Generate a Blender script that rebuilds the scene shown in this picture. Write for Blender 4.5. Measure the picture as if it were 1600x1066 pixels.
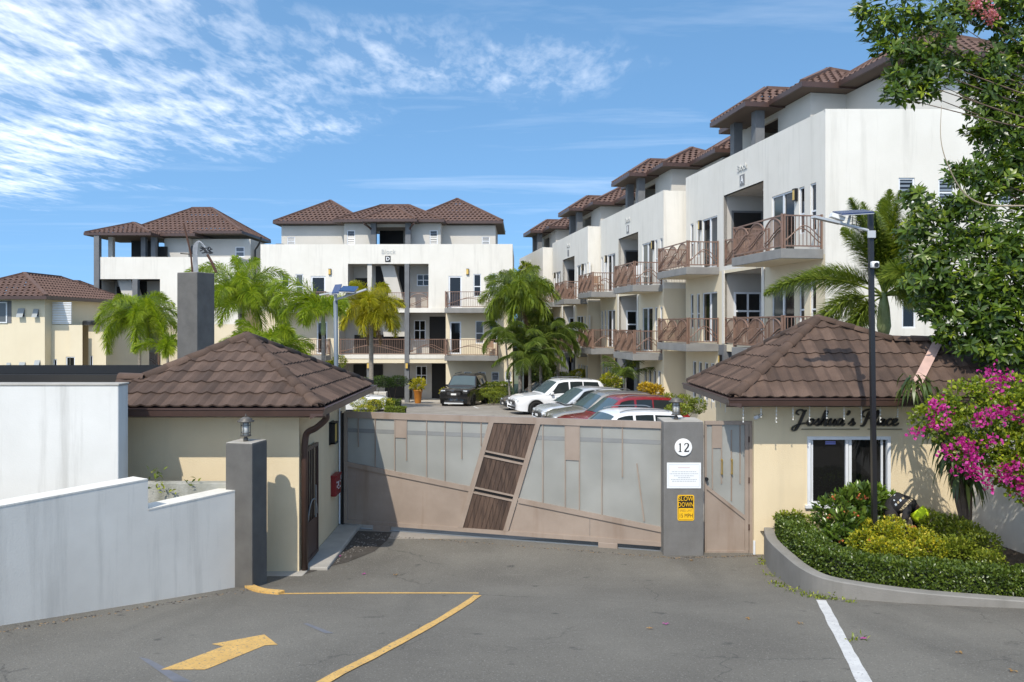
import bpy, bmesh, math, random
import numpy as np
from mathutils import Vector, Matrix
R = math.radians
random.seed(7); np.random.seed(7)
for o in list(bpy.data.objects): bpy.data.objects.remove(o, do_unlink=True)
S = bpy.context.scene
COL = S.collection
# ------------------------------------------------------------------ camera, sky, sun, exposure
F, HY, CZ = 1244.0, 508.0, 3.9            # focal length in photo pixels, horizon row, camera height above the gate sill
cam = bpy.data.cameras.new('camera'); cam_o = bpy.data.objects.new('camera', cam); COL.objects.link(cam_o)
cam.sensor_width = 36; cam.lens = 36 * F / 1600; cam.shift_y = -(533 - HY) / 1600
cam.clip_end = 8000; cam.clip_start = 0.1
cam_o.location = (0, 0, CZ); cam_o.rotation_euler = (R(90), 0, 0)
S.camera = cam_o
SUN_EL, SUN_AZ = 49.0, 17.0               # sun behind the camera, 17 degrees to its left
def make_world():
    w = bpy.data.worlds.new('World'); S.world = w; w.use_nodes = True
    nt = w.node_tree; N = nt.nodes; L = nt.links; N.clear()
    out = N.new('ShaderNodeOutputWorld'); bg = N.new('ShaderNodeBackground'); bg.inputs['Strength'].default_value = 0.15
    sky = N.new('ShaderNodeTexSky'); sky.sky_type = 'NISHITA'; sky.sun_disc = False
    sky.sun_elevation = R(SUN_EL); sky.sun_rotation = R(180 + SUN_AZ)
    sky.altitude = 0; sky.air_density = 1.0; sky.dust_density = 0.35; sky.ozone_density = 0.9
    hs = N.new('ShaderNodeHueSaturation'); hs.inputs['Saturation'].default_value = 1.14; hs.inputs['Value'].default_value = 0.95; hs.inputs['Hue'].default_value = 0.49
    L.new(sky.outputs[0], hs.inputs['Color'])
    tc = N.new('ShaderNodeTexCoord'); lift = N.new('ShaderNodeVectorMath'); lift.operation = 'MULTIPLY_ADD'
    lift.inputs[1].default_value = (1, 1, 0.9); lift.inputs[2].default_value = (0, 0, 0.34); L.new(tc.outputs['Generated'], lift.inputs[0]); L.new(lift.outputs[0], sky.inputs['Vector'])   # clear tropical air: no pale band at the skyline
    sep = N.new('ShaderNodeSeparateXYZ'); L.new(tc.outputs['Generated'], sep.inputs[0])
    def m(op, a, b=None, c=None):
        n = N.new('ShaderNodeMath'); n.operation = op
        for i, v in enumerate((a, b, c)):
            if v is None: continue
            if isinstance(v, (int, float)): n.inputs[i].default_value = v
            else: L.new(v, n.inputs[i])
        return n.outputs[0]
    zz = m('MAXIMUM', sep.outputs[2], 0.03)
    u = m('DIVIDE', sep.outputs[0], zz); v = m('DIVIDE', sep.outputs[1], zz)
    cb = N.new('ShaderNodeCombineXYZ'); L.new(u, cb.inputs[0]); L.new(v, cb.inputs[1])
    def noise(scale, det, rough, off, stretch=(1, 1, 1), rot=0, dist=0):
        mp = N.new('ShaderNodeMapping'); mp.inputs['Scale'].default_value = stretch; mp.inputs['Location'].default_value = off
        mp.inputs['Rotation'].default_value = (0, 0, rot)
        L.new(cb.outputs[0], mp.inputs[0]); n = N.new('ShaderNodeTexNoise'); L.new(mp.outputs[0], n.inputs['Vector'])
        n.inputs['Scale'].default_value = scale; n.inputs['Detail'].default_value = det; n.inputs['Roughness'].default_value = rough
        n.inputs['Distortion'].default_value = dist
        return n.outputs[0]
    puff = noise(8.5, 4, 0.55, (3.1, 1.7, 0), (1.0, 0.40, 1), 0.10, 0.4)
    fine = noise(24, 4, 0.6, (1.1, 5.7, 0), (1.0, 0.42, 1), 0.10, 0.3)
    big = noise(0.7, 3, 0.55, (CLOUD_OX, CLOUD_OY, 0), (1, 1, 1), 0.2, 0.3)
    wisp = noise(0.9, 6, 0.62, (5.3, 0.4, 0), (0.45, 1.3, 1), -0.35, 0.5)
    # a bank of small clouds lies to the left and thins out towards the right and the far skyline
    lead = m('SUBTRACT', m('SUBTRACT', 0.24, m('MULTIPLY', m('ADD', u, 0.3), 0.50)), m('MULTIPLY', m('MAXIMUM', m('SUBTRACT', v, 3.4), 0.0), 0.62))
    lead = m('ADD', lead, m('MINIMUM', m('MULTIPLY', m('MAXIMUM', m('SUBTRACT', 2.7, v), 0.0), 0.22), 0.5))  # extra cloud cover overhead, out of view, added for white fill light
    cover = m('MINIMUM', m('MAXIMUM', m('ADD', m('MINIMUM', lead, 0.75), m('MULTIPLY', m('SUBTRACT', big, 0.5), 3.0)), 0.0), 1.0)
    p = m('ADD', m('MULTIPLY', puff, 0.70), m('MULTIPLY', fine, 0.34))
    cells = m('MINIMUM', m('MAXIMUM', m('MULTIPLY', m('SUBTRACT', m('ADD', p, m('MULTIPLY', cover, 0.20)), 0.53), 1.75), 0.0), 1.0)
    a1 = m('MULTIPLY', cells, m('POWER', cover, 0.7))
    a1 = m('MINIMUM', m('ADD', a1, m('MULTIPLY', cover, 0.05)), 1.0)
    a2 = m('MULTIPLY', m('MINIMUM', m('MAXIMUM', m('MULTIPLY', m('SUBTRACT', wisp, 0.53), 2.6), 0.0), 1.0), 0.20)
    fade = m('MINIMUM', m('MAXIMUM', m('MULTIPLY', m('SUBTRACT', sep.outputs[2], 0.05), 9.0), 0.0), 1.0)
    al = m('MULTIPLY', m('MINIMUM', m('MULTIPLY', m('MAXIMUM', a1, a2), 0.92), 0.80), fade)
    mx = N.new('ShaderNodeMix'); mx.data_type = 'RGBA'; L.new(al, mx.inputs[0]); L.new(hs.outputs[0], mx.inputs[6])
    mx.inputs[7].default_value = (7.2, 7.1, 7.0, 1)
    L.new(mx.outputs[2], bg.inputs['Color']); L.new(bg.outputs[0], out.inputs[0])
CLOUD_OX, CLOUD_OY = 2.35, 0.2
make_world()
sun = bpy.data.lights.new('sun', 'SUN'); sun.energy = 2.15; sun.angle = R(0.53); sun.color = (1, 0.93, 0.82)
sun_o = bpy.data.objects.new('sun', sun); COL.objects.link(sun_o)
ldir = Vector((math.sin(R(SUN_AZ)) * math.cos(R(SUN_EL)), math.cos(R(SUN_AZ)) * math.cos(R(SUN_EL)), -math.sin(R(SUN_EL))))
sun_o.rotation_euler = ldir.to_track_quat('-Z', 'Y').to_euler(); sun_o.location = (-20, -30, 60)
S.view_settings.view_transform = 'Standard'; S.view_settings.look = 'None'; S.view_settings.gamma = 1
S.view_settings.use_curve_mapping = False; S.view_settings.exposure = 1.0
S.render.engine = 'CYCLES'

# ------------------------------------------------------------------ helpers: pixels to places
def gz(y):
    """height of the ground: driveway ramp down to the gate, then a yard that falls gently away"""
    a = 0.18 * (12.1 - max(y, -1.0))
    ramp = 0.5 * (a + math.sqrt(a * a + 0.012)) if y < 22 else 0.0
    fall = -0.0009 * (min(y, 56) - 16) ** 2 if y > 16 else 0.0
    return ramp + fall
def P(px, py, d): return Vector(((px - 800) / F * d, d, CZ - (py - HY) / F * d))
def G(px, py):
    k = (py - HY) / F; lo, hi = 2.0, 120.0
    for _ in range(60):
        mid = (lo + hi) / 2
        if CZ - k * mid > gz(mid): lo = mid
        else: hi = mid
    return Vector(((px - 800) / F * lo, lo, gz(lo)))
def on_wall(px, py, O, e):
    """photo pixel to (s, z) on the upright plane through O along horizontal direction e"""
    kx = (px - 800) / F
    # O + s e = d (kx, 1)
    d = (O[0] * e[1] - O[1] * e[0]) / (kx * e[1] - e[0])
    s = (kx * d - O[0]) * e[0] + (d - O[1]) * e[1]
    return s, CZ - (py - HY) / F * d

# ------------------------------------------------------------------ materials
MATS = {}
def principled(name):
    m = bpy.data.materials.new(name); m.use_nodes = True
    return m, m.node_tree, m.node_tree.nodes['Principled BSDF']
def mat(name, col, rough=0.6, col2=None, scale=4.0, bump=0.0, bscale=60.0, metal=0.0, spec=0.5, stretch=(1, 1, 1), lo=0.35, hi=0.65, streak=None, streak_amt=0.0, speck=None, coords='Object', detail=6):
    if name in MATS: return MATS[name]
    m, nt, b = principled(name); N, L = nt.nodes, nt.links
    b.inputs['Base Color'].default_value = (*col, 1); b.inputs['Roughness'].default_value = rough
    b.inputs['Metallic'].default_value = metal; b.inputs['Specular IOR Level'].default_value = spec
    tc = N.new('ShaderNodeTexCoord')
    cur = None
    def noise(sc, st, det=detail, ro=0.6):
        mp = N.new('ShaderNodeMapping'); mp.inputs['Scale'].default_value = st; L.new(tc.outputs[coords], mp.inputs[0])
        n = N.new('ShaderNodeTexNoise'); n.inputs['Scale'].default_value = sc; n.inputs['Detail'].default_value = det; n.inputs['Roughness'].default_value = ro
        L.new(mp.outputs[0], n.inputs['Vector']); return n.outputs[0]
    def ramp(f, a, c):
        r = N.new('ShaderNodeMapRange'); r.inputs[1].default_value = a; r.inputs[2].default_value = c; L.new(f, r.inputs[0]); return r.outputs[0]
    def mix(f, A, B):
        x = N.new('ShaderNodeMix'); x.data_type = 'RGBA'; L.new(f, x.inputs[0])
        for i, v in ((6, A), (7, B)):
            if isinstance(v, tuple): x.inputs[i].default_value = (*v, 1)
            else: L.new(v, x.inputs[i])
        return x.outputs[2]
    cur = col
    if col2: cur = mix(ramp(noise(scale, stretch), lo, hi), cur, col2)
    if streak:
        n1 = noise(2.2, (1.6, 1.6, 0.12), 7, 0.65); x = ramp(n1, 0.52, 0.80)
        mm = N.new('ShaderNodeMath'); mm.operation = 'MULTIPLY'; L.new(x, mm.inputs[0]); mm.inputs[1].default_value = streak_amt
        cur = mix(mm.outputs[0], cur, streak)
    if speck:
        sc, c, a, bb = speck; cur = mix(ramp(noise(sc, (1, 1, 1), 2, 0.5), a, bb), cur, c)
    if not isinstance(cur, tuple): L.new(cur, b.inputs['Base Color'])
    if bump:
        bn = N.new('ShaderNodeBump'); bn.inputs['Strength'].default_value = bump; bn.inputs['Distance'].default_value = 0.02
        L.new(noise(bscale, (1, 1, 1), 3), bn.inputs['Height']); L.new(bn.outputs[0], b.inputs['Normal'])
    MATS[name] = m; return m
def leaf_mat(name, c0, c1, c2, rough=0.4, trans=0.35):
    """foliage: colour by each leaf's own tint, some light passing through"""
    if name in MATS: return MATS[name]
    m, nt, b = principled(name); N, L = nt.nodes, nt.links
    at = N.new('ShaderNodeAttribute'); at.attribute_name = 'tint'
    cr = N.new('ShaderNodeValToRGB'); e = cr.color_ramp.elements
    e[0].position = 0.0; e[0].color = (*c0, 1); e[1].position = 1.0; e[1].color = (*c2, 1); k = e.new(0.5); k.color = (*c1, 1)
    L.new(at.outputs['Fac'], cr.inputs[0]); L.new(cr.outputs[0], b.inputs['Base Color'])
    b.inputs['Roughness'].default_value = rough; b.inputs['Specular IOR Level'].default_value = 0.45
    tr = N.new('ShaderNodeBsdfTranslucent'); mx = N.new('ShaderNodeMixShader'); mx.inputs[0].default_value = trans
    g = N.new('ShaderNodeMix'); g.data_type = 'RGBA'; g.blend_type = 'MULTIPLY'; g.inputs[0].default_value = 1; g.inputs[7].default_value = (1.35, 1.3, 0.55, 1)
    L.new(cr.outputs[0], g.inputs[6]); L.new(g.outputs[2], tr.inputs['Color'])
    L.new(b.outputs[0], mx.inputs[1]); L.new(tr.outputs[0], mx.inputs[2]); L.new(mx.outputs[0], N['Material Output'].inputs[0])
    MATS[name] = m; return m

# ------------------------------------------------------------------ mesh building
class MB:
    def __init__(s): s.v = []; s.f = []; s.mi = []
    def add(s, verts, faces, M=None, mi=0):
        b = len(s.v)
        s.v += [tuple(M @ Vector(p)) if M is not None else tuple(p) for p in verts]
        s.f += [tuple(b + i for i in f) for f in faces]; s.mi += [mi] * len(faces)
        return s
    def box(s, x0, x1, y0, y1, z0, z1, M=None, mi=0):
        v = [(x, y, z) for x in (x0, x1) for y in (y0, y1) for z in (z0, z1)]
        return s.add(v, [(0, 1, 3, 2), (4, 6, 7, 5), (0, 4, 5, 1), (2, 3, 7, 6), (0, 2, 6, 4), (1, 5, 7, 3)], M, mi)
    def bevbox(s, x0, x1, y0, y1, z0, z1, b=0.02, M=None, mi=0):
        bm = bmesh.new(); bmesh.ops.create_cube(bm, size=1)
        for v in bm.verts: v.co = Vector(((x0 + x1) / 2 + v.co.x * (x1 - x0), (y0 + y1) / 2 + v.co.y * (y1 - y0), (z0 + z1) / 2 + v.co.z * (z1 - z0)))
        bmesh.ops.bevel(bm, geom=bm.edges[:], offset=b, segments=2, affect='EDGES', profile=0.5)
        bm.verts.index_update(); s.add([v.co.copy() for v in bm.verts], [[v.index for v in f.verts] for f in bm.faces], M, mi); bm.free(); return s
    def tube(s, pts, r, n=6, M=None, mi=0, cap=True):
        pts = [Vector(p) for p in pts]; rs = r if isinstance(r, (list, tuple)) else [r] * len(pts)
        v = []; prev = None
        for i, p in enumerate(pts):
            t = (pts[min(i + 1, len(pts) - 1)] - pts[max(i - 1, 0)])
            t = t.normalized() if t.length > 1e-9 else Vector((0, 0, 1))
            a = prev if prev is not None else (Vector((1, 0, 0)) if abs(t.x) < 0.8 else Vector((0, 1, 0)))
            a = (a - t * a.dot(t)); a = a.normalized() if a.length > 1e-6 else t.orthogonal().normalized(); prev = a
            c = t.cross(a)
            v += [p + (a * math.cos(2 * math.pi * k / n) + c * math.sin(2 * math.pi * k / n)) * rs[i] for k in range(n)]
        f = [(i * n + k, i * n + (k + 1) % n, (i + 1) * n + (k + 1) % n, (i + 1) * n + k) for i in range(len(pts) - 1) for k in range(n)]
        if cap: f += [tuple(range(n))[::-1], tuple(range((len(pts) - 1) * n, len(pts) * n))]
        return s.add(v, f, M, mi)
    def bar(s, a, b, w, h, up=(0, 0, 1), M=None, mi=0):
        a, b = Vector(a), Vector(b); t = (b - a).normalized(); up = Vector(up); x = t.cross(up).normalized(); u = x.cross(t)
        v = [p + x * sx * w / 2 + u * su * h / 2 for p in (a, b) for sx, su in ((-1, -1), (1, -1), (1, 1), (-1, 1))]
        return s.add(v, [(0, 1, 2, 3)[::-1], (4, 5, 6, 7), (0, 1, 5, 4), (1, 2, 6, 5), (2, 3, 7, 6), (3, 0, 4, 7)], M, mi)
    def prism(s, poly, y0, y1, M=None, mi=0):
        """polygon in the local x-z plane given thickness along y"""
        n = len(poly)
        ar = sum(poly[i][0] * poly[(i + 1) % n][1] - poly[(i + 1) % n][0] * poly[i][1] for i in range(n))
        if ar < 0: poly = poly[::-1]
        v = [(x, y0, z) for x, z in poly] + [(x, y1, z) for x, z in poly]
        f = [tuple(range(n)), tuple(range(n, 2 * n))[::-1]] + [(i, i + n, (i + 1) % n + n, (i + 1) % n) for i in range(n)]
        return s.add(v, f, M, mi)
    def slab(s, poly, z0, z1, M=None, mi=0):
        """polygon in plan (x, y) given thickness along z"""
        n = len(poly)
        ar = sum(poly[i][0] * poly[(i + 1) % n][1] - poly[(i + 1) % n][0] * poly[i][1] for i in range(n))
        if ar < 0: poly = poly[::-1]
        v = [(x, y, z0) for x, y in poly] + [(x, y, z1) for x, y in poly]
        f = [tuple(range(n))[::-1], tuple(range(n, 2 * n))] + [(i, (i + 1) % n, (i + 1) % n + n, i + n) for i in range(n)]
        return s.add(v, f, M, mi)
    def lathe(s, prof, n=16, M=None, mi=0):
        v = [(r * math.cos(2 * math.pi * k / n), r * math.sin(2 * math.pi * k / n), z) for r, z in prof for k in range(n)]
        f = [(i * n + k, i * n + (k + 1) % n, (i + 1) * n + (k + 1) % n, (i + 1) * n + k) for i in range(len(prof) - 1) for k in range(n)]
        return s.add(v, f, M, mi)
    def mesh(s, name, mats, smooth=False):
        me = bpy.data.meshes.new(name); me.from_pydata(s.v, [], s.f)
        for m in (mats if isinstance(mats, (list, tuple)) else [mats]): me.materials.append(m)
        if any(s.mi): me.polygons.foreach_set('material_index', s.mi)
        if smooth: me.polygons.foreach_set('use_smooth', [True] * len(s.f))
        me.update(); return me
    def build(s, name, mats, parent=None, smooth=False, loc=None, rot=None):
        return obj(name, s.mesh(name, mats, smooth), parent, loc, rot)
def obj(name, me, parent=None, loc=None, rot=None):
    o = bpy.data.objects.new(name, me); COL.objects.link(o); o.parent = parent
    if loc is not None: o.location = loc
    if rot is not None: o.rotation_euler = rot
    return o
def tag(o, label=None, cat=None, group=None, kind=None):
    for k, v in (('label', label), ('category', cat), ('group', group), ('kind', kind)):
        if v: o[k] = v
    return o
def thing(name, label, cat, loc=(0, 0, 0), rz=0.0, group=None):
    o = bpy.data.objects.new(name, None); COL.objects.link(o); o.location = loc; o.rotation_euler = (0, 0, rz); o.empty_display_size = 0.2
    return tag(o, label, cat, group)
def copy_tree(o, parent=None):
    c = o.copy(); COL.objects.link(c); c.parent = parent
    for ch in o.children: copy_tree(ch, c)
    return c
def frame(o, e):
    """matrix of an upright frame at o with local x along horizontal e, local y to its left, z up"""
    e = Vector((e[0], e[1], 0)).normalized(); y = Vector((-e.y, e.x, 0))
    return Matrix(((e.x, y.x, 0, o[0]), (e.y, y.y, 0, o[1]), (0, 0, 1, o[2] if len(o) > 2 else 0), (0, 0, 0, 1)))
def catmull(pts, n=8):
    pts = [Vector(p) for p in pts]; out = []
    q = [pts[0] * 2 - pts[1]] + pts + [pts[-1] * 2 - pts[-2]]
    for i in range(1, len(q) - 2):
        a, b, c, d = q[i - 1:i + 3]
        for k in range(n):
            t = k / n
            out.append(0.5 * ((2 * b) + (c - a) * t + (2 * a - 5 * b + 4 * c - d) * t * t + (3 * b - a - 3 * c + d) * t ** 3))
    return out + [pts[-1]]
def lerp_table(tab, x):
    if x <= tab[0][0]: return tab[0][1]
    for (a, va), (b, vb) in zip(tab, tab[1:]):
        if x <= b: return va + (vb - va) * (x - a) / (b - a)
    return tab[-1][1]
def text_mesh(txt, size, m, extrude=0.002, bold=0.0, space=1.0, shear=0.0):
    c = bpy.data.curves.new('lettering', 'FONT'); c.body = txt; c.size = size; c.extrude = extrude; c.align_x = 'CENTER'; c.align_y = 'CENTER'
    c.offset = bold; c.space_character = space; c.shear = shear; c.resolution_u = 3
    o = bpy.data.objects.new('lettering', c); COL.objects.link(o)
    me = bpy.data.meshes.new_from_object(o); bpy.data.objects.remove(o, do_unlink=True); bpy.data.curves.remove(c)
    me.materials.clear(); me.materials.append(m); return me
def wall_text(name, txt, size, m, parent, x, y, z, sx=1.0, **kw):
    """lettering standing on the front (local -y) side of its parent"""
    o = obj(name, text_mesh(txt, size, m, **kw), parent, (x, y, z), (R(90), 0, 0)); o.scale = (sx, 1, 1); return o
# ---- leaves, as arrays
def leaf_arrays(C, D, Nn, Ln, Wd, fold=0.15):
    """five-point folded leaves: centre-base C, direction D, normal Nn"""
    C = np.asarray(C, float); D = np.asarray(D, float); Nn = np.asarray(Nn, float)
    D /= np.linalg.norm(D, axis=1, keepdims=True) + 1e-9
    Sd = np.cross(D, Nn); Sd /= np.linalg.norm(Sd, axis=1, keepdims=True) + 1e-9
    Up = np.cross(Sd, D); Ln = np.asarray(Ln)[:, None]; Wd = np.asarray(Wd)[:, None]
    n = len(C); V = np.empty((n, 5, 3))
    V[:, 0] = C; V[:, 1] = C + D * Ln * 0.55 + Sd * Wd * 0.5 + Up * Wd * fold; V[:, 2] = C + D * Ln - Up * Ln * 0.10
    V[:, 3] = C + D * Ln * 0.55 - Sd * Wd * 0.5 + Up * Wd * fold; V[:, 4] = C + D * Ln * 0.55
    base = (np.arange(n) * 5)[:, None]
    T = np.concatenate([base + np.array([[0, 1, 4]]), base + np.array([[1, 2, 4]]), base + np.array([[2, 3, 4]]), base + np.array([[3, 0, 4]])], axis=1).reshape(-1, 3)
    return V.reshape(-1, 3), T
def tri_mesh(name, V, T, m, tint=None):
    me = bpy.data.meshes.new(name); me.vertices.add(len(V)); me.vertices.foreach_set('co', np.ascontiguousarray(V, dtype=np.float32).ravel())
    me.loops.add(len(T) * 3); me.loops.foreach_set('vertex_index', np.ascontiguousarray(T, dtype=np.int32).ravel())
    me.polygons.add(len(T)); me.polygons.foreach_set('loop_start', np.arange(0, len(T) * 3, 3, dtype=np.int32))
    me.update(calc_edges=True); me.materials.append(m)
    if tint is not None:
        a = me.attributes.new('tint', 'FLOAT', 'POINT'); a.data.foreach_set('value', np.ascontiguousarray(tint, dtype=np.float32).ravel())
    me.polygons.foreach_set('use_smooth', np.ones(len(T), dtype=bool))
    return me
def leaves_mesh(name, C, D, Nn, Ln, Wd, tint, m, fold=0.15):
    V, T = leaf_arrays(C, D, Nn, Ln, Wd, fold); return tri_mesh(name, V, T, m, np.repeat(np.asarray(tint), 5))
def unit(n, rng=np.random):
    v = rng.normal(size=(n, 3)); return v / np.linalg.norm(v, axis=1, keepdims=True)
# ------------------------------------------------------------------ shared materials
def asphalt():
    """worn asphalt: aggregate, pale worn lanes, darker patches, oil spots and a web of fine cracks"""
    m, nt, b = principled('asphalt'); N, L = nt.nodes, nt.links; tc = N.new('ShaderNodeTexCoord')
    def noise(sc, det=5, ro=0.6, st=(1, 1, 1), off=(0, 0, 0)):
        mp = N.new('ShaderNodeMapping'); mp.inputs['Scale'].default_value = st; mp.inputs['Location'].default_value = off; L.new(tc.outputs['Object'], mp.inputs[0]); n = N.new('ShaderNodeTexNoise'); n.inputs['Scale'].default_value = sc; n.inputs['Detail'].default_value = det; n.inputs['Roughness'].default_value = ro; L.new(mp.outputs[0], n.inputs['Vector']); return n.outputs[0]
    def rng(f, a, c, o0=0.0, o1=1.0):
        r = N.new('ShaderNodeMapRange'); r.inputs[1].default_value = a; r.inputs[2].default_value = c; r.inputs[3].default_value = o0; r.inputs[4].default_value = o1; L.new(f, r.inputs[0]); return r.outputs[0]
    def mix(f, A, B):
        x = N.new('ShaderNodeMix'); x.data_type = 'RGBA'; L.new(f, x.inputs[0])
        for i, v in ((6, A), (7, B)):
            if isinstance(v, tuple): x.inputs[i].default_value = (*v, 1)
            else: L.new(v, x.inputs[i])
        return x.outputs[2]
    c = mix(rng(noise(0.35, 5, 0.62), 0.35, 0.65), (0.112, 0.103, 0.086), (0.168, 0.156, 0.13))
    c = mix(rng(noise(0.55, 4, 0.5, (1.6, 0.22, 1), (4, 2, 0)), 0.55, 0.72, 0, 0.55), c, (0.075, 0.07, 0.06))         # tyre-darkened lanes
    c = mix(rng(noise(1.7, 6, 0.7, (1, 1, 1), (9, 1, 0)), 0.62, 0.74, 0, 0.6), c, (0.185, 0.17, 0.14))                   # dusty patches
    c = mix(rng(noise(3.3, 2, 0.4, (1, 1, 1), (2, 7, 0)), 0.70, 0.77, 0, 0.7), c, (0.045, 0.042, 0.038))                  # oil spots
    ag = noise(52, 3, 0.7); c = mix(rng(ag, 0.58, 0.70, 0, 0.85), c, (0.33, 0.31, 0.27)); c = mix(rng(noise(44, 3, 0.7, (1, 1, 1), (3, 3, 3)), 0.58, 0.70, 0, 0.75), c, (0.045, 0.042, 0.036))
    wv = N.new('ShaderNodeVectorMath'); wv.operation = 'MULTIPLY_ADD'; nv = N.new('ShaderNodeTexNoise'); nv.inputs['Scale'].default_value = 1.6; nv.inputs['Detail'].default_value = 5; L.new(tc.outputs['Object'], nv.inputs['Vector']); L.new(nv.outputs['Color'], wv.inputs[0]); wv.inputs[1].default_value = (0.9, 0.9, 0); L.new(tc.outputs['Object'], wv.inputs[2])
    vo = N.new('ShaderNodeTexVoronoi'); vo.feature = 'DISTANCE_TO_EDGE'; vo.inputs['Scale'].default_value = 0.36; L.new(wv.outputs[0], vo.inputs['Vector'])
    ck = rng(vo.outputs['Distance'], 0.0, 0.006, 1.0, 0.0); gate = rng(noise(0.5, 2, 0.5, (1, 1, 1), (6, 4, 0)), 0.50, 0.60); mm = N.new('ShaderNodeMath'); mm.operation = 'MULTIPLY'; L.new(ck, mm.inputs[0]); L.new(gate, mm.inputs[1])
    m2 = N.new('ShaderNodeMath'); m2.operation = 'MULTIPLY'; L.new(mm.outputs[0], m2.inputs[0]); m2.inputs[1].default_value = 0.6
    c = mix(m2.outputs[0], c, (0.04, 0.038, 0.034)); L.new(c, b.inputs['Base Color']); b.inputs['Roughness'].default_value = 0.9
    bp = N.new('ShaderNodeBump'); bp.inputs['Strength'].default_value = 0.7; bp.inputs['Distance'].default_value = 0.012; L.new(ag, bp.inputs['Height']); L.new(bp.outputs[0], b.inputs['Normal']); MATS['asphalt'] = m; return m
ASPH = asphalt()
PAVE = mat('paved_yard', (0.24, 0.215, 0.185), 0.85, (0.30, 0.275, 0.24), 1.2, 0.3, 40, lo=0.4, hi=0.6)
EARTH = mat('earth', (0.14, 0.13, 0.075), 0.95, (0.09, 0.115, 0.05), 0.3, 0.3, 10)
CONC = mat('concrete', (0.34, 0.32, 0.28), 0.85, (0.42, 0.395, 0.35), 2.0, 0.35, 70, streak=(0.2, 0.19, 0.17), streak_amt=0.5)
WHITE = mat('white_render', (0.71, 0.68, 0.61), 0.85, (0.66, 0.63, 0.56), 0.7, 0.22, 45, streak=(0.42, 0.40, 0.35), streak_amt=0.5)
WHITEW = mat('weathered_white_wall', (0.78, 0.745, 0.67), 0.85, (0.70, 0.665, 0.595), 1.1, 0.10, 40, streak=(0.34, 0.33, 0.295), streak_amt=0.55)
CREAM = mat('cream_render', (0.72, 0.60, 0.40), 0.85, (0.67, 0.555, 0.365), 1.2, 0.3, 60, streak=(0.48, 0.41, 0.29), streak_amt=0.3)
CREAMB = mat('cream_block_render', (0.70, 0.615, 0.45), 0.85, (0.66, 0.575, 0.415), 0.6, 0.2, 45, streak=(0.56, 0.50, 0.38), streak_amt=0.25)
GREYR = mat('grey_render', (0.50, 0.475, 0.43), 0.85, (0.46, 0.435, 0.39), 0.9, 0.2, 45)
PENT = mat('pale_grey_render', (0.56, 0.53, 0.475), 0.85, (0.52, 0.495, 0.44), 0.9, 0.2, 45)
SLABG = mat('slab_grey', (0.25, 0.245, 0.23), 0.85, (0.20, 0.195, 0.185), 1.5, 0.25, 50)
PIER = mat('dark_grey_stucco', (0.115, 0.11, 0.10), 0.9, (0.155, 0.148, 0.135), 3.0, 0.9, 120, speck=(140, (0.17, 0.17, 0.165), 0.55, 0.75))
PIERL = mat('grey_stucco', (0.165, 0.16, 0.15), 0.9, (0.205, 0.2, 0.19), 3.0, 0.9, 120, speck=(140, (0.27, 0.26, 0.25), 0.55, 0.75))
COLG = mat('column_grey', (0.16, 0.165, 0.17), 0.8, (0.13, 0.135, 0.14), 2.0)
BROWN = mat('brown_metal', (0.075, 0.042, 0.032), 0.4, (0.06, 0.034, 0.027), 3.0)
GATEM = mat('gate_taupe_metal', (0.335, 0.27, 0.22), 0.42, (0.275, 0.218, 0.175), 1.6, 0.08, 14, streak=(0.20, 0.13, 0.085), streak_amt=0.7)
RAILM = mat('railing_bronze', (0.235, 0.145, 0.105), 0.45, (0.19, 0.115, 0.082), 3.0)
BLACK = mat('black_metal', (0.012, 0.012, 0.013), 0.4)
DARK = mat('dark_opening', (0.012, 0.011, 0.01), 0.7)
WFRAME = mat('white_frame', (0.72, 0.74, 0.76), 0.4, (0.66, 0.68, 0.7), 5.0)
ALU = mat('grey_metal', (0.3, 0.32, 0.33), 0.4, metal=0.6)
def glass_mat(name, col, rough=0.04):
    m, nt, b = principled(name); b.inputs['Base Color'].default_value = (*col, 1); b.inputs['Roughness'].default_value = rough
    b.inputs['Specular IOR Level'].default_value = 0.38; N, L = nt.nodes, nt.links
    tc = N.new('ShaderNodeTexCoord'); n = N.new('ShaderNodeTexNoise'); n.inputs['Scale'].default_value = 0.9; L.new(tc.outputs['Object'], n.inputs['Vector'])
    bp = N.new('ShaderNodeBump'); bp.inputs['Strength'].default_value = 0.03; L.new(n.outputs[0], bp.inputs['Height']); L.new(bp.outputs[0], b.inputs['Normal'])
    MATS[name] = m; return m
GLASS = glass_mat('dark_window_glass', (0.010, 0.010, 0.010)); GLASSB = glass_mat('curtained_window_glass', (0.10, 0.105, 0.105), 0.1)
GLASSG = glass_mat('green_window_glass', (0.05, 0.065, 0.06), 0.06); LOUV = mat('louvre_blade', (0.16, 0.19, 0.22), 0.25)
AMBER = mat('amber_glass', (0.62, 0.42, 0.10), 0.35)
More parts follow.
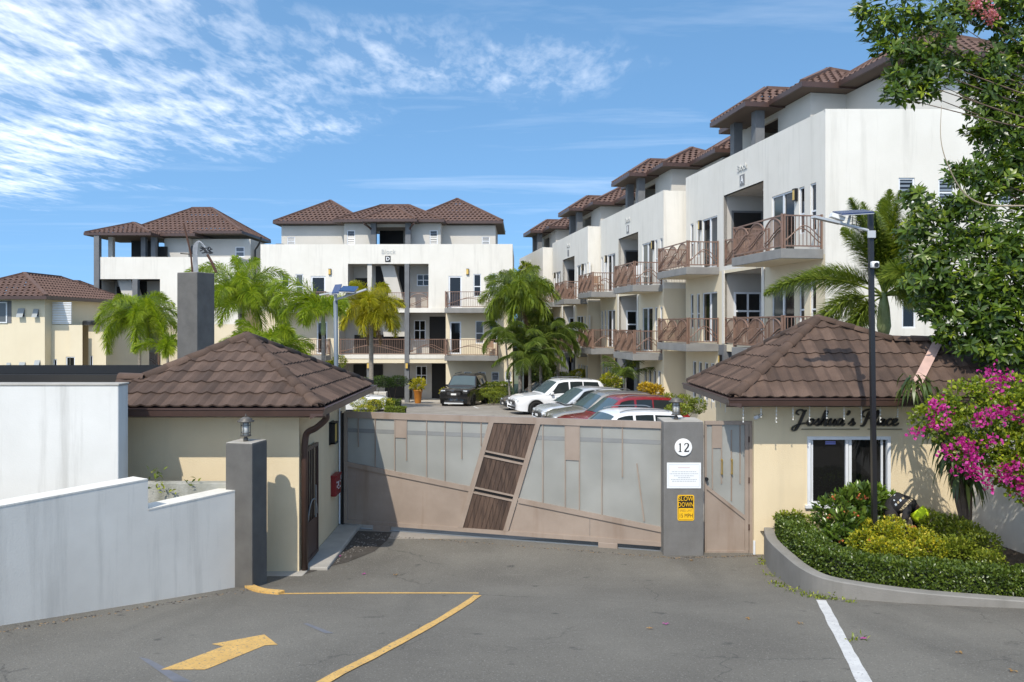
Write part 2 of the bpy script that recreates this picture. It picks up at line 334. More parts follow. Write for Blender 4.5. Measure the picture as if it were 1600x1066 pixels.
def tile_mat(name, cols, rnd=True):
    m, nt, b = principled(name); N, L = nt.nodes, nt.links
    tc = N.new('ShaderNodeTexCoord'); n = N.new('ShaderNodeTexNoise'); n.inputs['Scale'].default_value = 3.2; n.inputs['Detail'].default_value = 6
    geo = N.new('ShaderNodeNewGeometry'); L.new(geo.outputs['Position'], n.inputs['Vector'])
    oi = N.new('ShaderNodeObjectInfo'); ad = N.new('ShaderNodeMath'); ad.operation = 'MULTIPLY_ADD'
    L.new(n.outputs[0], ad.inputs[0]); ad.inputs[1].default_value = 0.9
    sc = N.new('ShaderNodeMath'); sc.operation = 'MULTIPLY_ADD'; L.new(oi.outputs['Random'], sc.inputs[0]); sc.inputs[1].default_value = 0.48 if rnd else 0.05; sc.inputs[2].default_value = -0.25 if rnd else 0.0
    L.new(sc.outputs[0], ad.inputs[2])
    cr = N.new('ShaderNodeValToRGB'); e = cr.color_ramp.elements; e[0].position = 0.2; e[0].color = (*cols[0], 1); e[1].position = 0.75; e[1].color = (*cols[2], 1)
    k = e.new(0.48); k.color = (*cols[1], 1); L.new(ad.outputs[0], cr.inputs[0])
    n2 = N.new('ShaderNodeTexNoise'); n2.inputs['Scale'].default_value = 140; n2.inputs['Detail'].default_value = 2; L.new(geo.outputs['Position'], n2.inputs['Vector'])
    mx = N.new('ShaderNodeMix'); mx.data_type = 'RGBA'; mx.blend_type = 'OVERLAY'; mx.inputs[0].default_value = 0.6; L.new(cr.outputs[0], mx.inputs[6]); L.new(n2.outputs[0], mx.inputs[7])
    L.new(mx.outputs[2], b.inputs['Base Color']); b.inputs['Roughness'].default_value = 0.85
    bp = N.new('ShaderNodeBump'); bp.inputs['Strength'].default_value = 0.35; bp.inputs['Distance'].default_value = 0.01; L.new(n2.outputs[0], bp.inputs['Height']); L.new(bp.outputs[0], b.inputs['Normal'])
    MATS[name] = m; return m
TILE = tile_mat('stone_coated_tile', ((0.055, 0.033, 0.022), (0.084, 0.051, 0.035), (0.118, 0.074, 0.052)))
TILEF = tile_mat('far_roof_tile', ((0.085, 0.050, 0.038), (0.125, 0.072, 0.054), (0.165, 0.098, 0.074)), False)

# ------------------------------------------------------------------ ground, driveway, yard
def sheet(name, xs, ys, m, dz, kind='structure', skip=None):
    nx, ny = len(xs), len(ys)
    v = [(x, y, gz(y) + dz) for y in ys for x in xs]
    f = [(j * nx + i, j * nx + i + 1, (j + 1) * nx + i + 1, (j + 1) * nx + i) for j in range(ny - 1) for i in range(nx - 1)
         if not (skip and skip((xs[i] + xs[i + 1]) / 2, (ys[j] + ys[j + 1]) / 2))]
    mb = MB(); mb.add(v, f); o = mb.build(name, m, smooth=True); tag(o, kind=kind); return o
ysn = [-40, -20, -8, -3, -1] + [i * 0.5 for i in range(0, 48)] + [24 + i * 2 for i in range(0, 18)]
sheet('ground', [-3000, -800, -200, -60, -20, -8, 0, 8, 20, 60, 200, 800, 3000], ysn + [70, 120, 400, 1500, 4000], EARTH, -0.012)
drv = sheet('driveway', [-40, -20, -12, -8, -6, -4, -2, 0, 2, 4, 6, 8, 12, 20, 40], [y for y in ysn if y <= 14.5], ASPH, 0.0)
sheet('parking_yard', [-22, -14, -8, -4, 0, 4, 8, 12], [y for y in ysn if 14.5 <= y <= 56], PAVE, 0.0)

# ---- painted markings lie on the driveway as thin sheets
YEL = mat('yellow_road_paint', (0.68, 0.42, 0.125), 0.8, (0.56, 0.34, 0.10), 5.0, 0.3, 150, speck=(38, (0.22, 0.185, 0.13), 0.57, 0.68))
WPT = mat('white_road_paint', (0.66, 0.65, 0.62), 0.75, (0.55, 0.54, 0.52), 7.0, 0.3, 150, speck=(45, (0.25, 0.24, 0.23), 0.62, 0.72))
GPT = mat('faded_grey_paint', (0.16, 0.165, 0.185), 0.8, (0.13, 0.135, 0.15), 8.0)
def ribbon(name, pts, w, m, dz=0.004, jitter=0.0):
    pts = [Vector(p) for p in pts]; v = []; dens = []
    for a, b in zip(pts, pts[1:]):
        n = max(1, int((b - a).length / 0.25)); dens += [a.lerp(b, i / n) for i in range(n)]
    dens.append(pts[-1])
    for i, p in enumerate(dens):
        t = (dens[min(i + 1, len(dens) - 1)] - dens[max(i - 1, 0)]); t.z = 0; t.normalize(); nrm = Vector((-t.y, t.x, 0))
        for s in (-1, 1):
            q = p + nrm * s * (w / 2 + random.uniform(-jitter, jitter)); v.append((q.x, q.y, gz(q.y) + dz))
    f = [(2 * i, 2 * i + 1, 2 * i + 3, 2 * i + 2) for i in range(len(dens) - 1)]
    return MB().add(v, f).build(name, m)
def ground_poly(name, pix, m, dz=0.004):
    bm = bmesh.new(); vs = [bm.verts.new(G(*p)) for p in pix]; bm.faces.new(vs)
    for _ in range(3): bmesh.ops.subdivide_edges(bm, edges=bm.edges[:], cuts=1, use_grid_fill=True)
    bmesh.ops.triangulate(bm, faces=bm.faces[:])
    for v in bm.verts: v.co.z = gz(v.co.y) + dz
    me = bpy.data.meshes.new(name); bm.to_mesh(me); bm.free(); me.materials.append(m); return obj(name, me)
LAB = 'road marking'
tag(ribbon('lane_line', [G(440, 928), G(560, 927), G(748, 927)], 0.10, YEL, jitter=0.006), 'thin yellow line across the driveway below the lantern pillar', LAB)
tag(ribbon('lane_line', [G(747, 931), G(700, 962), G(640, 996), G(575, 1030), G(480, 1080), G(380, 1128)], 0.11, YEL, 0.008, jitter=0.010), 'yellow line running down the driveway beside the arrow', LAB)
tag(ribbon('lane_line', [G(1283, 938), G(1303, 977), G(1348, 1062), G(1400, 1150)], 0.115, WPT, jitter=0.007), 'white line running from the planter kerb down the driveway', LAB)
tag(ground_poly('direction_arrow', [(251, 1047), (349, 1010.5), (331, 1007), (413, 992), (434, 1008), (414, 1009), (321, 1047)], YEL), 'yellow arrow painted on the driveway pointing towards the gate', LAB)
tag(ground_poly('faded_marking', [(216, 1027), (232, 1030), (300, 1066), (272, 1066)], GPT, 0.003), 'faded grey stroke beside the tail of the yellow arrow', LAB)
tag(ground_poly('faded_marking', [(474, 975), (480, 974), (522, 990), (508, 990)], GPT, 0.003), 'short faded grey stroke between the arrow and the yellow lines', LAB)
# kerb with yellow paint curving round the lantern pillar
km = MB(); kp = catmull([G(368, 905), G(385, 916), G(408, 925), G(440, 928.5)], 6)
for a, b in zip(kp, kp[1:]): km.bar(a + Vector((0, 0, 0.012)), b + Vector((0, 0, 0.012)), 0.12, 0.05)
tag(km.build('painted_kerb', YEL), 'low yellow kerb curling round the lantern pillar foot', 'kerb')
# things fallen on the asphalt
lf = leaf_mat('fallen_leaf', (0.30, 0.16, 0.05), (0.42, 0.22, 0.06), (0.5, 0.3, 0.1)); pk = mat('fallen_petal', (0.42, 0.04, 0.26), 0.7)
for (px, py, m, nm, lb) in [(618, 899, 'l', 'fallen_leaf', 'dry brown leaf on the asphalt'), (1170, 968, 'l', 'fallen_leaf', 'dry brown leaf on the asphalt'), (1015, 984, 'l', 'fallen_leaf', 'dry brown leaf on the asphalt'),
                            (1250, 975, 'l', 'fallen_leaf', 'dry brown leaf on the asphalt'), (1583, 1050, 'l', 'fallen_leaf', 'dry brown leaf on the asphalt'), (1498, 1021, 'l', 'fallen_leaf', 'dry brown leaf on the asphalt'), (1080, 877, 'l', 'fallen_leaf', 'dry brown leaf on the asphalt'),
                            (568, 898, 'p', 'fallen_petal', 'pink bougainvillea petal on the asphalt'), (1040, 976, 'p', 'fallen_petal', 'pink bougainvillea petal on the asphalt'), (530, 870, 'p', 'fallen_petal', 'pink bougainvillea petal on the asphalt'), (512, 877, 'p', 'fallen_petal', 'pink bougainvillea petal on the asphalt'), (1350, 1000, 'p', 'fallen_petal', 'pink bougainvillea petal on the asphalt')]:
    g = G(px, py); a = random.uniform(0, 6.3); n = 3
    me = leaves_mesh(nm, [(0, 0, 0.012)] * n, [(math.cos(a + i * 1.4), math.sin(a + i * 1.4), 0.15) for i in range(n)], [(0.1, 0.1, 1)] * n, [0.042] * n, [0.03] * n, [0.3, 0.6, 0.9][:n], lf if m == 'l' else pk)
    tag(obj(nm, me, None, g), lb, 'leaf' if m == 'l' else 'petal', 'dry leaves scattered on the driveway' if m == 'l' else 'petals scattered on the driveway')

# ------------------------------------------------------------------ tiled roofs of the gatehouses
def face_frame(poly):
    a, b = Vector(poly[0]), Vector(poly[1]); n = Vector((0, 0, 0))
    for i in range(len(poly)):
        p, q = Vector(poly[i]), Vector(poly[(i + 1) % len(poly)]); n += p.cross(q)
    n.normalize()
    if n.z < 0: n = -n
    e = (b - a).normalized(); s = n.cross(e).normalized()
    if s.z < 0: s = -s; e = -e; a = b
    return a, e, s, n
PITCH, COURSE = 0.215, 0.36
def tile_profile(u): return 0.028 * (0.5 - 0.5 * math.cos(2 * math.pi * min(1, max(0, (u - 0.30) / 0.70)))) if u > 0.30 else 0.0
TU = [0.0, 0.3, 0.5, 0.65, 0.8, 1.0]
def tile_geo():
    v = []; f = []
    rows = [(0.0, 0.024, -0.024), (0.0, 0.024, 0.0), (COURSE + 0.03, 0.0, 0.0)]
    for (s, lift, dn) in rows:
        for u in TU: v.append((u * PITCH, s, tile_profile(u) + lift + dn))
    n = len(TU)
    for r in range(2):
        for i in range(n - 1): f.append((r * n + i, r * n + i + 1, (r + 1) * n + i + 1, (r + 1) * n + i))
    return v, f
TILE_MESH = MB().add(*tile_geo()).mesh('tile', TILE)
def tiled_face(poly, parent, lift=0.03):
    a, e, s, n = face_frame(poly)
    M = Matrix(((e.x, s.x, n.x, a.x), (e.y, s.y, n.y, a.y), (e.z, s.z, n.z, a.z), (0, 0, 0, 1)))
    q = [(M.inverted() @ Vector(p)).to_2d() for p in poly]
    c = sum(q, Vector((0, 0))) / len(q)
    edges = []
    for i in range(len(q)):
        p0, p1 = q[i], q[(i + 1) % len(q)]; d = (p1 - p0)
        if d.length < 1e-6: continue
        nn = Vector((-d.y, d.x)).normalized()
        if nn.dot(c - p0) < 0: nn = -nn
        edges.append((p0, nn))
    x0, x1 = min(p.x for p in q), max(p.x for p in q); y1 = max(p.y for p in q)
    made = 0
    for j in range(int(y1 / COURSE) + 1):
        off = 0.0
        for i in range(int((x0 - PITCH) / PITCH) - 1, int(x1 / PITCH) + 2):
            X, Y = i * PITCH + off, j * COURSE - (0.03 if j == 0 else 0)
            cs = [Vector((X + dx, Y + dy)) for dx in (0, PITCH) for dy in (0.035, COURSE)]
            ins = [min(nn.dot(p - p0) for p0, nn in edges) for p in cs]
            if max(ins) < -0.001: continue
            me = TILE_MESH
            if min(ins) < -0.001:
                bm = bmesh.new(); bm.from_mesh(TILE_MESH)
                for p0, nn in edges:
                    if abs(nn.x) < 1e-4 and nn.y > 0: continue
                    bmesh.ops.bisect_plane(bm, geom=bm.verts[:] + bm.edges[:] + bm.faces[:], plane_co=(p0.x - X, p0.y - Y, 0), plane_no=(-nn.x, -nn.y, 0), clear_outer=True)
                if not bm.faces: bm.free(); continue
                me = bpy.data.meshes.new('tile'); bm.to_mesh(me); bm.free(); me.materials.clear(); me.materials.append(TILE)
            o = obj('tile', me, parent)
            o.matrix_local = M @ Matrix.Translation((X, Y, lift + random.uniform(-0.002, 0.002))); made += 1
    return made
CAPM = None
def ridge_caps(p0, p1, parent, m=TILE, r=0.085, L=0.36):
    p0, p1 = Vector(p0), Vector(p1); d = p1 - p0; n = max(1, round(d.length / L)); step = d.length / n
    t = d.normalized(); side = t.cross(Vector((0, 0, 1))).normalized(); up = side.cross(t)
    mb = MB(); K = 7
    for (s, rr) in ((0, r), (0, r * 1.08), (step + 0.03, r * 0.92)):
        for k in range(K):
            a = math.pi * k / (K - 1); mb.v.append((math.cos(a) * rr * 1.25, s, math.sin(a) * rr - 0.02 if s or rr != r else math.sin(a) * rr * 0.6 - 0.03))
    for rI in range(2):
        for k in range(K - 1): mb.f.append((rI * K + k, rI * K + k + 1, (rI + 1) * K + k + 1, (rI + 1) * K + k)); mb.mi.append(0)
    me = mb.mesh('ridge_cap', m, True)
    for i in range(n):
        o = obj('ridge_cap', me, parent); q = p0 + t * step * i
        o.matrix_local = Matrix(((side.x, t.x, up.x, q.x), (side.y, t.y, up.y, q.y), (side.z, t.z, up.z, q.z + 0.045), (0, 0, 0, 1)))
def deck(name, polys, parent, m):
    mb = MB()
    for p in polys: mb.add(p, [tuple(range(len(p)))])
    return mb.build(name, m, parent)
def gutter(parent, pts, name='gutter', h=0.12, w=0.11):
    """square-section gutter with a lip and fascia, following an eave line of (x, y, z) points; outside is to its right"""
    for a, b in zip(pts, pts[1:]):
        a, b = Vector(a), Vector(b); t = (b - a).normalized(); o = Vector((t.y, -t.x, 0))
        mb = MB()
        prof = [(-0.10, -0.01), (w, 0.0), (w + 0.012, 0.0), (w + 0.012, -0.02), (w, -0.03), (w * 0.82, -h), (0.0, -h), (-0.1, -h - 0.04)]
        vs = [p + o * x + Vector((0, 0, z)) + t * dl for p, dl in ((a, -w * 0.9), (b, w * 0.9)) for x, z in prof]
        k = len(prof)
        mb.add(vs, [(i, (i + 1) % k, k + (i + 1) % k, k + i) for i in range(k)] + [tuple(range(k))[::-1], tuple(range(k, 2 * k))])
        mb.build(name, BROWN, parent)

# ------------------------------------------------------------------ walls with openings
def wall_panel(mb, x0, x1, z0, z1, holes, y=0.0, depth=0.18, M=None, mi=0, thick=None):
    """upright wall facing local -y at y, cut by rectangular holes (a, b, c, d) whose reveals go back by depth"""
    xs = sorted(set([x0, x1] + [v for h in holes for v in h[:2] if x0 < v < x1])); zs = sorted(set([z0, z1] + [v for h in holes for v in h[2:4] if z0 < v < z1]))
    for i in range(len(xs) - 1):
        for j in range(len(zs) - 1):
            cx, cz = (xs[i] + xs[i + 1]) / 2, (zs[j] + zs[j + 1]) / 2
            if any(h[0] < cx < h[1] and h[2] < cz < h[3] for h in holes): continue
            mb.add([(xs[i], y, zs[j]), (xs[i + 1], y, zs[j]), (xs[i + 1], y, zs[j + 1]), (xs[i], y, zs[j + 1])], [(0, 1, 2, 3)], M, mi)
    for (a, b, c, d) in [h[:4] for h in holes]:
        Y = y + depth
        mb.add([(a, y, c), (b, y, c), (b, y, d), (a, y, d), (a, Y, c), (b, Y, c), (b, Y, d), (a, Y, d)], [(0, 4, 5, 1), (1, 5, 6, 2), (2, 6, 7, 3), (3, 7, 4, 0)], M, mi)
def window(parent, x0, x1, z0, z1, y, cols=1, rows=1, fw=0.05, glass=None, name='window', louvre=False, frame_m=None, sill=False, proud=0.03, rows_at=None):
    """framed window in a hole; each pane is a sub-part; louvred panes get blades"""
    mb = MB(); fm = frame_m or WFRAME; ya, yb = y - proud, y + 0.04
    mb.box(x0, x1, ya, yb, z0, z0 + fw); mb.box(x0, x1, ya, yb, z1 - fw, z1); mb.box(x0, x0 + fw, ya, yb, z0 + fw, z1 - fw); mb.box(x1 - fw, x1, ya, yb, z0 + fw, z1 - fw)
    cx = [x0 + fw + (x1 - x0 - 2 * fw) * i / cols for i in range(cols + 1)]
    rz = rows_at or [i / rows for i in range(rows + 1)]
    cz = [z0 + fw + (z1 - z0 - 2 * fw) * r for r in rz]
    for x in cx[1:-1]: mb.box(x - fw / 2, x + fw / 2, ya + 0.004, yb, z0 + fw, z1 - fw)
    for i in range(cols):
        a = cx[i] + (fw / 2 if i else 0); b = cx[i + 1] - (fw / 2 if i < cols - 1 else 0)
        for z in cz[1:-1]: mb.box(a, b, ya + 0.006, yb, z - fw / 2, z + fw / 2)
    if sill: mb.box(x0 - 0.05, x1 + 0.05, ya - 0.04, yb, z0 - 0.05, z0 - 0.002)
    w = mb.build(name, fm, parent)
    for i in range(cols):
        for j in range(len(cz) - 1):
            a = cx[i] + (fw / 2 if i else 0); b = cx[i + 1] - (fw / 2 if i < cols - 1 else 0); c = cz[j] + (fw / 2 if j else 0); d = cz[j + 1] - (fw / 2 if j < len(cz) - 2 else 0)
            MB().box(a, b, y + 0.005, y + 0.015, c, d).build('pane', glass or GLASS, w)
            if louvre:
                n = max(3, int((d - c) / 0.11)); lm = MB()
                for k in range(n):
                    z = c + (d - c) * (k + 0.5) / n
                    lm.add([(a, y - 0.02, z - 0.03), (b, y - 0.02, z - 0.03), (b, y + 0.004, z + 0.04), (a, y + 0.004, z + 0.04)], [(0, 1, 2, 3)])
                lm.build('louvre', LOUV, w)
    return w

# ------------------------------------------------------------------ gatehouse on the left
def gatehouse_left():
    t = thing('gatehouse', 'cream gatehouse with brown tiled pyramid roof and barred side door, behind the lantern pillar', 'gatehouse', (-3.33, 12.45, 0))
    ox, oy = -3.33, 12.45
    def L(p): return (p[0] - ox, p[1] - oy, p[2])
    mb = MB(); W = 5.4; D = 3.5; H = 2.72
    wall_panel(mb, -W, 0, -0.3, H, [])                                       # front
    M = frame((0, 0, 0), (0, 1))                                              # right side wall
    s0, _ = on_wall(472, 700, (ox, oy), (0, 1)); s1, _ = on_wall(491, 700, (ox, oy), (0, 1))
    wall_panel(mb, 0, D, -0.3, H, [(s0, s1, 0.10, 1.93)], depth=0.12, M=M)
    wall_panel(mb, 0, W, -0.3, H, [], M=frame((0, D, 0), (-1, 0))); wall_panel(mb, 0, D, -0.3, H, [], M=frame((-W, D, 0), (0, -1)))
    mb.build('wall', CREAM, t)
    MB().box(-W - 0.05, 0.42, -0.42, D + 0.42, 2.56, 2.60).build('soffit', CREAM, t)
    # roof: pyramid and a low strip running on to the left
    ze = 2.66; x0, x1, y0, y1 = -6.55, -2.91, 11.95, 16.4; A = (-4.73, 14.2, 3.68)
    c = [(x0, y0, ze), (x1, y0, ze), (x1, y1, ze), (x0, y1, ze)]
    sl = (A[2] - ze) / (A[1] - y0); yr = 12.75; zr = ze + sl * (yr - y0)
    k = (zr - ze) / (A[2] - ze); xh = x0 + (A[0] - x0) * k
    xq = -6.28; kq = (xq - x0) / (A[0] - x0); hp = (xq, y0 + (A[1] - y0) * kq, ze + (A[2] - ze) * kq)
    faces = [[L(c[0]), L(c[1]), L(A)], [L(hp), L((xh, yr, zr)), L((xq, yr, zr))], [L(c[1]), L(c[2]), L(A)], [L(c[2]), L(c[3]), L(A)], [L(c[3]), L((x0, yr, ze)), L((xh, yr, zr)), L(A)]]
    r = deck('roof', faces, t, mat('roof_deck', (0.06, 0.035, 0.03), 0.8))
    tiled_face([L(c[0]), L(c[1]), L(A)], r); tiled_face([L(hp), L((xh, yr, zr)), L((xq, yr, zr))], r)
    for f in faces[2:4]: tiled_face(f, r)
    tiled_face([L(c[3]), L(c[0]), L(A)], r)
    ridge_caps(L(c[1]), L(A), r); ridge_caps(L(c[2]), L(A), r); ridge_caps(L((xh, yr, zr)), L(A), r); ridge_caps(L(c[3]), L(A), r); ridge_caps(L((xq, yr, zr)), L((xh, yr, zr)), r)
    gutter(t, [L((x0, y0, ze)), L((x1, y0, ze))]); gutter(t, [L((x1, y0, ze)), L((x1, y1, ze))])
    MB().tube(catmull([L((x1 + 0.04, y0 + 0.35, ze - 0.12)), L((x1 + 0.02, y0 + 0.4, ze - 0.22)), L((-3.05, 12.42, 2.30)), L((-3.22, 12.5, 2.2)), L((-3.26, 12.52, 2.0))], 5) + [L((-3.26, 12.52, 0.05))], 0.052, 10).build('downpipe', BROWN, t, True)
    # barred door in the side wall
    d = MB(); d.box(0.03, 0.075, s0, s1, 0.10, 0.15); d.box(0.03, 0.075, s0, s1, 1.88, 1.93); d.box(0.03, 0.075, s0, s0 + 0.05, 0.15, 1.88); d.box(0.03, 0.075, s1 - 0.05, s1, 0.15, 1.88)
    d.box(0.035, 0.06, s0 + 0.05, s1 - 0.05, 0.15, 0.72)
    door = d.build('door', BROWN, t)
    for i in range(6):
        y = s0 + 0.05 + (s1 - s0 - 0.1) * (i + 0.5) / 6; MB().box(0.042, 0.058, y - 0.008, y + 0.008, 0.72, 1.88).build('bar', BROWN, door)
    sw = catmull([(0.07, s0 + 0.06, 0.75), (0.075, s0 + 0.2, 0.98), (0.075, (s0 + s1) / 2, 1.05), (0.075, s1 - 0.2, 0.98), (0.07, s1 - 0.06, 0.75)], 5)
    MB().tube(sw, 0.012, 6).build('scroll', ALU, door); MB().tube([(0.075, s1 - 0.2, 0.72), (0.075, s1 - 0.2, 1.25)], 0.014, 6).build('handle', ALU, door)
    MB().box(-0.1, -0.09, s0, s1, 0.1, 1.93).build('door_leaf', mat('dark_door', (0.035, 0.028, 0.024), 0.5), t)
    # wall lamp, white conduit
    s, z = on_wall(517, 676, (ox, oy), (0, 1))
    lamp = MB().box(0.0, 0.02, s - 0.16, s + 0.16, z - 0.21, z + 0.21).box(0.02, 0.10, s - 0.13, s - 0.10, z - 0.19, z + 0.19).box(0.02, 0.10, s + 0.10, s + 0.13, z - 0.19, z + 0.19).box(0.02, 0.11, s - 0.13, s + 0.13, z + 0.17, z + 0.2).box(0.02, 0.11, s - 0.13, s + 0.13, z - 0.2, z - 0.17).build('wall_lamp', BLACK, t)
    MB().box(0.022, 0.09, s - 0.095, s + 0.095, z - 0.165, z + 0.165).build('lamp_glass', AMBER, lamp)
    MB().tube([(0.03, D - 0.72, 0.1), (0.03, D - 0.72, 2.5)], 0.016, 6).box(0.0, 0.05, D - 0.76, D - 0.68, 0.95, 1.05).build('conduit', WFRAME, t)
    # concrete plinth step along the side wall
    MB().bevbox(0.0, 0.42, 0.12, D - 0.35, -0.1, 0.075, 0.02).build('plinth_step', CONC, t)
    MB().bevbox(-0.55, 0.12, -0.32, 0.14, -0.1, 0.05, 0.02).build('plinth_slab', CONC, t)
    return t
gatehouse_left()
# red hose box on the side wall
def hose_box():
    s, z = on_wall(520.5, 757, (-3.33, 12.45), (0, 1))
    t = thing('fire_alarm_box', 'dark red metal box with white markings fixed beside the barred door', 'alarm box', (-3.33, 12.45 + s, z))
    RED = mat('red_enamel', (0.22, 0.012, 0.015), 0.4); w = mat('white_print', (0.75, 0.75, 0.74), 0.6)
    b = MB().bevbox(0.0, 0.10, -0.20, 0.20, -0.19, 0.19, 0.015); b.bevbox(0.0, 0.12, -0.21, 0.21, 0.16, 0.20, 0.008); b.build('case', RED, t)
    m = MB()
    for (y, zz, wy, wz) in ((-0.12, 0.06, 0.06, 0.03), (-0.11, -0.02, 0.05, 0.04), (0.0, 0.02, 0.05, 0.09), (0.01, -0.07, 0.08, 0.02), (0.13, 0.04, 0.05, 0.03), (0.13, -0.06, 0.06, 0.03)):
        m.box(0.1005, 0.103, y - wy / 2, y + wy / 2, zz - wz / 2, zz + wz / 2)
    m.build('marking', w, t)
hose_box()
# gravel bed by the gate, the gatehouse shadow painted into its dark soil
gb = MB(); rr = random.Random(3)
tag(ground_poly('shaded_gravel_bed', [(505, 888), (470, 900), (545, 838), (560, 830), (612, 832), (605, 845), (585, 862), (545, 878)], mat('shadow_dark_soil', (0.045, 0.038, 0.03), 0.95, (0.07, 0.06, 0.05), 6.0, 0.6, 60), 0.006), kind='structure')
GRAV = mat('gravel_stone', (0.20, 0.18, 0.16), 0.9, (0.07, 0.065, 0.06), 9.0)
for _ in range(420):
    px = rr.uniform(505, 608); py = rr.uniform(834, 884)
    if py > 893 - (px - 500) * 0.44 or py < 880 - (px - 480) * 0.55: continue
    g = G(px, py); r = rr.uniform(0.008, 0.022); a = rr.uniform(0, 6)
    v = [(g.x + r * math.cos(a + i * 1.57) * rr.uniform(0.7, 1.2), g.y + r * math.sin(a + i * 1.57), g.z + 0.006) for i in range(4)] + [(g.x, g.y, g.z + 0.006 + r * 0.9)]
    gb.add(v, [(0, 1, 4), (1, 2, 4), (2, 3, 4), (3, 0, 4)])
tag(gb.build('gravel', GRAV), kind='stuff')

# ------------------------------------------------------------------ gatehouse on the right
def swash(strokes, name, m, parent, M, wmin, wmax, th, mi=0):
    mb = MB()
    for st in strokes:
        pts = catmull([(x, 0, y) for x, y in st], 7); n = len(pts); L_, R_ = [], []
        for i, p in enumerate(pts):
            t = (pts[min(i + 1, n - 1)] - pts[max(i - 1, 0)]).normalized(); nn = Vector((-t.z, 0, t.x))
            w = wmin + (wmax - wmin) * abs(t.z) ** 1.6 if t.z < 0.05 else wmin + (wmax - wmin) * 0.28 * abs(t.z)
            w *= min(1, 0.45 + i / 4, 0.45 + (n - 1 - i) / 4)
            L_.append(p + nn * w / 2); R_.append(p - nn * w / 2)
        v = [Vector((q.x, y, q.z)) for y in (0, th) for q in L_ + R_]
        f = []
        for i in range(n - 1):
            f += [(i, i + 1, n + i + 1, n + i), (2 * n + i, 3 * n + i, 3 * n + i + 1, 2 * n + i + 1), (i, 2 * n + i, 2 * n + i + 1, i + 1), (n + i, n + i + 1, 3 * n + i + 1, 3 * n + i)]
        f += [(0, n, 3 * n, 2 * n), (n - 1, 3 * n - 1, 4 * n - 1, 2 * n - 1)]
        mb.add(v, f, M)
    return mb.build(name, m, parent)
SCRIPT = {   # script letters as pen strokes in (x, y), x-height 1
 'J': (1.75, [[(0.55, 1.55), (0.15, 1.75), (0.2, 2.15), (0.7, 2.3), (1.15, 2.05), (1.45, 2.25)], [(1.25, 2.2), (1.0, 1.2), (0.7, 0.0), (0.4, -0.65), (0.0, -0.7), (-0.05, -0.35), (0.4, 0.0), (1.1, 0.25), (1.7, 0.35)]]),
 'o': (0.95, [[(0.75, 0.95), (0.35, 0.85), (0.15, 0.35), (0.4, 0.0), (0.75, 0.2), (0.85, 0.65), (0.7, 0.95), (0.8, 0.75), (1.1, 0.8)]]),
 's': (0.85, [[(0.0, 0.1), (0.4, 0.6), (0.6, 1.05)], [(0.58, 1.0), (0.55, 0.7), (0.75, 0.35), (0.6, 0.02), (0.25, 0.05)], [(0.6, 0.03), (0.85, 0.15), (1.0, 0.4)]]),
 'h': (1.1, [[(0.0, 0.2), (0.45, 1.0), (0.75, 1.9), (0.6, 2.15), (0.42, 1.7), (0.22, 0.7), (0.12, 0.0)], [(0.15, 0.35), (0.45, 0.85), (0.75, 0.95), (0.72, 0.5), (0.68, 0.1), (0.85, 0.0), (1.15, 0.3)]]),
 'u': (1.1, [[(0.0, 0.5), (0.25, 0.95), (0.2, 0.35), (0.3, 0.02), (0.6, 0.25), (0.85, 0.95)], [(0.88, 0.95), (0.78, 0.3), (0.9, 0.0), (1.2, 0.3)]]),
 'a': (1.1, [[(0.8, 0.85), (0.45, 0.95), (0.15, 0.5), (0.25, 0.05), (0.55, 0.2), (0.85, 0.9)], [(0.9, 0.95), (0.78, 0.3), (0.9, 0.0), (1.2, 0.3)]]),
 "'": (0.5, [[(0.35, 2.2), (0.35, 1.85), (0.15, 1.5)]]),
 'P': (1.65, [[(0.5, 1.2), (0.1, 1.5), (0.2, 2.05), (0.9, 2.35), (1.6, 2.2), (1.75, 1.6), (1.3, 1.1), (0.85, 1.05)], [(1.05, 2.1), (0.85, 1.2), (0.65, 0.3), (0.4, -0.1), (0.1, 0.0)]]),
 'l': (0.7, [[(0.0, 0.2), (0.4, 1.0), (0.72, 1.9), (0.58, 2.15), (0.4, 1.7), (0.22, 0.7), (0.3, 0.05), (0.55, 0.05), (0.8, 0.3)]]),
 'c': (0.85, [[(0.75, 0.75), (0.6, 0.97), (0.25, 0.7), (0.15, 0.25), (0.4, 0.0), (0.7, 0.1), (0.95, 0.35)]]),
 'e': (0.85, [[(0.1, 0.35), (0.55, 0.55), (0.65, 0.85), (0.4, 0.95), (0.15, 0.5), (0.3, 0.02), (0.65, 0.05), (0.95, 0.35)]]),
 ' ': (0.75, [])}
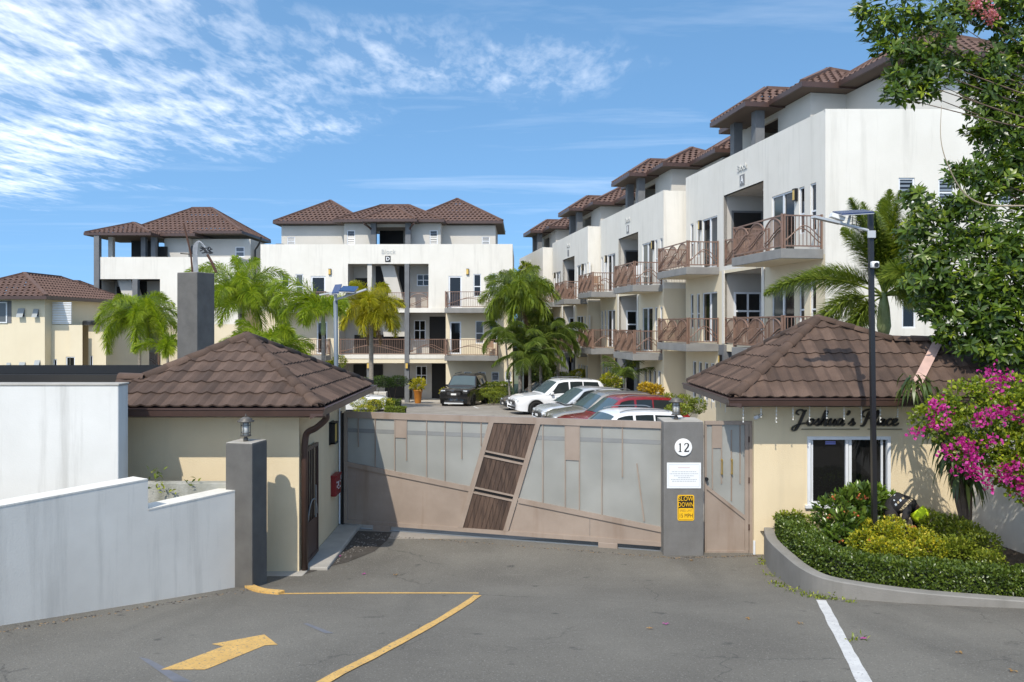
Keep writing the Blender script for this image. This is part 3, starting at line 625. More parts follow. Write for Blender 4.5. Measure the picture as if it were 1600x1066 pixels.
def gatehouse_right():
    ox, oy = 4.10, 13.5
    t = thing('gatehouse', 'cream gatehouse with script name sign over a sliding window, beside the walk-in gate', 'gatehouse', (ox, oy, 0))
    def L(p): return (p[0] - ox, p[1] - oy, p[2])
    W = 5.6; D = 2.5; H = 2.72
    def wx(px): return (px - 800) / F * oy - ox
    def wz(py): return CZ - (py - HY) / F * oy
    a, b, c, d = wx(1261), wx(1391), wz(789), wz(682)
    mb = MB(); wall_panel(mb, 0, W, -0.3, H, [(a, b, c, d)], depth=0.16)
    wall_panel(mb, 0, D, -0.3, H, [], M=frame((0, D, 0), (0, -1))); wall_panel(mb, 0, D, -0.3, H, [], M=frame((W, 0, 0), (0, 1))); wall_panel(mb, 0, W, -0.3, H, [], M=frame((W, D, 0), (-1, 0)))
    mb.build('wall', CREAM, t)
    # dim room behind the glass is closed by the panes; sliding window of two sashes
    w = MB()
    f = 0.055; w.box(a, b, -0.02, 0.08, c, c + f); w.box(a, b, -0.02, 0.08, d - f, d); w.box(a, a + f, -0.02, 0.08, c + f, d - f); w.box(b - f, b, -0.02, 0.08, c + f, d - f)
    m_ = a + (b - a) * 0.5; w.box(m_ - 0.05, m_ - 0.005, 0.0, 0.075, c + f, d - f); w.box(m_ + 0.012, m_ + 0.06, 0.02, 0.078, c + f, d - f); w.box(a + f + 0.02, a + f + 0.05, 0.01, 0.075, c + f, d - f); w.box(b - f - 0.09, b - f - 0.06, 0.02, 0.075, c + f, d - f)
    w.box(a - 0.04, b + 0.04, -0.05, 0.02, c - 0.05, c - 0.002)
    win = w.build('window', WFRAME, t)
    MB().box(a + f, m_ - 0.03, 0.04, 0.05, c + f, d - f).build('pane', GLASS, win); MB().box(m_ + 0.03, b - f, 0.05, 0.06, c + f, d - f).build('pane', GLASS, win)
    stk = MB().box(wx(1291), wx(1307), 0.036, 0.0395, wz(695), wz(690)).box(wx(1291), wx(1307), 0.036, 0.0395, wz(693), wz(692.2)); stk.build('sticker', mat('sticker_blue', (0.18, 0.2, 0.5), 0.5), win)
    MB().box(-0.45, W, -0.45, D + 0.4, 2.575, 2.61).build('soffit', CREAM, t)
    # roof
    ze = 2.71; x0, y0, y1 = 3.62, 13.0, 16.3; A = (5.62, 14.65, 3.99); sl = (A[2] - ze) / (A[1] - y0); zr = 3.60; yr = y0 + (zr - ze) / sl; xr = 6.75; xe = 10.2
    yb = 2 * A[1] - yr
    f1 = [L((x0, y0, ze)), L((xe, y0, ze)), L((xe, yr, zr)), L((xr, yr, zr)), L(A)]
    f2 = [L((x0, y1, ze)), L((x0, y0, ze)), L(A)]
    f3 = [L((xe, y1, ze)), L((x0, y1, ze)), L(A), L((xr, yb, zr)), L((xe, yb, zr))]
    f4 = [L((xr, yr, zr)), L((xr, yb, zr)), L(A)]; f5 = [L((xr, yr, zr)), L((xe, yr, zr)), L((xe, yb, zr)), L((xr, yb, zr))]
    r = deck('roof', [f1, f2, f3, f4, f5, [L((xe, y0, ze)), L((xe, y1, ze)), L((xe, yb, zr)), L((xe, yr, zr))]], t, MATS['roof_deck'])
    xf = A[0] + (A[0] - x0); kx = (zr - ze) / (A[2] - ze)
    tiled_face([L((x0, y0, ze)), L((xr, y0, ze)), L((xr, yr, zr)), L(A)], r); tiled_face([L((xr, y0, ze)), L((xe, y0, ze)), L((xe, yr, zr)), L((xr, yr, zr))], r)
    tiled_face(f2, r); tiled_face(f4, r)
    ridge_caps(L((x0, y0, ze)), L(A), r); ridge_caps(L((x0, y1, ze)), L(A), r); ridge_caps(L((xr, yr, zr)), L(A), r); ridge_caps(L((xr, yr, zr)), L((xe, yr, zr)), r)
    # bare pinkish flashing strip laid over the tiles
    def on_roof(X, s): return Vector(L((X, y0 + (yr - y0) * s, ze + (zr - ze) * s)))
    nrm = Vector((0, -sl, 1)).normalized(); p, q = on_roof(6.55, 0.05) + nrm * 0.09, on_roof(7.55, 0.98) + nrm * 0.09
    MB().bar(p, q, 0.15, 0.03, nrm).build('flashing', mat('bare_flashing', (0.55, 0.36, 0.29), 0.7, (0.45, 0.3, 0.25), 6.0), r)
    gutter(t, [L((x0, y0, ze)), L((xe, y0, ze))]); gutter(t, [L((x0, y1, ze)), L((x0, y0, ze))])
    # the name in raised script letters, with a backing outline
    sx0, sx1, zb, zt = wx(1238), wx(1404), wz(667), wz(638)
    txt = "Joshua's Place"; tot = sum(SCRIPT[ch][0] for ch in txt); u = (sx1 - sx0) / (tot + 0.3); v = (zt - zb) / 2.75
    SGN = mat('sign_dark_bronze', (0.022, 0.018, 0.014), 0.45); SGB = mat('sign_backing', (0.20, 0.17, 0.11), 0.6)
    x = sx0
    for ch in txt:
        wd, st = SCRIPT[ch]
        if st:
            k = [[(px_ * u + x + 0.18 * py_ * v, py_ * v + zb + 0.30 * v) for px_, py_ in s_] for s_ in st]
            swash(k, 'letter_backing', SGB, t, Matrix.Translation((0.006, -0.035, -0.008)), 0.030, 0.060, 0.012)
            swash(k, 'sign_letter', SGN, t, Matrix.Translation((0, -0.062, 0)), 0.013, 0.038, 0.026)
        x += wd * u
    MB().box(sx0 + 0.15, wx(1342), -0.03, -0.012, zb - 0.045, zb - 0.03).box(wx(1355), sx1 + 0.05, -0.03, -0.012, zb - 0.045, zb - 0.03).build('sign_rule', SGB, t)
    # hanging light strands under the eave
    IC = mat('icicle_white', (0.7, 0.69, 0.64), 0.5)
    for px in (1190, 1214, 1240, 1266, 1293, 1320, 1347, 1377, 1404, 1162):
        X = (px - 800) / F * 13.05 - ox; Ls = random.uniform(0.16, 0.26)
        m = MB().tube([(X, -0.42, 2.575), (X + random.uniform(-0.01, 0.01), -0.42, 2.575 - Ls)], 0.0045, 5)
        for i in range(4): m.box(X - 0.009, X + 0.009, -0.429, -0.411, 2.56 - Ls * (i + 1) / 4.2 - 0.02, 2.56 - Ls * (i + 1) / 4.2)
        m.build('hanging_light_strand', IC, t)
    for i in range(7): MB().tube([(-0.43, 0.2 + i * 0.32, 2.575), (-0.43, 0.2 + i * 0.32, 2.575 - random.uniform(0.12, 0.22))], 0.006, 5).build('hanging_light_strand', IC, t)
    MB().tube([(0.0, -0.03, 0.25), (0.0, -0.03, 0.02)], 0.02, 8).build('conduit', WFRAME, t)
gatehouse_right()
c0 = P(1186, 651, 13.42)
sc = thing('security_camera', 'small grey security camera under the eave beside the walk-in gate', 'camera', c0)
MB().tube([(0.07, 0.07, 0.03), (0.02, 0.0, 0.02)], 0.014, 8).build('bracket', ALU, sc); MB().tube([(0.03, 0.04, 0.01), (-0.08, -0.05, -0.02)], 0.032, 10).build('body', WFRAME, sc, True)

# ------------------------------------------------------------------ pillars, lanterns, walls
def pillar(name, label, corner, side, ang, z0, z1, m, side2=None):
    t = thing(name, label, 'pillar', (corner[0], corner[1], z0), ang)
    s2 = side2 or side
    MB().bevbox(-side, 0, 0, s2, 0, z1 - z0 - 0.012, 0.012).build('shaft', m, t)
    MB().bevbox(-side + 0.004, -0.004, 0.004, s2 - 0.004, z1 - z0 - 0.011, z1 - z0, 0.004).build('cap', CONC, t); return t
def lantern(label, loc, s=1.0):
    t = thing('lantern', label, 'lantern', loc)
    LM = mat('lantern_metal', (0.075, 0.07, 0.062), 0.5, (0.11, 0.10, 0.085), 12.0); LG = mat('lantern_glass', (0.62, 0.63, 0.60), 0.25, (0.5, 0.51, 0.48), 9.0)
    MB().lathe([(0.0, 0), (0.045, 0), (0.045, 0.05), (0.03, 0.07), (0.03, 0.10), (0.0, 0.10)], 12).build('post_fitter', LM, t, True)
    MB().lathe([(0.0, 0.095), (0.10, 0.095), (0.10, 0.115), (0.0, 0.115)], 16).build('base_plate', LM, t)
    MB().lathe([(0.0, 0.115), (0.062, 0.115), (0.062, 0.365), (0.0, 0.365)], 16).build('glass', LG, t, True)
    cage = MB()
    for k in range(6): a = k * math.pi / 3 + 0.3; cage.tube([(0.085 * math.cos(a), 0.085 * math.sin(a), 0.11), (0.085 * math.cos(a), 0.085 * math.sin(a), 0.37)], 0.007, 5)
    for z in (0.16, 0.30): cage.tube([(0.085 * math.cos(k * 0.3926), 0.085 * math.sin(k * 0.3926), z) for k in range(17)], 0.006, 5)
    cage.build('cage', LM, t)
    MB().lathe([(0.0, 0.365), (0.15, 0.365), (0.155, 0.385), (0.11, 0.40), (0.115, 0.42), (0.05, 0.455), (0.0, 0.46)], 18).build('roof', LM, t, True)
    MB().lathe([(0.0, 0.455), (0.012, 0.46), (0.02, 0.48), (0.006, 0.495), (0.012, 0.505), (0.0, 0.52)], 10).build('finial', LM, t, True)
    t.scale = (s, s, s); return t
g = G(394, 919)
tp = pillar('gate_pillar', 'dark grey stucco pillar with a lantern on top, at the end of the white wall', (g.x, g.y), 0.42, R(-12), g.z - 0.15, CZ - (693 - HY) / F * g.y, PIER)
lt = P(384, 686, g.y + 0.22); lantern('dark metal lantern on the pillar in front of the barred-door gatehouse', (lt.x, lt.y, CZ - (693 - HY) / F * g.y), 0.77)
pt = P(308, 425, 18.0)
tall = pillar('tall_pillar', 'tall dark grey unfinished pillar with steel bars and a wire bundle on top', (pt.x, pt.y), 0.57, R(-20), -0.2, pt.z, PIER)
Mi = tall.matrix_basis.inverted()
RUST = mat('rusty_steel', (0.10, 0.045, 0.025), 0.8, (0.06, 0.03, 0.02), 14.0)
def tl(px, py, d=18.1): return Matrix.Rotation(R(20), 4, 'Z') @ (P(px, py, d) - Vector((pt.x, pt.y, -0.2)))
MB().tube([tl(301, 428), tl(298, 395), tl(287, 349)], 0.022, 6).build('reinforcing_bar', RUST, tall)
MB().tube([tl(296, 397), tl(282, 396)], 0.018, 6).build('reinforcing_bar', BLACK, tall)
MB().tube([tl(324, 398), tl(331, 410), tl(338, 426)], 0.03, 6).build('reinforcing_bar', RUST, tall)
cb = MB()
for i in range(7):
    o = i * 1.1
    cb.tube(catmull([tl(303 + o, 428), tl(302 + o * 0.9, 400), tl(303 + o, 384 - i * 0.6), tl(311 + o * 0.5, 377 + i * 0.4), tl(320 + o * 0.4, 385 + i), tl(325 + o * 0.3, 394)], 4), 0.012, 5)
cb.build('wire_bundle', mat('grey_wire', (0.38, 0.39, 0.40), 0.4, (0.25, 0.26, 0.27), 5.0), tall)
cb = MB(); rr = random.Random(5)
for i in range(14): a = tl(318 + rr.uniform(-6, 10), 390 + rr.uniform(-5, 6)); b = tl(324 + rr.uniform(-4, 9), 393 + rr.uniform(-4, 4)); cb.tube([a, (a + b) / 2 + Vector((0, 0, 0.03)), b], 0.014, 5)
cb.bevbox(-0.28, -0.16, 0.1, 0.22, pt.z + 0.2 + 0.42, pt.z + 0.2 + 0.62, 0.02); cb.build('taped_ends', BLACK, tall)
# pillar with the house number
def number_pillar():
    y0 = 13.42; x0 = (1037 - 800) / F * y0; x1 = (1099.5 - 800) / F * y0; z1 = CZ - (660 - HY) / F * y0; W = x1 - x0
    t = thing('gate_pillar', 'grey stucco pillar carrying the number 12 and two notices', 'pillar', (x0, y0, -0.05))
    MB().bevbox(0, W, 0, 0.62, 0, z1 + 0.05, 0.014).build('shaft', PIERL, t); MB().bevbox(0.004, W - 0.004, 0.004, 0.616, z1 + 0.051, z1 + 0.063, 0.004).build('cap', CONC, t)
    lantern('dark metal lantern on the numbered pillar', (x0 + 0.27, y0 + 0.3, z1 + 0.013), 0.82)
    def w(px, py): return ((px - 800) / F * y0, CZ - (py - HY) / F * y0)
    # round number plate
    cx, cz = w(1067.5, 699); p = thing('number_plaque', 'round white plaque with a black number 12 on the grey pillar', 'plaque', (cx, y0, cz))
    MB().lathe([(0, 0), (0.147, 0), (0.147, 0.018), (0.14, 0.024), (0, 0.024)], 28, M=Matrix.Rotation(R(90), 4, 'X')).build('disc', mat('enamel_white', (0.8, 0.8, 0.78), 0.35), p, False)
    INK = mat('black_print', (0.012, 0.012, 0.012), 0.5); y = -0.0255
    one = [(-0.082, 0.058), (-0.052, 0.074), (-0.046, 0.074), (-0.046, -0.060), (-0.03, -0.068), (-0.03, -0.074), (-0.085, -0.074), (-0.085, -0.068), (-0.067, -0.060), (-0.067, 0.052), (-0.08, 0.050)]
    m = MB(); m.prism(one, y - 0.003, y); m.build('numeral', INK, p)
    arc = [Vector((0.018 + 0.0, 0, 0.035)), Vector((0.026, 0, 0.062)), Vector((0.05, 0, 0.072)), Vector((0.076, 0, 0.058)), Vector((0.080, 0, 0.03)), Vector((0.062, 0, -0.005)), Vector((0.036, 0, -0.035)), Vector((0.020, 0, -0.058))]
    swash([[(q.x, q.z) for q in arc]], 'numeral', INK, p, Matrix.Translation((0, y - 0.003, 0)), 0.010, 0.026, 0.003)
    MB().prism([(0.010, -0.074), (0.012, -0.060), (0.03, -0.052), (0.082, -0.054), (0.092, -0.036), (0.097, -0.038), (0.09, -0.074)], y - 0.003, y).build('numeral', INK, p)
    # notice, print too fine to read
    ax, az = w(1042, 763); bx, bz = w(1095, 723)
    n = thing('notice_sign', 'white rectangular notice with fine print on the grey pillar', 'sign', ((ax + bx) / 2, y0, (az + bz) / 2), 0); hw, hh = (bx - ax) / 2, (bz - az) / 2
    MB().box(-hw, hw, -0.012, 0, -hh, hh).build('board', mat('notice_white', (0.76, 0.78, 0.78), 0.4), n)
    PR = mat('fine_grey_print', (0.42, 0.44, 0.46), 0.6); PB = MB()
    for s in (-1, 1): PB.box(-hw * 0.9, hw * 0.9, -0.0135, -0.0125, s * hh * 0.87 - 0.002, s * hh * 0.87 + 0.002); PB.box(s * hw * 0.9 - 0.002, s * hw * 0.9 + 0.002, -0.0135, -0.0125, -hh * 0.85, hh * 0.85)
    PB.build('border', PR, n); rr = random.Random(2)
    for zc, wd in ((0.30, 0.72), (0.14, 0.85), (-0.02, 0.60), (-0.16, 0.36), (-0.30, 0.76), (-0.44, 0.70)):
        ln = MB(); x = -hw * wd
        while x < hw * wd:
            l = rr.uniform(0.012, 0.045); ln.box(x, min(x + l, hw * wd), -0.0135, -0.0125, zc * hh - 0.006, zc * hh + 0.006); x += l + 0.008
        ln.build('print_line', PR, n)
    MB().box(-hw * 0.36, hw * 0.34, -0.0135, -0.0125, hh * 0.58, hh * 0.68).build('print_line', mat('faded_red_print', (0.66, 0.56, 0.56), 0.6), n)
    # slow down sign
    ax, az = w(1058.5, 813.5); bx, bz = w(1084.5, 773.5); hw, hh = (bx - ax) / 2, (bz - az) / 2
    s = thing('speed_sign', 'yellow and black SLOW DOWN sign with a 15 MPH limit on the grey pillar', 'sign', ((ax + bx) / 2, y0, (az + bz) / 2))
    def rrect(a, b, c, d, r=0.03):
        o = []
        for cx_, cz_, s0_ in ((b - r, d - r, 0), (a + r, d - r, 90), (a + r, c + r, 180), (b - r, c + r, 270)):
            o += [(cx_ + r * math.cos(R(s0_ + i * 22.5)), cz_ + r * math.sin(R(s0_ + i * 22.5))) for i in range(5)]
        return o
    YS = mat('sign_yellow', (0.80, 0.46, 0.012), 0.4); BS = mat('sign_black', (0.02, 0.016, 0.012), 0.4)
    MB().prism(rrect(-hw, hw, -hh, hh), -0.008, 0).build('plate', YS, s)
    MB().prism(rrect(-hw + 0.015, hw - 0.015, -hh + 0.015, hh - 0.015, 0.022), -0.0088, -0.0082).build('border', BS, s)
    MB().prism(rrect(-hw + 0.02, hw - 0.02, -hh + 0.02, -hh * 0.02, 0.018), -0.0096, -0.0090).build('lower_field', YS, s)
    wall_text('lettering', 'SLOW', 0.108, YS, s, 0, -0.0112, hh * 0.70, 0.84, extrude=0.0008)
    wall_text('lettering', 'DOWN', 0.108, YS, s, 0, -0.0112, hh * 0.24, 0.74, extrude=0.0008)
    wall_text('lettering', 'SPEED LIMIT', 0.055, mat('faded_print', (0.35, 0.20, 0.02), 0.6), s, 0, -0.0112, -hh * 0.22, 0.72, extrude=0.0008)
    wall_text('lettering', '15 MPH', 0.095, BS, s, 0, -0.0112, -hh * 0.62, 0.75, extrude=0.0008)
number_pillar()

# near white wall with a step, tall white wall behind, low grey wall between
def near_wall():
    e = Vector((0.60, 1, 0)).normalized(); O = Vector((-3.92, 11.45, 0)); t = thing('boundary_wall', 'low weathered white wall stepping down along the driveway to the lantern pillar', 'wall', O, math.atan2(e.y, e.x))
    L1 = 1.45; mb = MB(); Lt = 9.0
    pts = [(-Lt, 2.6), (-Lt * 0.55, 2.6), (-Lt * 0.55, 1.91), (-L1, 1.91), (-L1, 1.52), (0, 1.52)]
    low = [(-s, gz(O.y - e.y * s) - 0.25) for s in np.linspace(0, Lt, 10)]
    mb.prism(pts + low, 0, 0.30); mb.build('wall', WHITEW, t)
    MB().box(-Lt * 0.55 + 0.01, -L1 - 0.004, -0.004, 0.304, 1.911, 1.93).build('coping', WHITE, t); MB().box(-L1 + 0.004, 0.0, -0.004, 0.304, 1.521, 1.54).build('coping', WHITE, t)
near_wall()
yw = 11.2; xw = (185 - 800) / F * yw; zt = CZ - (603 - HY) / F * yw
tw = thing('boundary_wall', 'tall plain white wall beside the gatehouse, streaked along its top', 'wall', (xw, yw, 0))
MB().bevbox(-7.0, 0, 0, 0.29, -0.1, zt, 0.015).build('wall', mat('painted_white_wall', (0.66, 0.655, 0.62), 0.85, (0.60, 0.595, 0.56), 1.1, 0.10, 40, streak=(0.30, 0.29, 0.26), streak_amt=0.7), tw); MB().bevbox(-7.0, 0.012, -0.012, 0.30, zt + 0.001, zt + 0.03, 0.008).build('coping', CONC, tw)
lw = thing('retaining_wall', 'low mossy grey wall with weeds between the white wall and the lantern pillar', 'wall', (xw, 11.5, 0))
MB().bevbox(0, 1.55, 0.0, 0.16, -0.1, 1.62, 0.012).build('wall', mat('mossy_concrete', (0.42, 0.41, 0.37), 0.9, (0.25, 0.25, 0.20), 2.5, 0.5, 40, streak=(0.12, 0.12, 0.09), streak_amt=0.8), lw)
fr = tag(MB().box(-13.5, -6.3, 14.6, 18.0, 2.74, 2.99).build('flat_roof', mat('black_fascia', (0.010, 0.010, 0.010), 0.7), None), 'black edged flat roof behind the tall white wall', 'roof')
MB().box(-13.4, -6.4, 14.7, 17.9, 2.991, 3.0).build('roofing_felt', mat('grey_felt', (0.012, 0.012, 0.012), 1.0, spec=0.1), fr)
for x in (-13.2, -9.8, -6.6):
    for y in (14.8, 17.8): MB().box(x - 0.08, x + 0.08, y - 0.08, y + 0.08, -0.3, 2.739).build('post', COLG, fr)
rw = Vector((0.10, -1.0, 0)); Ow = Vector((7.62, 13.48, 0))
bw = thing('boundary_wall', 'pale stained wall at the planter edge under the bougainvillea', 'wall', Ow, math.atan2(rw.y, rw.x))
MB().prism([(0.06, 2.05), (9.0, 2.45)] + [(s, gz(Ow.y + rw.normalized().y * s) - 0.25) for s in np.linspace(9, 0.06, 8)], 0.0, 0.22).build('wall', WHITEW, bw)

# grit and dry bits gathered where walls, kerb and gate track meet the asphalt
def grit(lines, n, seed):
    rr = random.Random(seed); mb = MB()
    for _ in range(n):
        (a, b, w) = rr.choice(lines); k = rr.random(); x = a[0] + (b[0] - a[0]) * k + w * abs(rr.gauss(0, 1)) * 0.5; y = a[1] + (b[1] - a[1]) * k - abs(w) * abs(rr.gauss(0, 1)) * 0.5; z = gz(y); r = rr.uniform(0.006, 0.02); an = rr.uniform(0, 6)
        v = [(x + r * math.cos(an + i * 1.57) * rr.uniform(0.7, 1.3), y + r * math.sin(an + i * 1.57), z + 0.002) for i in range(4)] + [(x, y, z + r * rr.uniform(0.4, 0.8))]
        mb.add(v, [(0, 1, 4), (1, 2, 4), (2, 3, 4), (3, 0, 4)], mi=rr.randrange(3))
    tag(mb.build('grit', [GRAV, mat('dry_litter', (0.20, 0.14, 0.08), 0.9), mat('dark_grit', (0.05, 0.045, 0.04), 0.95)]), kind='stuff')
grit([((-3.75, 11.3), (-6.2, 7.2), 0.16), ((-3.0, 14.9), (2.6, 13.35), 0.10), ((2.6, 13.30), (4.1, 13.45), 0.08)], 1100, 8)
# ------------------------------------------------------------------ sliding gate
GL = Vector((-3.22, 15.30, 0)); GR = Vector((2.62, 13.66, 0)); GE = (GR - GL).normalized()
def frosted():
    m, nt, b = principled('frosted_sheet'); b.inputs['Base Color'].default_value = (0.50, 0.53, 0.52, 1); b.inputs['Roughness'].default_value = 0.38
    N, L = nt.nodes, nt.links; tr = N.new('ShaderNodeBsdfTranslucent'); tr.inputs[0].default_value = (0.55, 0.58, 0.57, 1)
    mx = N.new('ShaderNodeMixShader'); mx.inputs[0].default_value = 0.35
    tc = N.new('ShaderNodeTexCoord'); n = N.new('ShaderNodeTexNoise'); n.inputs['Scale'].default_value = 1.3; n.inputs['Detail'].default_value = 4; L.new(tc.outputs['Object'], n.inputs['Vector'])
    cr = N.new('ShaderNodeValToRGB'); cr.color_ramp.elements[0].color = (0.36, 0.36, 0.33, 1); cr.color_ramp.elements[0].position = 0.3; cr.color_ramp.elements[1].color = (0.48, 0.48, 0.445, 1); cr.color_ramp.elements[1].position = 0.7
    L.new(n.outputs[0], cr.inputs[0]); L.new(cr.outputs[0], b.inputs['Base Color'])
    L.new(b.outputs[0], mx.inputs[1]); L.new(tr.outputs[0], mx.inputs[2]); L.new(mx.outputs[0], N['Material Output'].inputs[0]); MATS['frosted_sheet'] = m; return m
FROST = frosted()
FROSTD = mat('frosted_sheet_over_beam', (0.20, 0.205, 0.20), 0.4, (0.24, 0.245, 0.24), 2.0)
WOOD = None
def wood_mat():
    m, nt, b = principled('dark_weathered_wood'); N, L = nt.nodes, nt.links
    tc = N.new('ShaderNodeTexCoord'); mp = N.new('ShaderNodeMapping'); mp.inputs['Scale'].default_value = (14, 14, 1.0); L.new(tc.outputs['Object'], mp.inputs[0])
    oi = N.new('ShaderNodeObjectInfo'); ad = N.new('ShaderNodeVectorMath'); ad.operation = 'ADD'; L.new(mp.outputs[0], ad.inputs[0]); 
    sc = N.new('ShaderNodeMath'); sc.operation = 'MULTIPLY'; sc.inputs[1].default_value = 40; L.new(oi.outputs['Random'], sc.inputs[0]); L.new(sc.outputs[0], ad.inputs[1])
    n = N.new('ShaderNodeTexNoise'); n.inputs['Scale'].default_value = 1.5; n.inputs['Detail'].default_value = 7; L.new(ad.outputs[0], n.inputs['Vector'])
    cr = N.new('ShaderNodeValToRGB'); e = cr.color_ramp.elements; e[0].position = 0.3; e[0].color = (0.04, 0.024, 0.017, 1); e[1].position = 0.72; e[1].color = (0.115, 0.072, 0.05, 1)
    ml = N.new('ShaderNodeMath'); ml.operation = 'MULTIPLY_ADD'; L.new(oi.outputs['Random'], ml.inputs[0]); ml.inputs[1].default_value = 0.25; L.new(n.outputs[0], ml.inputs[2])
    sb = N.new('ShaderNodeMath'); sb.operation = 'SUBTRACT'; L.new(ml.outputs[0], sb.inputs[0]); sb.inputs[1].default_value = 0.12
    L.new(sb.outputs[0], cr.inputs[0]); L.new(cr.outputs[0], b.inputs['Base Color']); b.inputs['Roughness'].default_value = 0.7
    bp = N.new('ShaderNodeBump'); bp.inputs['Strength'].default_value = 0.3; bp.inputs['Distance'].default_value = 0.01; L.new(n.outputs[0], bp.inputs['Height']); L.new(bp.outputs[0], b.inputs['Normal'])
    return m
WOOD = wood_mat()
def sliding_gate():
    t = thing('sliding_gate', 'wide taupe steel sliding gate with frosted panels and a slanted dark timber band', 'gate', GL, math.atan2(GE.y, GE.x))
    def q(zx, zy): return on_wall(520 + zx * 0.425, 620 + zy * 0.425, GL, GE)          # measured on an enlarged photo of the gate
    s1 = (GR - GL).length
    zt0 = q(60, 55)[1]; zb = 0.10; zt = 2.24
    def line(a, b, x): return a[1] + (b[1] - a[1]) * (x - a[0]) / (b[0] - a[0])
    fr = MB()
    fr.box(0.0, s1, -0.03, 0.05, zt - 0.115, zt)                                     # top rail
    fr.box(0.0, s1, -0.03, 0.05, zb, zb + 0.075)                                     # bottom rail
    fr.box(0.0, 0.07, -0.028, 0.048, zb + 0.075, zt - 0.115); fr.box(s1 - 0.06, s1, -0.028, 0.048, zb + 0.075, zt - 0.115)
    BTL, BTR, BBL, BBR = q(593, 82), q(745, 85), q(480, 487), q(628, 489)
    def brace(tp, bt, w):                                                             # slanted flat band left of a line
        return [(tp[0], zt - 0.115), (tp[0] + w, zt - 0.115), (bt[0] + w, zb + 0.075), (bt[0], zb + 0.075)]
    wL = 0.095; fr.prism(brace((BTL[0] - wL, 0), (BBL[0] - wL, 0), wL), -0.034, 0.045); fr.prism(brace((BTR[0], 0), (BBR[0], 0), wL), -0.034, 0.045)
    def xl(z): k = (z - (zb + 0.075)) / (zt - 0.19 - zb); return BBL[0] + (BTL[0] - BBL[0]) * k
    def xr(z): k = (z - (zb + 0.075)) / (zt - 0.19 - zb); return BBR[0] + (BTR[0] - BBR[0]) * k
    # sloping middle rails
    l0, l1 = q(60, 247), q(497, 337); r0, r1 = q(670, 377), q(1197, 483)
    lz = lambda x: line(l0, l1, x); rz = lambda x: line(r0, r1, x)
    xa = 0.07; xb = l1[0]
    fr.prism([(xa, lz(xa) - 0.05), (xa, lz(xa) + 0.04), (xl(lz(xb)) - wL + 0.01, lz(xb) + 0.04), (xl(lz(xb)) - wL - 0.01, lz(xb) - 0.05)], -0.026, 0.042)
    xc = xr(rz(r0[0])) + wL
    fr.prism([(xc + 0.01, rz(xc) - 0.05), (xc, rz(xc) + 0.04), (s1 - 0.06, rz(s1) + 0.04), (s1 - 0.06, rz(s1) - 0.05)], -0.026, 0.042)
    # double cross rails of the timber band
    cr1, cr2 = (q(557, 208), q(695, 238)), (q(522, 342), q(655, 372))
    for a, b in (cr1, cr2):
        for dz in (-0.045, 0.045):
            A = (a[0], a[1] + dz); B = (b[0], b[1] + dz)
            fr.prism([(xl(A[1]) - 0.0, A[1] - 0.016), (xl(A[1]), A[1] + 0.016), (xr(B[1]), B[1] + 0.016), (xr(B[1]), B[1] - 0.016)], -0.03, 0.03)
    fr.build('frame', GATEM, t)
    # timber planks, one by one, running parallel to the slant in three bays
    bays = [(zt - 0.115, cr1[0], cr1[1], 'top'), (cr1[0], cr1[1], cr2[0], cr2[1]), (cr2[0], cr2[1], zb + 0.075, 'bot')]
    n = 9
    def z_at(c, k): return c[0][1] + (c[1][1] - c[0][1]) * k
    for bi in range(3):
        for i in range(n):
            k0, k1 = (i + 0.03) / n, (i + 0.97) / n
            up = (lambda k: zt - 0.115) if bi == 0 else ((lambda k: z_at(cr1, k) - 0.065) if bi == 1 else (lambda k: z_at(cr2, k) - 0.065))
            dn = (lambda k: z_at(cr1, k) + 0.065) if bi == 0 else ((lambda k: z_at(cr2, k) + 0.065) if bi == 1 else (lambda k: zb + 0.075))
            px = lambda k, z: xl(z) + (xr(z) - xl(z)) * k
            kj = random.uniform(-0.004, 0.004)
            MB().prism([(px(k0, dn(k0)), dn(k0)), (px(k1, dn(k1)), dn(k1)), (px(k1, up(k1)), up(k1)), (px(k0, up(k0)), up(k0))], -0.012 + kj, 0.012 + kj).build('plank', WOOD, t)
    MB().prism([(xl(zb + .075) + 0.004, zb + 0.08), (xr(zb + .075) - 0.004, zb + 0.08), (xr(zt - .12) - 0.004, zt - 0.12), (xl(zt - .12) + 0.004, zt - 0.12)], 0.014, 0.02).build('plank_backing', BLACK, t)
    # steel sheets under the sloping rails
    MB().prism([(0.07, zb + 0.075), (xl(zb + 0.1) - wL, zb + 0.075), (xl(lz(xb)) - wL, lz(xb) - 0.04), (0.07, lz(0.07) - 0.04)], 0.0, 0.01).build('steel_sheet', GATEM, t)
    xm = q(945, 440)[0]
    MB().prism([(xr(zb + 0.1) + wL - 0.02, zb + 0.075), (xm - 0.003, zb + 0.075), (xm - 0.003, rz(xm) - 0.04), (xc, rz(xc) - 0.04)], 0.0, 0.01).build('steel_sheet', GATEM, t)
    MB().prism([(xm + 0.003, zb + 0.075), (s1 - 0.06, zb + 0.075), (s1 - 0.06, rz(s1) - 0.04), (xm + 0.003, rz(xm) - 0.04)], 0.0, 0.01).build('steel_sheet', GATEM, t)
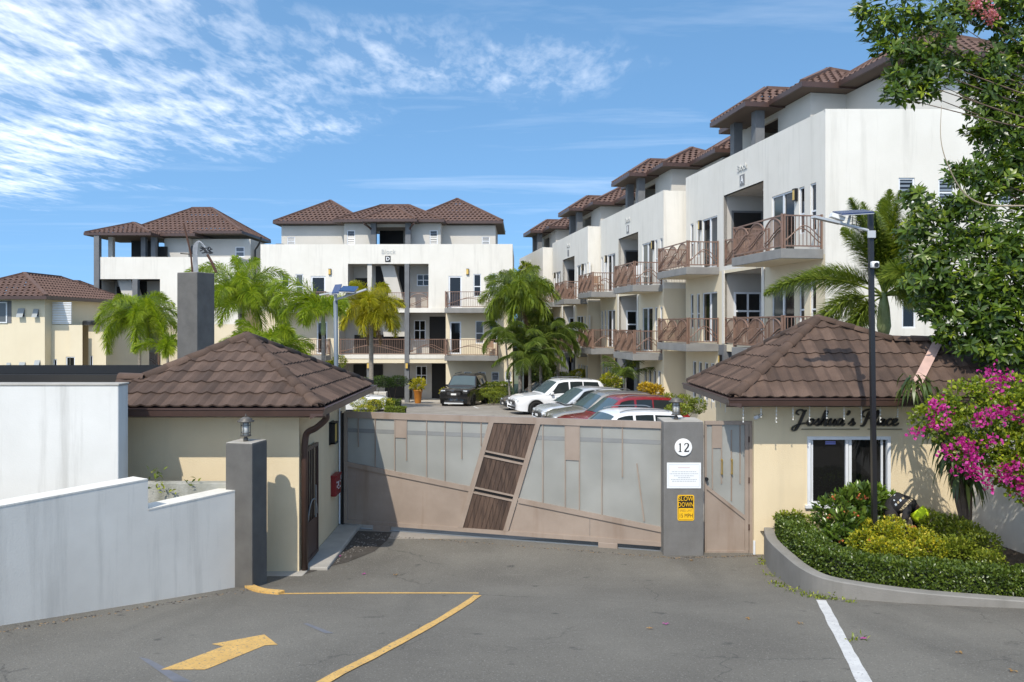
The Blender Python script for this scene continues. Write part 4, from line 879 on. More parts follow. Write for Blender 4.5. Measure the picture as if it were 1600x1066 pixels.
    # frosted panes between the uprights
    def panes(xs, lowf, left_edge=None, right_edge=None):
        for i, (a, b) in enumerate(zip(xs, xs[1:])):
            P_ = [(a + 0.003, lowf(a) + 0.03), (b - 0.003, lowf(b) + 0.03), (b - 0.003, zt - 0.115), (a + 0.003, zt - 0.115)]
            if right_edge and i == len(xs) - 2: P_[1] = (right_edge(lowf(b)) + 0.0, lowf(b) + 0.03); P_[2] = (right_edge(zt - 0.115), zt - 0.115)
            if left_edge and i == 0: P_[0] = (left_edge(lowf(a)), lowf(a) + 0.03); P_[3] = (left_edge(zt - 0.115), zt - 0.115)
            MB().prism(P_, 0.004, 0.012).build('pane', FROST, t)
    up = lambda zx: q(zx, 120)[0]
    panes([0.07, up(157), up(229), up(346), up(413), xl(lz(xb)) - wL], lz, right_edge=lambda z: xl(z) - wL + 0.02)
    panes([xr(rz(xc)) + wL, up(773), up(907), up(990), s1 - 0.06], rz, left_edge=lambda z: xr(z) + wL - 0.02)
    # beam on the back of the gate, close behind the frosted sheet
    MB().box(0.07, s1 - 0.06, 0.016, 0.07, zt - 0.40, zt - 0.31).build('back_beam', GATEM, t)
    for (a, b) in ((0.07, xl(zt - 0.36) - wL), (xr(zt - 0.36) + wL, s1 - 0.06)): MB().box(a, b, 0.0008, 0.0036, zt - 0.395, zt - 0.32).build('beam_seen_through_sheet', FROSTD, t)
    # thin uprights of differing length, and two solid squares
    def bar(zx, z1_, w=0.018): x = up(zx); MB().box(x - w / 2, x + w / 2, -0.02, 0.003, z1_, zt - 0.115).build('upright', GATEM, t)
    for zx, zy in ((95, 185), (272, 235), (413, 160), (475, 228), (546, 180), (1065, 295)): bar(zx, q(zx, zy)[1])
    for zx in (157, 229, 346, 413): bar(zx, lz(up(zx)) + 0.04, 0.016)
    for zx in (773, 855, 907, 990): bar(zx, rz(up(zx)) + 0.04, 0.016)
    for a, b, zy in ((229, 272, 150), (853, 907, 232)):
        MB().box(up(a) + 0.01, up(b) - 0.01, -0.014, 0.003, q(a, zy)[1], zt - 0.115).build('steel_square', GATEM, t)
    A, B = q(1118, 245), q(1145, 458); MB().bar((A[0], -0.01, A[1]), (B[0], -0.01, B[1]), 0.014, 0.02, (1, 0, 0)).build('upright', GATEM, t)
    # wheel housings below and ground track
    for zx in (180, 1012): x = up(zx); MB().bevbox(x - 0.17, x + 0.17, -0.035, 0.06, 0.0, zb - 0.002, 0.008).build('wheel_housing', GATEM, t)
    MB().box(-0.1, s1 + 0.3, -0.004, 0.024, -0.02, 0.022).build('ground_track', ALU, t)
    MB().box(-0.13, -0.08, -0.04, 0.06, -0.05, zt).box(-0.045, -0.012, -0.04, 0.06, -0.05, zt - 0.03).build('guide_post', BLACK, t)
sliding_gate()
def walk_gate():
    y0 = 13.62; x0 = (1101 - 800) / F * y0; x1 = (1178 - 800) / F * y0; W = x1 - x0
    t = thing('walk_in_gate', 'narrow taupe steel walk-in gate with frosted upper sheet beside the numbered pillar', 'gate', (x0, y0, 0))
    def q(zx, zy): return ((1020 + zx * 0.225 - 800) / F * y0 - x0, CZ - (640 + zy * 0.225 - HY) / F * y0)
    zt = q(400, 80)[1]; zb = q(400, 1003)[1] + 0.01; f = MB()
    f.box(0, W, -0.03, 0.03, zt - 0.06, zt); f.box(0, W - 0.1, -0.025, 0.025, zb, zb + 0.05); f.box(0, 0.03, -0.025, 0.025, zb + 0.05, zt - 0.06)
    f.box(W - 0.09, W, -0.04, 0.04, -0.1, zt - 0.061); f.box(W - 0.16, W - 0.095, -0.025, 0.025, zb + 0.05, zt - 0.061)
    a, b = q(362, 535), q(668, 745); f.prism([(0.03, a[1] - 0.04), (0.03, a[1] + 0.03), (W - 0.16, b[1] + 0.03), (W - 0.16, b[1] - 0.04)], -0.024, 0.024); f.build('frame', GATEM, t)
    lz = lambda x: a[1] + (b[1] - a[1]) * (x - 0.03) / (W - 0.19)
    MB().prism([(0.03, zb + 0.05), (W - 0.16, zb + 0.05), (W - 0.16, lz(W - 0.16) - 0.03), (0.03, lz(0.03) - 0.03)], 0.0, 0.008).build('steel_sheet', GATEM, t)
    MB().prism([(0.03, lz(0.03) + 0.03), (W - 0.16, lz(W - 0.16) + 0.03), (W - 0.16, zt - 0.061), (0.03, zt - 0.061)], 0.0, 0.008).build('pane', FROST, t)
    for zx, z0_, z1_ in ((413, 550, 100), (476, 515, 100), (545, 635, 140), (605, 515, 100)):
        x = q(zx, 0)[0]; MB().box(x - 0.009, x + 0.009, -0.016, -0.001, q(0, z0_)[1], q(0, z1_)[1]).build('upright', GATEM, t)
    A, B = q(415, 268), q(472, 108); MB().box(A[0], B[0], -0.0145, -0.0012, A[1], min(B[1], zt - 0.062)).build('steel_square', GATEM, t)
    h = MB()
    for zx in (476, 545):
        x = q(zx, 0)[0]; za, zc = q(0, 442)[1], q(0, 347)[1]; h.tube([(x, -0.05, za), (x, -0.05, zc)], 0.012, 8); h.tube([(x, -0.015, za), (x, -0.055, za)], 0.016, 8); h.tube([(x, -0.015, zc), (x, -0.055, zc)], 0.016, 8)
    h.build('handle', mat('brass', (0.62, 0.42, 0.12), 0.35, metal=0.8), t)
    MB().lathe([(0, 0), (0.03, 0), (0.03, 0.05), (0, 0.05)], 10, M=Matrix.Translation((0.02, -0.03, a[1] + 0.14)) @ Matrix.Rotation(R(90), 4, 'X')).build('lock', BLACK, t)
    for z in (0.4, 1.2, 1.9): MB().tube([(W - 0.092, -0.035, z), (W - 0.092, -0.035, z + 0.1)], 0.014, 8).build('hinge', BROWN, t)
walk_gate()

# ------------------------------------------------------------------ apartment blocks
def roof_sheet(poly, mb, pitch=0.30, course=0.38):
    """a sloping roof plane as one mesh of stepped, waved courses"""
    a, e, s, n = face_frame(poly)
    M = Matrix(((e.x, s.x, n.x, a.x), (e.y, s.y, n.y, a.y), (e.z, s.z, n.z, a.z), (0, 0, 0, 1)))
    q = [(M.inverted() @ Vector(p)).to_2d() for p in poly]; c = sum(q, Vector((0, 0))) / len(q)
    x0, x1, y1 = min(p.x for p in q), max(p.x for p in q), max(p.y for p in q)
    U = [0, 0.35, 0.62, 0.82]; H = [0, 0.0, 0.05, 0.04]
    xs = []; i = int(math.floor(x0 / pitch))
    while i * pitch < x1 + pitch:
        xs += [((i + u) * pitch, h) for u, h in zip(U, H)]; i += 1
    bm = bmesh.new()
    ny = int(y1 / course) + 1; rows = []
    for j in range(ny):
        off = (j % 2) * pitch / 2
        r0 = [bm.verts.new((x + off - pitch / 2, j * course, h + 0.045)) for x, h in xs]; r1 = [bm.verts.new((x + off - pitch / 2, (j + 1) * course, h)) for x, h in xs]
        rl = [bm.verts.new((x + off - pitch / 2, j * course, h - 0.0)) for x, h in xs]
        for i in range(len(xs) - 1): bm.faces.new((r0[i], r0[i + 1], r1[i + 1], r1[i])); bm.faces.new((rl[i], rl[i + 1], r0[i + 1], r0[i]))
    for i in range(len(q)):
        p0, p1 = q[i], q[(i + 1) % len(q)]; d = p1 - p0
        if d.length < 1e-5: continue
        nn = Vector((-d.y, d.x)).normalized()
        if nn.dot(c - p0) < 0: nn = -nn
        bmesh.ops.bisect_plane(bm, geom=bm.verts[:] + bm.edges[:] + bm.faces[:], plane_co=(p0.x, p0.y, 0), plane_no=(-nn.x, -nn.y, 0), clear_outer=True)
    bm.verts.index_update(); mb.add([v.co.copy() for v in bm.verts], [[v.index for v in f.verts] for f in bm.faces], M); bm.free()
def hip_roof(parent, x0, x1, y0, y1, ze, pitch, name='roof', back=True):
    """hipped roof over a rectangle; tiles, hip caps, fascia-gutter and soffit"""
    w, d = x1 - x0, y1 - y0; h = min(w, d) / 2; zr = ze + h * pitch
    if w >= d: a, b = (x0 + h, y0 + h, zr), (x1 - h, y0 + h, zr)
    else: a, b = (x0 + h, y0 + h, zr), (x0 + h, y1 - h, zr)
    A, B, C, D = (x0, y0, ze), (x1, y0, ze), (x1, y1, ze), (x0, y1, ze)
    eq = (Vector(a) - Vector(b)).length < 1e-4
    if w >= d: fs = [[A, B, b, a], [B, C, b], [C, D, a, b], [D, A, a]]
    else: fs = [[A, B, a], [B, C, b, a], [C, D, b], [D, A, a, b]]
    if eq: fs = [[A, B, a], [B, C, a], [C, D, a], [D, A, a]]
    mb = MB()
    for f in fs: roof_sheet(f, mb)
    for p, q_ in ((A, a), (D, a if w >= d else b), (B, b if w >= d else a), (C, b)) + (((a, b),) if not eq else ()):
        t = (Vector(q_) - Vector(p)).normalized(); mb.bar(Vector(p) + Vector((0, 0, 0.05)), Vector(q_) + Vector((0, 0, 0.05)), 0.2, 0.13)
    r = mb.build(name, TILEF, parent)
    g = MB(); g.box(x0 - 0.06, x1 + 0.06, y0 - 0.06, y0 + 0.02, ze - 0.15, ze + 0.03); g.box(x0 - 0.06, x1 + 0.06, y1 - 0.02, y1 + 0.06, ze - 0.15, ze + 0.03); g.box(x0 - 0.06, x0 + 0.02, y0 + 0.02, y1 - 0.02, ze - 0.15, ze + 0.03); g.box(x1 - 0.02, x1 + 0.06, y0 + 0.02, y1 - 0.02, ze - 0.15, ze + 0.03)
    g.build('gutter', BROWN, r)
    MB().box(x0 + 0.02, x1 - 0.02, y0 + 0.02, y1 - 0.02, ze - 0.14, ze - 0.1).build('soffit', mat('brown_soffit', (0.10, 0.075, 0.06), 0.8), r)
    return r
def railing(parent, p, q_, H=1.0, style='arch', name='railing'):
    """bronze railing between two points; 'arch' = dense bars under arches with cut-out S waves, 'plain' = open bars with a wave"""
    p, q_ = Vector(p), Vector(q_); L_ = (q_ - p).length; e = (q_ - p).normalized(); y = Vector((-e.y, e.x, 0))
    M = Matrix(((e.x, y.x, 0, p.x), (e.y, y.y, 0, p.y), (0, 0, 1, p.z), (0, 0, 0, 1))); mb = MB()
    mb.box(0, L_, -0.025, 0.025, H - 0.04, H, M); mb.box(0, L_, -0.02, 0.02, 0.06, 0.10, M)
    for x in (0.0, L_): mb.box(max(0, x - 0.045), min(L_, x + 0.045), -0.03, 0.03, 0, H + 0.03, M)
    if style == 'arch':
        n = max(1, round(L_ / 1.15)); w = L_ / n
        for i in range(n):
            x0 = i * w
            arch = lambda u: 0.60 + 0.36 * max(0, math.sin(math.pi * u)) ** 0.6
            wave = lambda u, o: 0.18 + 0.42 * (0.5 - 0.5 * math.cos(math.pi * min(1, max(0, u)))) + o
            mb.tube([(x0 + u * w, 0, arch(u)) for u in np.linspace(0.01, 0.99, 13)], 0.026, 5, M)
            for o in (-0.01, 0.085): mb.tube([(x0 + u * w, -0.012, min(arch(u), wave(u, o))) for u in np.linspace(0.03, 0.97, 10)], 0.023, 5, M)
            k = max(6, int(w / 0.08))
            for j in range(k):
                u = (j + 0.5) / k; x = x0 + u * w; g0, g1 = (wave(u, 0.0), wave(u, 0.075)) if 0.12 < u < 0.88 else (0.3, 0.3)
                for za, zb_ in ((0.1, min(g0, arch(u))), (g1, arch(u))):
                    if zb_ - za > 0.02: mb.box(x - 0.010, x + 0.010, -0.008, 0.008, za, zb_, M)
    else:
        k = max(2, int(L_ / 0.115))
        for j in range(1, k): x = L_ * j / k; mb.box(x - 0.010, x + 0.010, -0.010, 0.010, 0.10, H - 0.04, M)
        mb.tube([(x, 0, 0.25 + 0.45 * (0.5 + 0.5 * math.sin(4.2 * x / max(L_, 0.1) * 1.3 - 1.4))) for x in np.linspace(0, L_, 14)], 0.017, 4, M)
        mb.tube([(x, 0, 0.16 + 0.45 * (0.5 + 0.5 * math.sin(4.2 * x / max(L_, 0.1) * 1.3 - 1.0))) for x in np.linspace(0, L_, 14)], 0.017, 4, M)
    return mb.build(name, RAILM, parent)
def sconce(parent, x, y, z, s=1.0):
    l = MB().box(x - 0.09 * s, x + 0.09 * s, y - 0.11, y, z + 0.17 * s, z + 0.2 * s).box(x - 0.09 * s, x + 0.09 * s, y - 0.11, y, z - 0.2 * s, z - 0.17 * s).box(x + 0.06 * s, x + 0.09 * s, y - 0.11, y, z - 0.17 * s, z + 0.17 * s).build('wall_lamp', BLACK, parent)
    MB().box(x - 0.085 * s, x + 0.055 * s, y - 0.10, y - 0.01, z - 0.165 * s, z + 0.165 * s).build('lamp_glass', AMBER, l)
def slider(parent, x0, x1, z0, z1, y, flip=False, glass=None):
    w = MB(); f = 0.055; w.box(x0, x1, y - 0.03, y + 0.04, z1 - f, z1); w.box(x0, x1, y - 0.03, y + 0.04, z0, z0 + 0.03); w.box(x0, x0 + f, y - 0.03, y + 0.04, z0 + 0.03, z1 - f); w.box(x1 - f, x1, y - 0.03, y + 0.04, z0 + 0.03, z1 - f)
    m = (x0 + x1) / 2; w.box(m - 0.05, m + 0.05, y - 0.026, y + 0.038, z0 + 0.03, z1 - f)
    d = w.build('sliding_door', WFRAME, parent)
    MB().box(x0 + f, m - 0.05, y + 0.0, y + 0.01, z0 + 0.03, z1 - f).build('pane', glass or (GLASSG if flip else GLASS), d); MB().box(m + 0.05, x1 - f, y + 0.014, y + 0.024, z0 + 0.03, z1 - f).build('pane', GLASS if flip else GLASSB, d)
def recess(parent, x0, x1, z0, z1, y, depth, door=None, win=None, light=True, m=None):
    """open bay cut into the facade: back wall, side walls, ceiling and floor"""
    mb = MB(); Y = y + depth
    mb.add([(x0, y, z0), (x1, y, z0), (x1, y, z1), (x0, y, z1), (x0, Y, z0), (x1, Y, z0), (x1, Y, z1), (x0, Y, z1)], [(0, 4, 7, 3), (1, 2, 6, 5), (3, 7, 6, 2), (0, 1, 5, 4)])
    wall_panel(mb, x0, x1, z0, z1, [h for h in (door, win) if h], y=Y, depth=0.15)
    mb.build('recess_wall', m or GREYR, parent)
    if door: d = MB().box(door[0], door[1], Y + 0.06, Y + 0.1, door[2], door[3]).build('door', DARK, parent)
    if win: window(parent, *win, Y + 0.05, 2, 2, 0.06, glass=GLASS)
    if light: MB().lathe([(0, 0), (0.10, 0), (0.16, 0.06), (0.16, 0.08), (0, 0.08)], 12, M=Matrix.Translation(((x0 + x1) / 2, y + depth * 0.5, z1 - 0.085))).build('ceiling_light', WFRAME, parent)
def chair(label, loc, rz, m, grp):
    t = thing('balcony_chair', label, 'chair', loc, rz, grp)
    MB().bevbox(-0.24, 0.24, -0.24, 0.24, 0.40, 0.45, 0.015).build('seat', m, t); b = MB().bevbox(-0.24, 0.24, 0.21, 0.25, 0.5, 0.92, 0.015); b.box(-0.2, -0.17, 0.21, 0.25, 0.45, 0.5); b.box(0.17, 0.2, 0.21, 0.25, 0.45, 0.5); b.build('backrest', m, t)
    for sx in (-1, 1):
        for sy in (-1, 1): MB().box(sx * 0.21 - 0.02, sx * 0.21 + 0.02, sy * 0.21 - 0.02, sy * 0.21 + 0.02, 0, 0.40).build('leg', m, t)
    return t
WICK = mat('wicker', (0.45, 0.30, 0.20), 0.8, (0.36, 0.23, 0.15), 30.0); PLAS = mat('white_plastic', (0.72, 0.72, 0.7), 0.4)

def row_block(i, letter, O, L_, dz, label, near=False):
    """one block of the row on the right: local x runs from its far end to its near end, facade faces local -y"""
    e = Vector((0.155, -0.988, 0)).normalized(); t = thing('apartment_block', label, 'apartment building', (O[0], O[1], dz), math.atan2(e.y, e.x), 'apartment blocks of the row')
    c = L_ / 2; hw = 1.68; zf = [0.0, 3.15, 6.22]; zc = [2.87, 5.93, 9.0]; PAR = 10.42; Dp = 10.0
    holes = {0: [], 1: [], 2: []}
    for lv in range(3):
        holes[lv].append((c - hw, c + hw, max(0, zf[lv]), zc[lv]))
    wins = []
    for sgn in (-1, 1):
        for lv in (1, 2):
            a, b = sorted((c + sgn * (hw + 0.62), c + sgn * (hw + 2.15))); wins.append(('s', lv, a, b, zf[lv] + 0.06, zf[lv] + 2.1, sgn))
            for o in (2.45, 3.15): a, b = sorted((c + sgn * (hw + o), c + sgn * (hw + o + 0.34))); wins.append(('w', lv, a, b, zf[lv] + 0.6, zf[lv] + 2.1, sgn))
        for o in (0.9, 1.55, 2.2, 2.85): a, b = sorted((c + sgn * (hw + o), c + sgn * (hw + o + 0.40))); wins.append(('w', 0, a, b, 0.75, 2.35, sgn))
    allh = [h for lv in range(3) for h in holes[lv]] + [(w[2], w[3], w[4], w[5]) for w in wins]
    # facade: cream below, white above
    lo = MB(); wall_panel(lo, 0, L_, -0.8, 6.05, [h for h in allh if h[3] < 6.05], depth=0.14)
    hi = MB(); wall_panel(hi, 0, L_, 6.05, PAR, [h for h in allh if h[2] > 6.05], depth=0.14)
    # parapet top and back, far end wall, rear wall
    hi.box(0, L_, 0.001, 0.22, PAR - 0.012, PAR + 0.02); wall_panel(hi, 0, L_, 9.3, PAR - 0.02, [], M=frame((L_, 0.22, 0), (-1, 0)))
    wall_panel(lo, 0, Dp, -0.8, 6.05, [], M=frame((0, Dp, 0), (0, -1))); wall_panel(hi, 0, Dp, 6.05, PAR, [], M=frame((0, Dp, 0), (0, -1)))
    if not near:
        wall_panel(lo, 0, Dp, -0.8, 6.05, [], M=frame((L_, 0, 0), (0, 1))); wall_panel(hi, 0, Dp, 6.05, PAR, [], M=frame((L_, 0, 0), (0, 1)))
    wall_panel(lo, 0, L_, -0.8, 6.05, [], M=frame((L_, Dp, 0), (-1, 0))); wall_panel(hi, 0, L_, 6.05, PAR, [], M=frame((L_, Dp, 0), (-1, 0)))
    lo.build('lower_wall', CREAMB, t); hi.build('upper_wall', WHITE, t)
    MB().box(0.02, L_ - 0.02, 0.23, Dp - 0.02, 9.2, 9.3).build('roof_terrace', GREYR, t)
    # bays
    recess(t, c - hw, c + hw, zf[2], zc[2], 0, 1.95); recess(t, c - hw, c + hw, zf[1], zc[1], 0, 1.95)
    Ms = frame((c - hw + 0.004, 0, 0), (0, 1))                                  # flat entrances open off the far wall of each bay
    MB().box(0.32, 1.62, -0.03, 0.0, zf[2], zf[2] + 2.2, Ms).build('door_frame', COLG, t); MB().box(0.40, 1.54, -0.05, -0.031, zf[2] + 0.02, zf[2] + 2.12, Ms).build('door', DARK, t)
    wb = window(t, 0.42, 1.56, zf[1] + 0.55, zf[1] + 2.05, -0.03, 2, 2, 0.07, glass=GLASS); wb.matrix_local = Ms
    MB().box(0.40, 1.62, -0.05, -0.002, 0.02, 2.3, Ms).build('door', DARK, t)
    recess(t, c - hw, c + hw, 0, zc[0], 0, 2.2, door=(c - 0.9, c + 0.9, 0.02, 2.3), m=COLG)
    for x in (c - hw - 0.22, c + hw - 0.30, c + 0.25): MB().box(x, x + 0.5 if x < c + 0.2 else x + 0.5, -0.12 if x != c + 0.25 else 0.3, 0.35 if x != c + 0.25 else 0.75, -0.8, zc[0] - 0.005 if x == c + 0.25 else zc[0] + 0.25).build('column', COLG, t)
    for x in (c - hw, c + hw): MB().box(x - 0.10, x + 0.10, -0.035, 0.001, zf[1] + 0.02, zc[1] + 0.1).build('pier', WHITE, t)
    for (k, lv, a, b, z0, z1, sg) in wins:
        if k == 's': slider(t, a, b, z0, z1, 0.06, sg > 0)
        else: window(t, a, b, z0, z1, 0.06, 1, 2, 0.05, glass=GLASSB if lv == 0 else GLASS, rows_at=[0, 0.42, 1])
    # balconies: slab, front railing with arches, open end railings
    for sgn in (-1, 1):
        a, b = sorted((c + sgn * (hw + 0.42), c + sgn * (L_ / 2 - 0.12)))
        for lv in (1, 2):
            MB().bevbox(a, b, -1.38, 0.0, zf[lv] - 0.30, zf[lv] - 0.01, 0.01).build('balcony_slab', SLABG, t)
            MB().box(a + 0.04, b - 0.04, -1.34, -0.01, zf[lv] - 0.312, zf[lv] - 0.301).build('balcony_soffit', CREAMB, t)
            m = a + (b - a) * 0.62 if sgn < 0 else a + (b - a) * 0.45
            railing(t, (a + 0.04, -1.32, zf[lv]), (b - 0.04, -1.32, zf[lv]), 1.02, 'arch')
            railing(t, (b - 0.05, -1.27, zf[lv]), (b - 0.05, -0.02, zf[lv]), 1.02, 'plain'); railing(t, (a + 0.05, -0.02, zf[lv]), (a + 0.05, -1.27, zf[lv]), 1.02, 'plain')
        for lv in (2,): sconce(t, c + sgn * (hw + 2.30), 0, zf[lv] + 1.9)
        sconce(t, c + sgn * (hw - 0.05), -0.12, 2.55, 0.9)
    railing(t, (c - hw + 0.05, 0.05, zf[2]), (c + hw - 0.05, 0.05, zf[2]), 1.02, 'arch'); railing(t, (c - hw + 0.05, 0.05, zf[1]), (c + hw - 0.05, 0.05, zf[1]), 1.02, 'arch')
    # block name over the bay
    INK = mat('black_print', (0.012, 0.012, 0.012), 0.5)
    wall_text('lettering', 'Block', 0.36, mat('pale_lettering', (0.50, 0.50, 0.47), 0.5), t, c, -0.02, zc[2] + 0.78, 1.0, extrude=0.012)
    MB().box(c - 0.2, c + 0.2, -0.02, -0.002, zc[2] + 0.12, zc[2] + 0.52).build('letter_plate', mat('letter_plate_grey', (0.20, 0.20, 0.20), 0.6), t)
    if letter: wall_text('lettering', letter, 0.38, mat('enamel_white', (0.8, 0.8, 0.78), 0.35), t, c, -0.026, zc[2] + 0.32, 0.9, extrude=0.004, bold=0.004)
    # rooftop rooms and roofs
    ze = 12.15; pent(t, c, L_, ze, PAR, narrow=True, near=near)
    return t
def pent(t, c, L_, ze, PAR, narrow, near=False):
    """rooms on the roof terrace: porch with columns, middle room, two side rooms under pyramids"""
    ps = 9.3
    if narrow: p0, p1, m0, m1, y0, sy = c - 2.9, c + 0.25, c - 3.6, c + 2.1, 1.55, 2.9; cm = (c - 4.15, c + 2.65, 0.95, 5.7); py = (0.02, 4.9); sr = [(c - L_ / 2 - 0.1, c - 1.4), (c + 0.6, c + L_ / 2 + 0.35)]; sw = [(c - L_ / 2 + 0.4, m0), (m1, c + L_ / 2 - 0.25)]
    else: p0, p1, m0, m1, y0, sy = c - 1.8, c + 1.8, c - 3.3, c + 3.3, 1.9, 3.1; cm = (c - 3.85, c + 3.55, 1.3, 6.7); py = (0.6, 4.2); sr = [(0.1, 6.4), (9.1, 15.9)]; sw = [(0.45, m0), (m1, 15.4)]
    for x in (p0 + 0.45, p1 - 0.45 - 0.36): MB().box(x, x + 0.36, py[0] + 0.6, py[0] + 0.96, ps, ze - 0.14).build('column', COLG, t)
    hip_roof(t, p0, p1, py[0], py[1], ze, 0.64, 'roof')
    ww = 0.55; holes = [(p0 + 0.5, p1 - 0.5, ps, ze - 0.35)]; zl = PAR + 0.12
    wl = [] if narrow else [(m0 + 0.2, m0 + 0.2 + ww, zl, zl + 1.05), (m1 - 0.2 - ww, m1 - 0.2, zl, zl + 1.05)]
    mb = MB(); wall_panel(mb, m0, m1, ps, ze - 0.1, holes + wl, y=y0, depth=0.15)
    wall_panel(mb, 0, 4, ps, ze - 0.1, [], M=frame((m1, y0, 0), (0, 1))); wall_panel(mb, 0, 4, ps, ze - 0.1, [], M=frame((m0, y0 + 4, 0), (0, -1)))
    wall_panel(mb, p0 + 0.5, p1 - 0.5, ps, ze - 0.3, [], y=y0 + 2.4)
    mb.build('rooftop_wall', PENT, t)
    MB().box(p0 + 0.55, (c + 0.4) if not narrow else p1 - 0.7, y0 + 2.3, y0 + 2.38, ps, ze - 0.32).build('door', DARK, t)
    for w in wl: window(t, *w, y0 + 0.06, 1, 1, 0.06, louvre=True)
    hip_roof(t, cm[0], cm[1], cm[2], cm[3], ze + 0.06, 0.54 if narrow else 0.50, 'roof')
    for k, ((x0, x1), (a, b)) in enumerate(zip(sw, sr)):
        mb = MB(); wn = None if narrow else ((x0 + 0.4, x0 + 0.95, PAR + 0.2, PAR + 0.85) if k == 0 else (x1 - 0.95, x1 - 0.4, PAR + 0.2, PAR + 0.85))
        wall_panel(mb, x0, x1, ps, ze - 0.1, [wn] if wn else [], y=sy, depth=0.12); wall_panel(mb, 0, 5.2, ps, ze - 0.1, [], M=frame((x1, sy, 0), (0, 1))); wall_panel(mb, 0, 5.2, ps, ze - 0.1, [], M=frame((x0, sy + 5.2, 0), (0, -1)))
        mb.build('rooftop_wall', PENT, t)
        if wn: window(t, *wn, sy + 0.05, 1, 2, 0.05, louvre=True)
        hip_roof(t, a, b, sy - 0.6, sy - 0.6 + (b - a), ze + 0.12, 0.60, 'roof')

uA = Vector((-0.157, 1, 0)); 
def far_end(dfar, off): return (9.5 - off - 0.157 * (dfar - 24.1), dfar)
sec = 1 / 0.988
blocks = [('A', 24.1, 35.4, 0.0, 0.0, 'white apartment block with the letter A above its entrance bay, standing behind the script-sign gatehouse', True),
          ('B', 35.5, 46.0, 0.95, -0.52, 'second white apartment block, joined to the far end of block A', False),
          ('', 46.1, 56.0, 1.65, -0.80, 'third white apartment block, joined to the far end of the second', False),
          ('', 56.1, 66.0, 2.3, -1.05, 'last and farthest white apartment block of the stepped row, behind the tall palm', False)]
ROWB = []
for i, (lt_, d0, d1, off, dz, lb, nr) in enumerate(blocks):
    ROWB.append(row_block(i, lt_, far_end(d1, off), (d1 - d0) * 1.012, dz, lb, nr))
def near_end():
    """end wall of block A facing the street, square to the view"""
    t = ROWB[0]; O = Vector((9.5, 24.1, 0)); Mi = t.matrix_basis.inverted()
    M = Mi @ frame((O.x - 0.02, O.y - 0.01, 0), (1, 0)); W = 9.5
    s = 24.1 / F
    def hx(px): return (px - 800) * s - O.x
    def hz(py): return CZ - (py - HY) * s
    H = [(hx(1405), hx(1430), hz(316), hz(278)), (hx(1467), hx(1492), hz(322), hz(280)), (hx(1410), hx(1432), hz(513), hz(470)), (hx(1560), hx(1585), hz(320), hz(280)), (hx(1500), hx(1524), hz(513), hz(470))]
    lo = MB(); wall_panel(lo, 0, W, -0.8, 6.05, [h for h in H if h[3] < 6], depth=0.14, M=M); lo.build('lower_wall', WHITE, t)
    hi = MB(); wall_panel(hi, 0, W, 6.05, 10.42, [h for h in H if h[3] > 6], depth=0.14, M=M); hi.box(0, W, 0.001, 0.22, 10.40, 10.44, M); wall_panel(hi, 0, W, 9.3, 10.4, [], y=0, M=M @ frame((W, 0.22, 0), (-1, 0))); hi.build('upper_wall', WHITE, t)
    MB().add([M @ Vector(p) for p in ((0.1, 0.2, 9.25), (W, 0.2, 9.25), (W, 6, 9.25), (0.1, 6, 9.25))], [(0, 1, 2, 3)]).build('roof_terrace', GREYR, t)
    for k, h in enumerate(H):
        w = window(t, *h, 0.06, 1, 2 if k == 1 else 1, 0.05, louvre=(k != 2)); w.matrix_local = M
near_end()
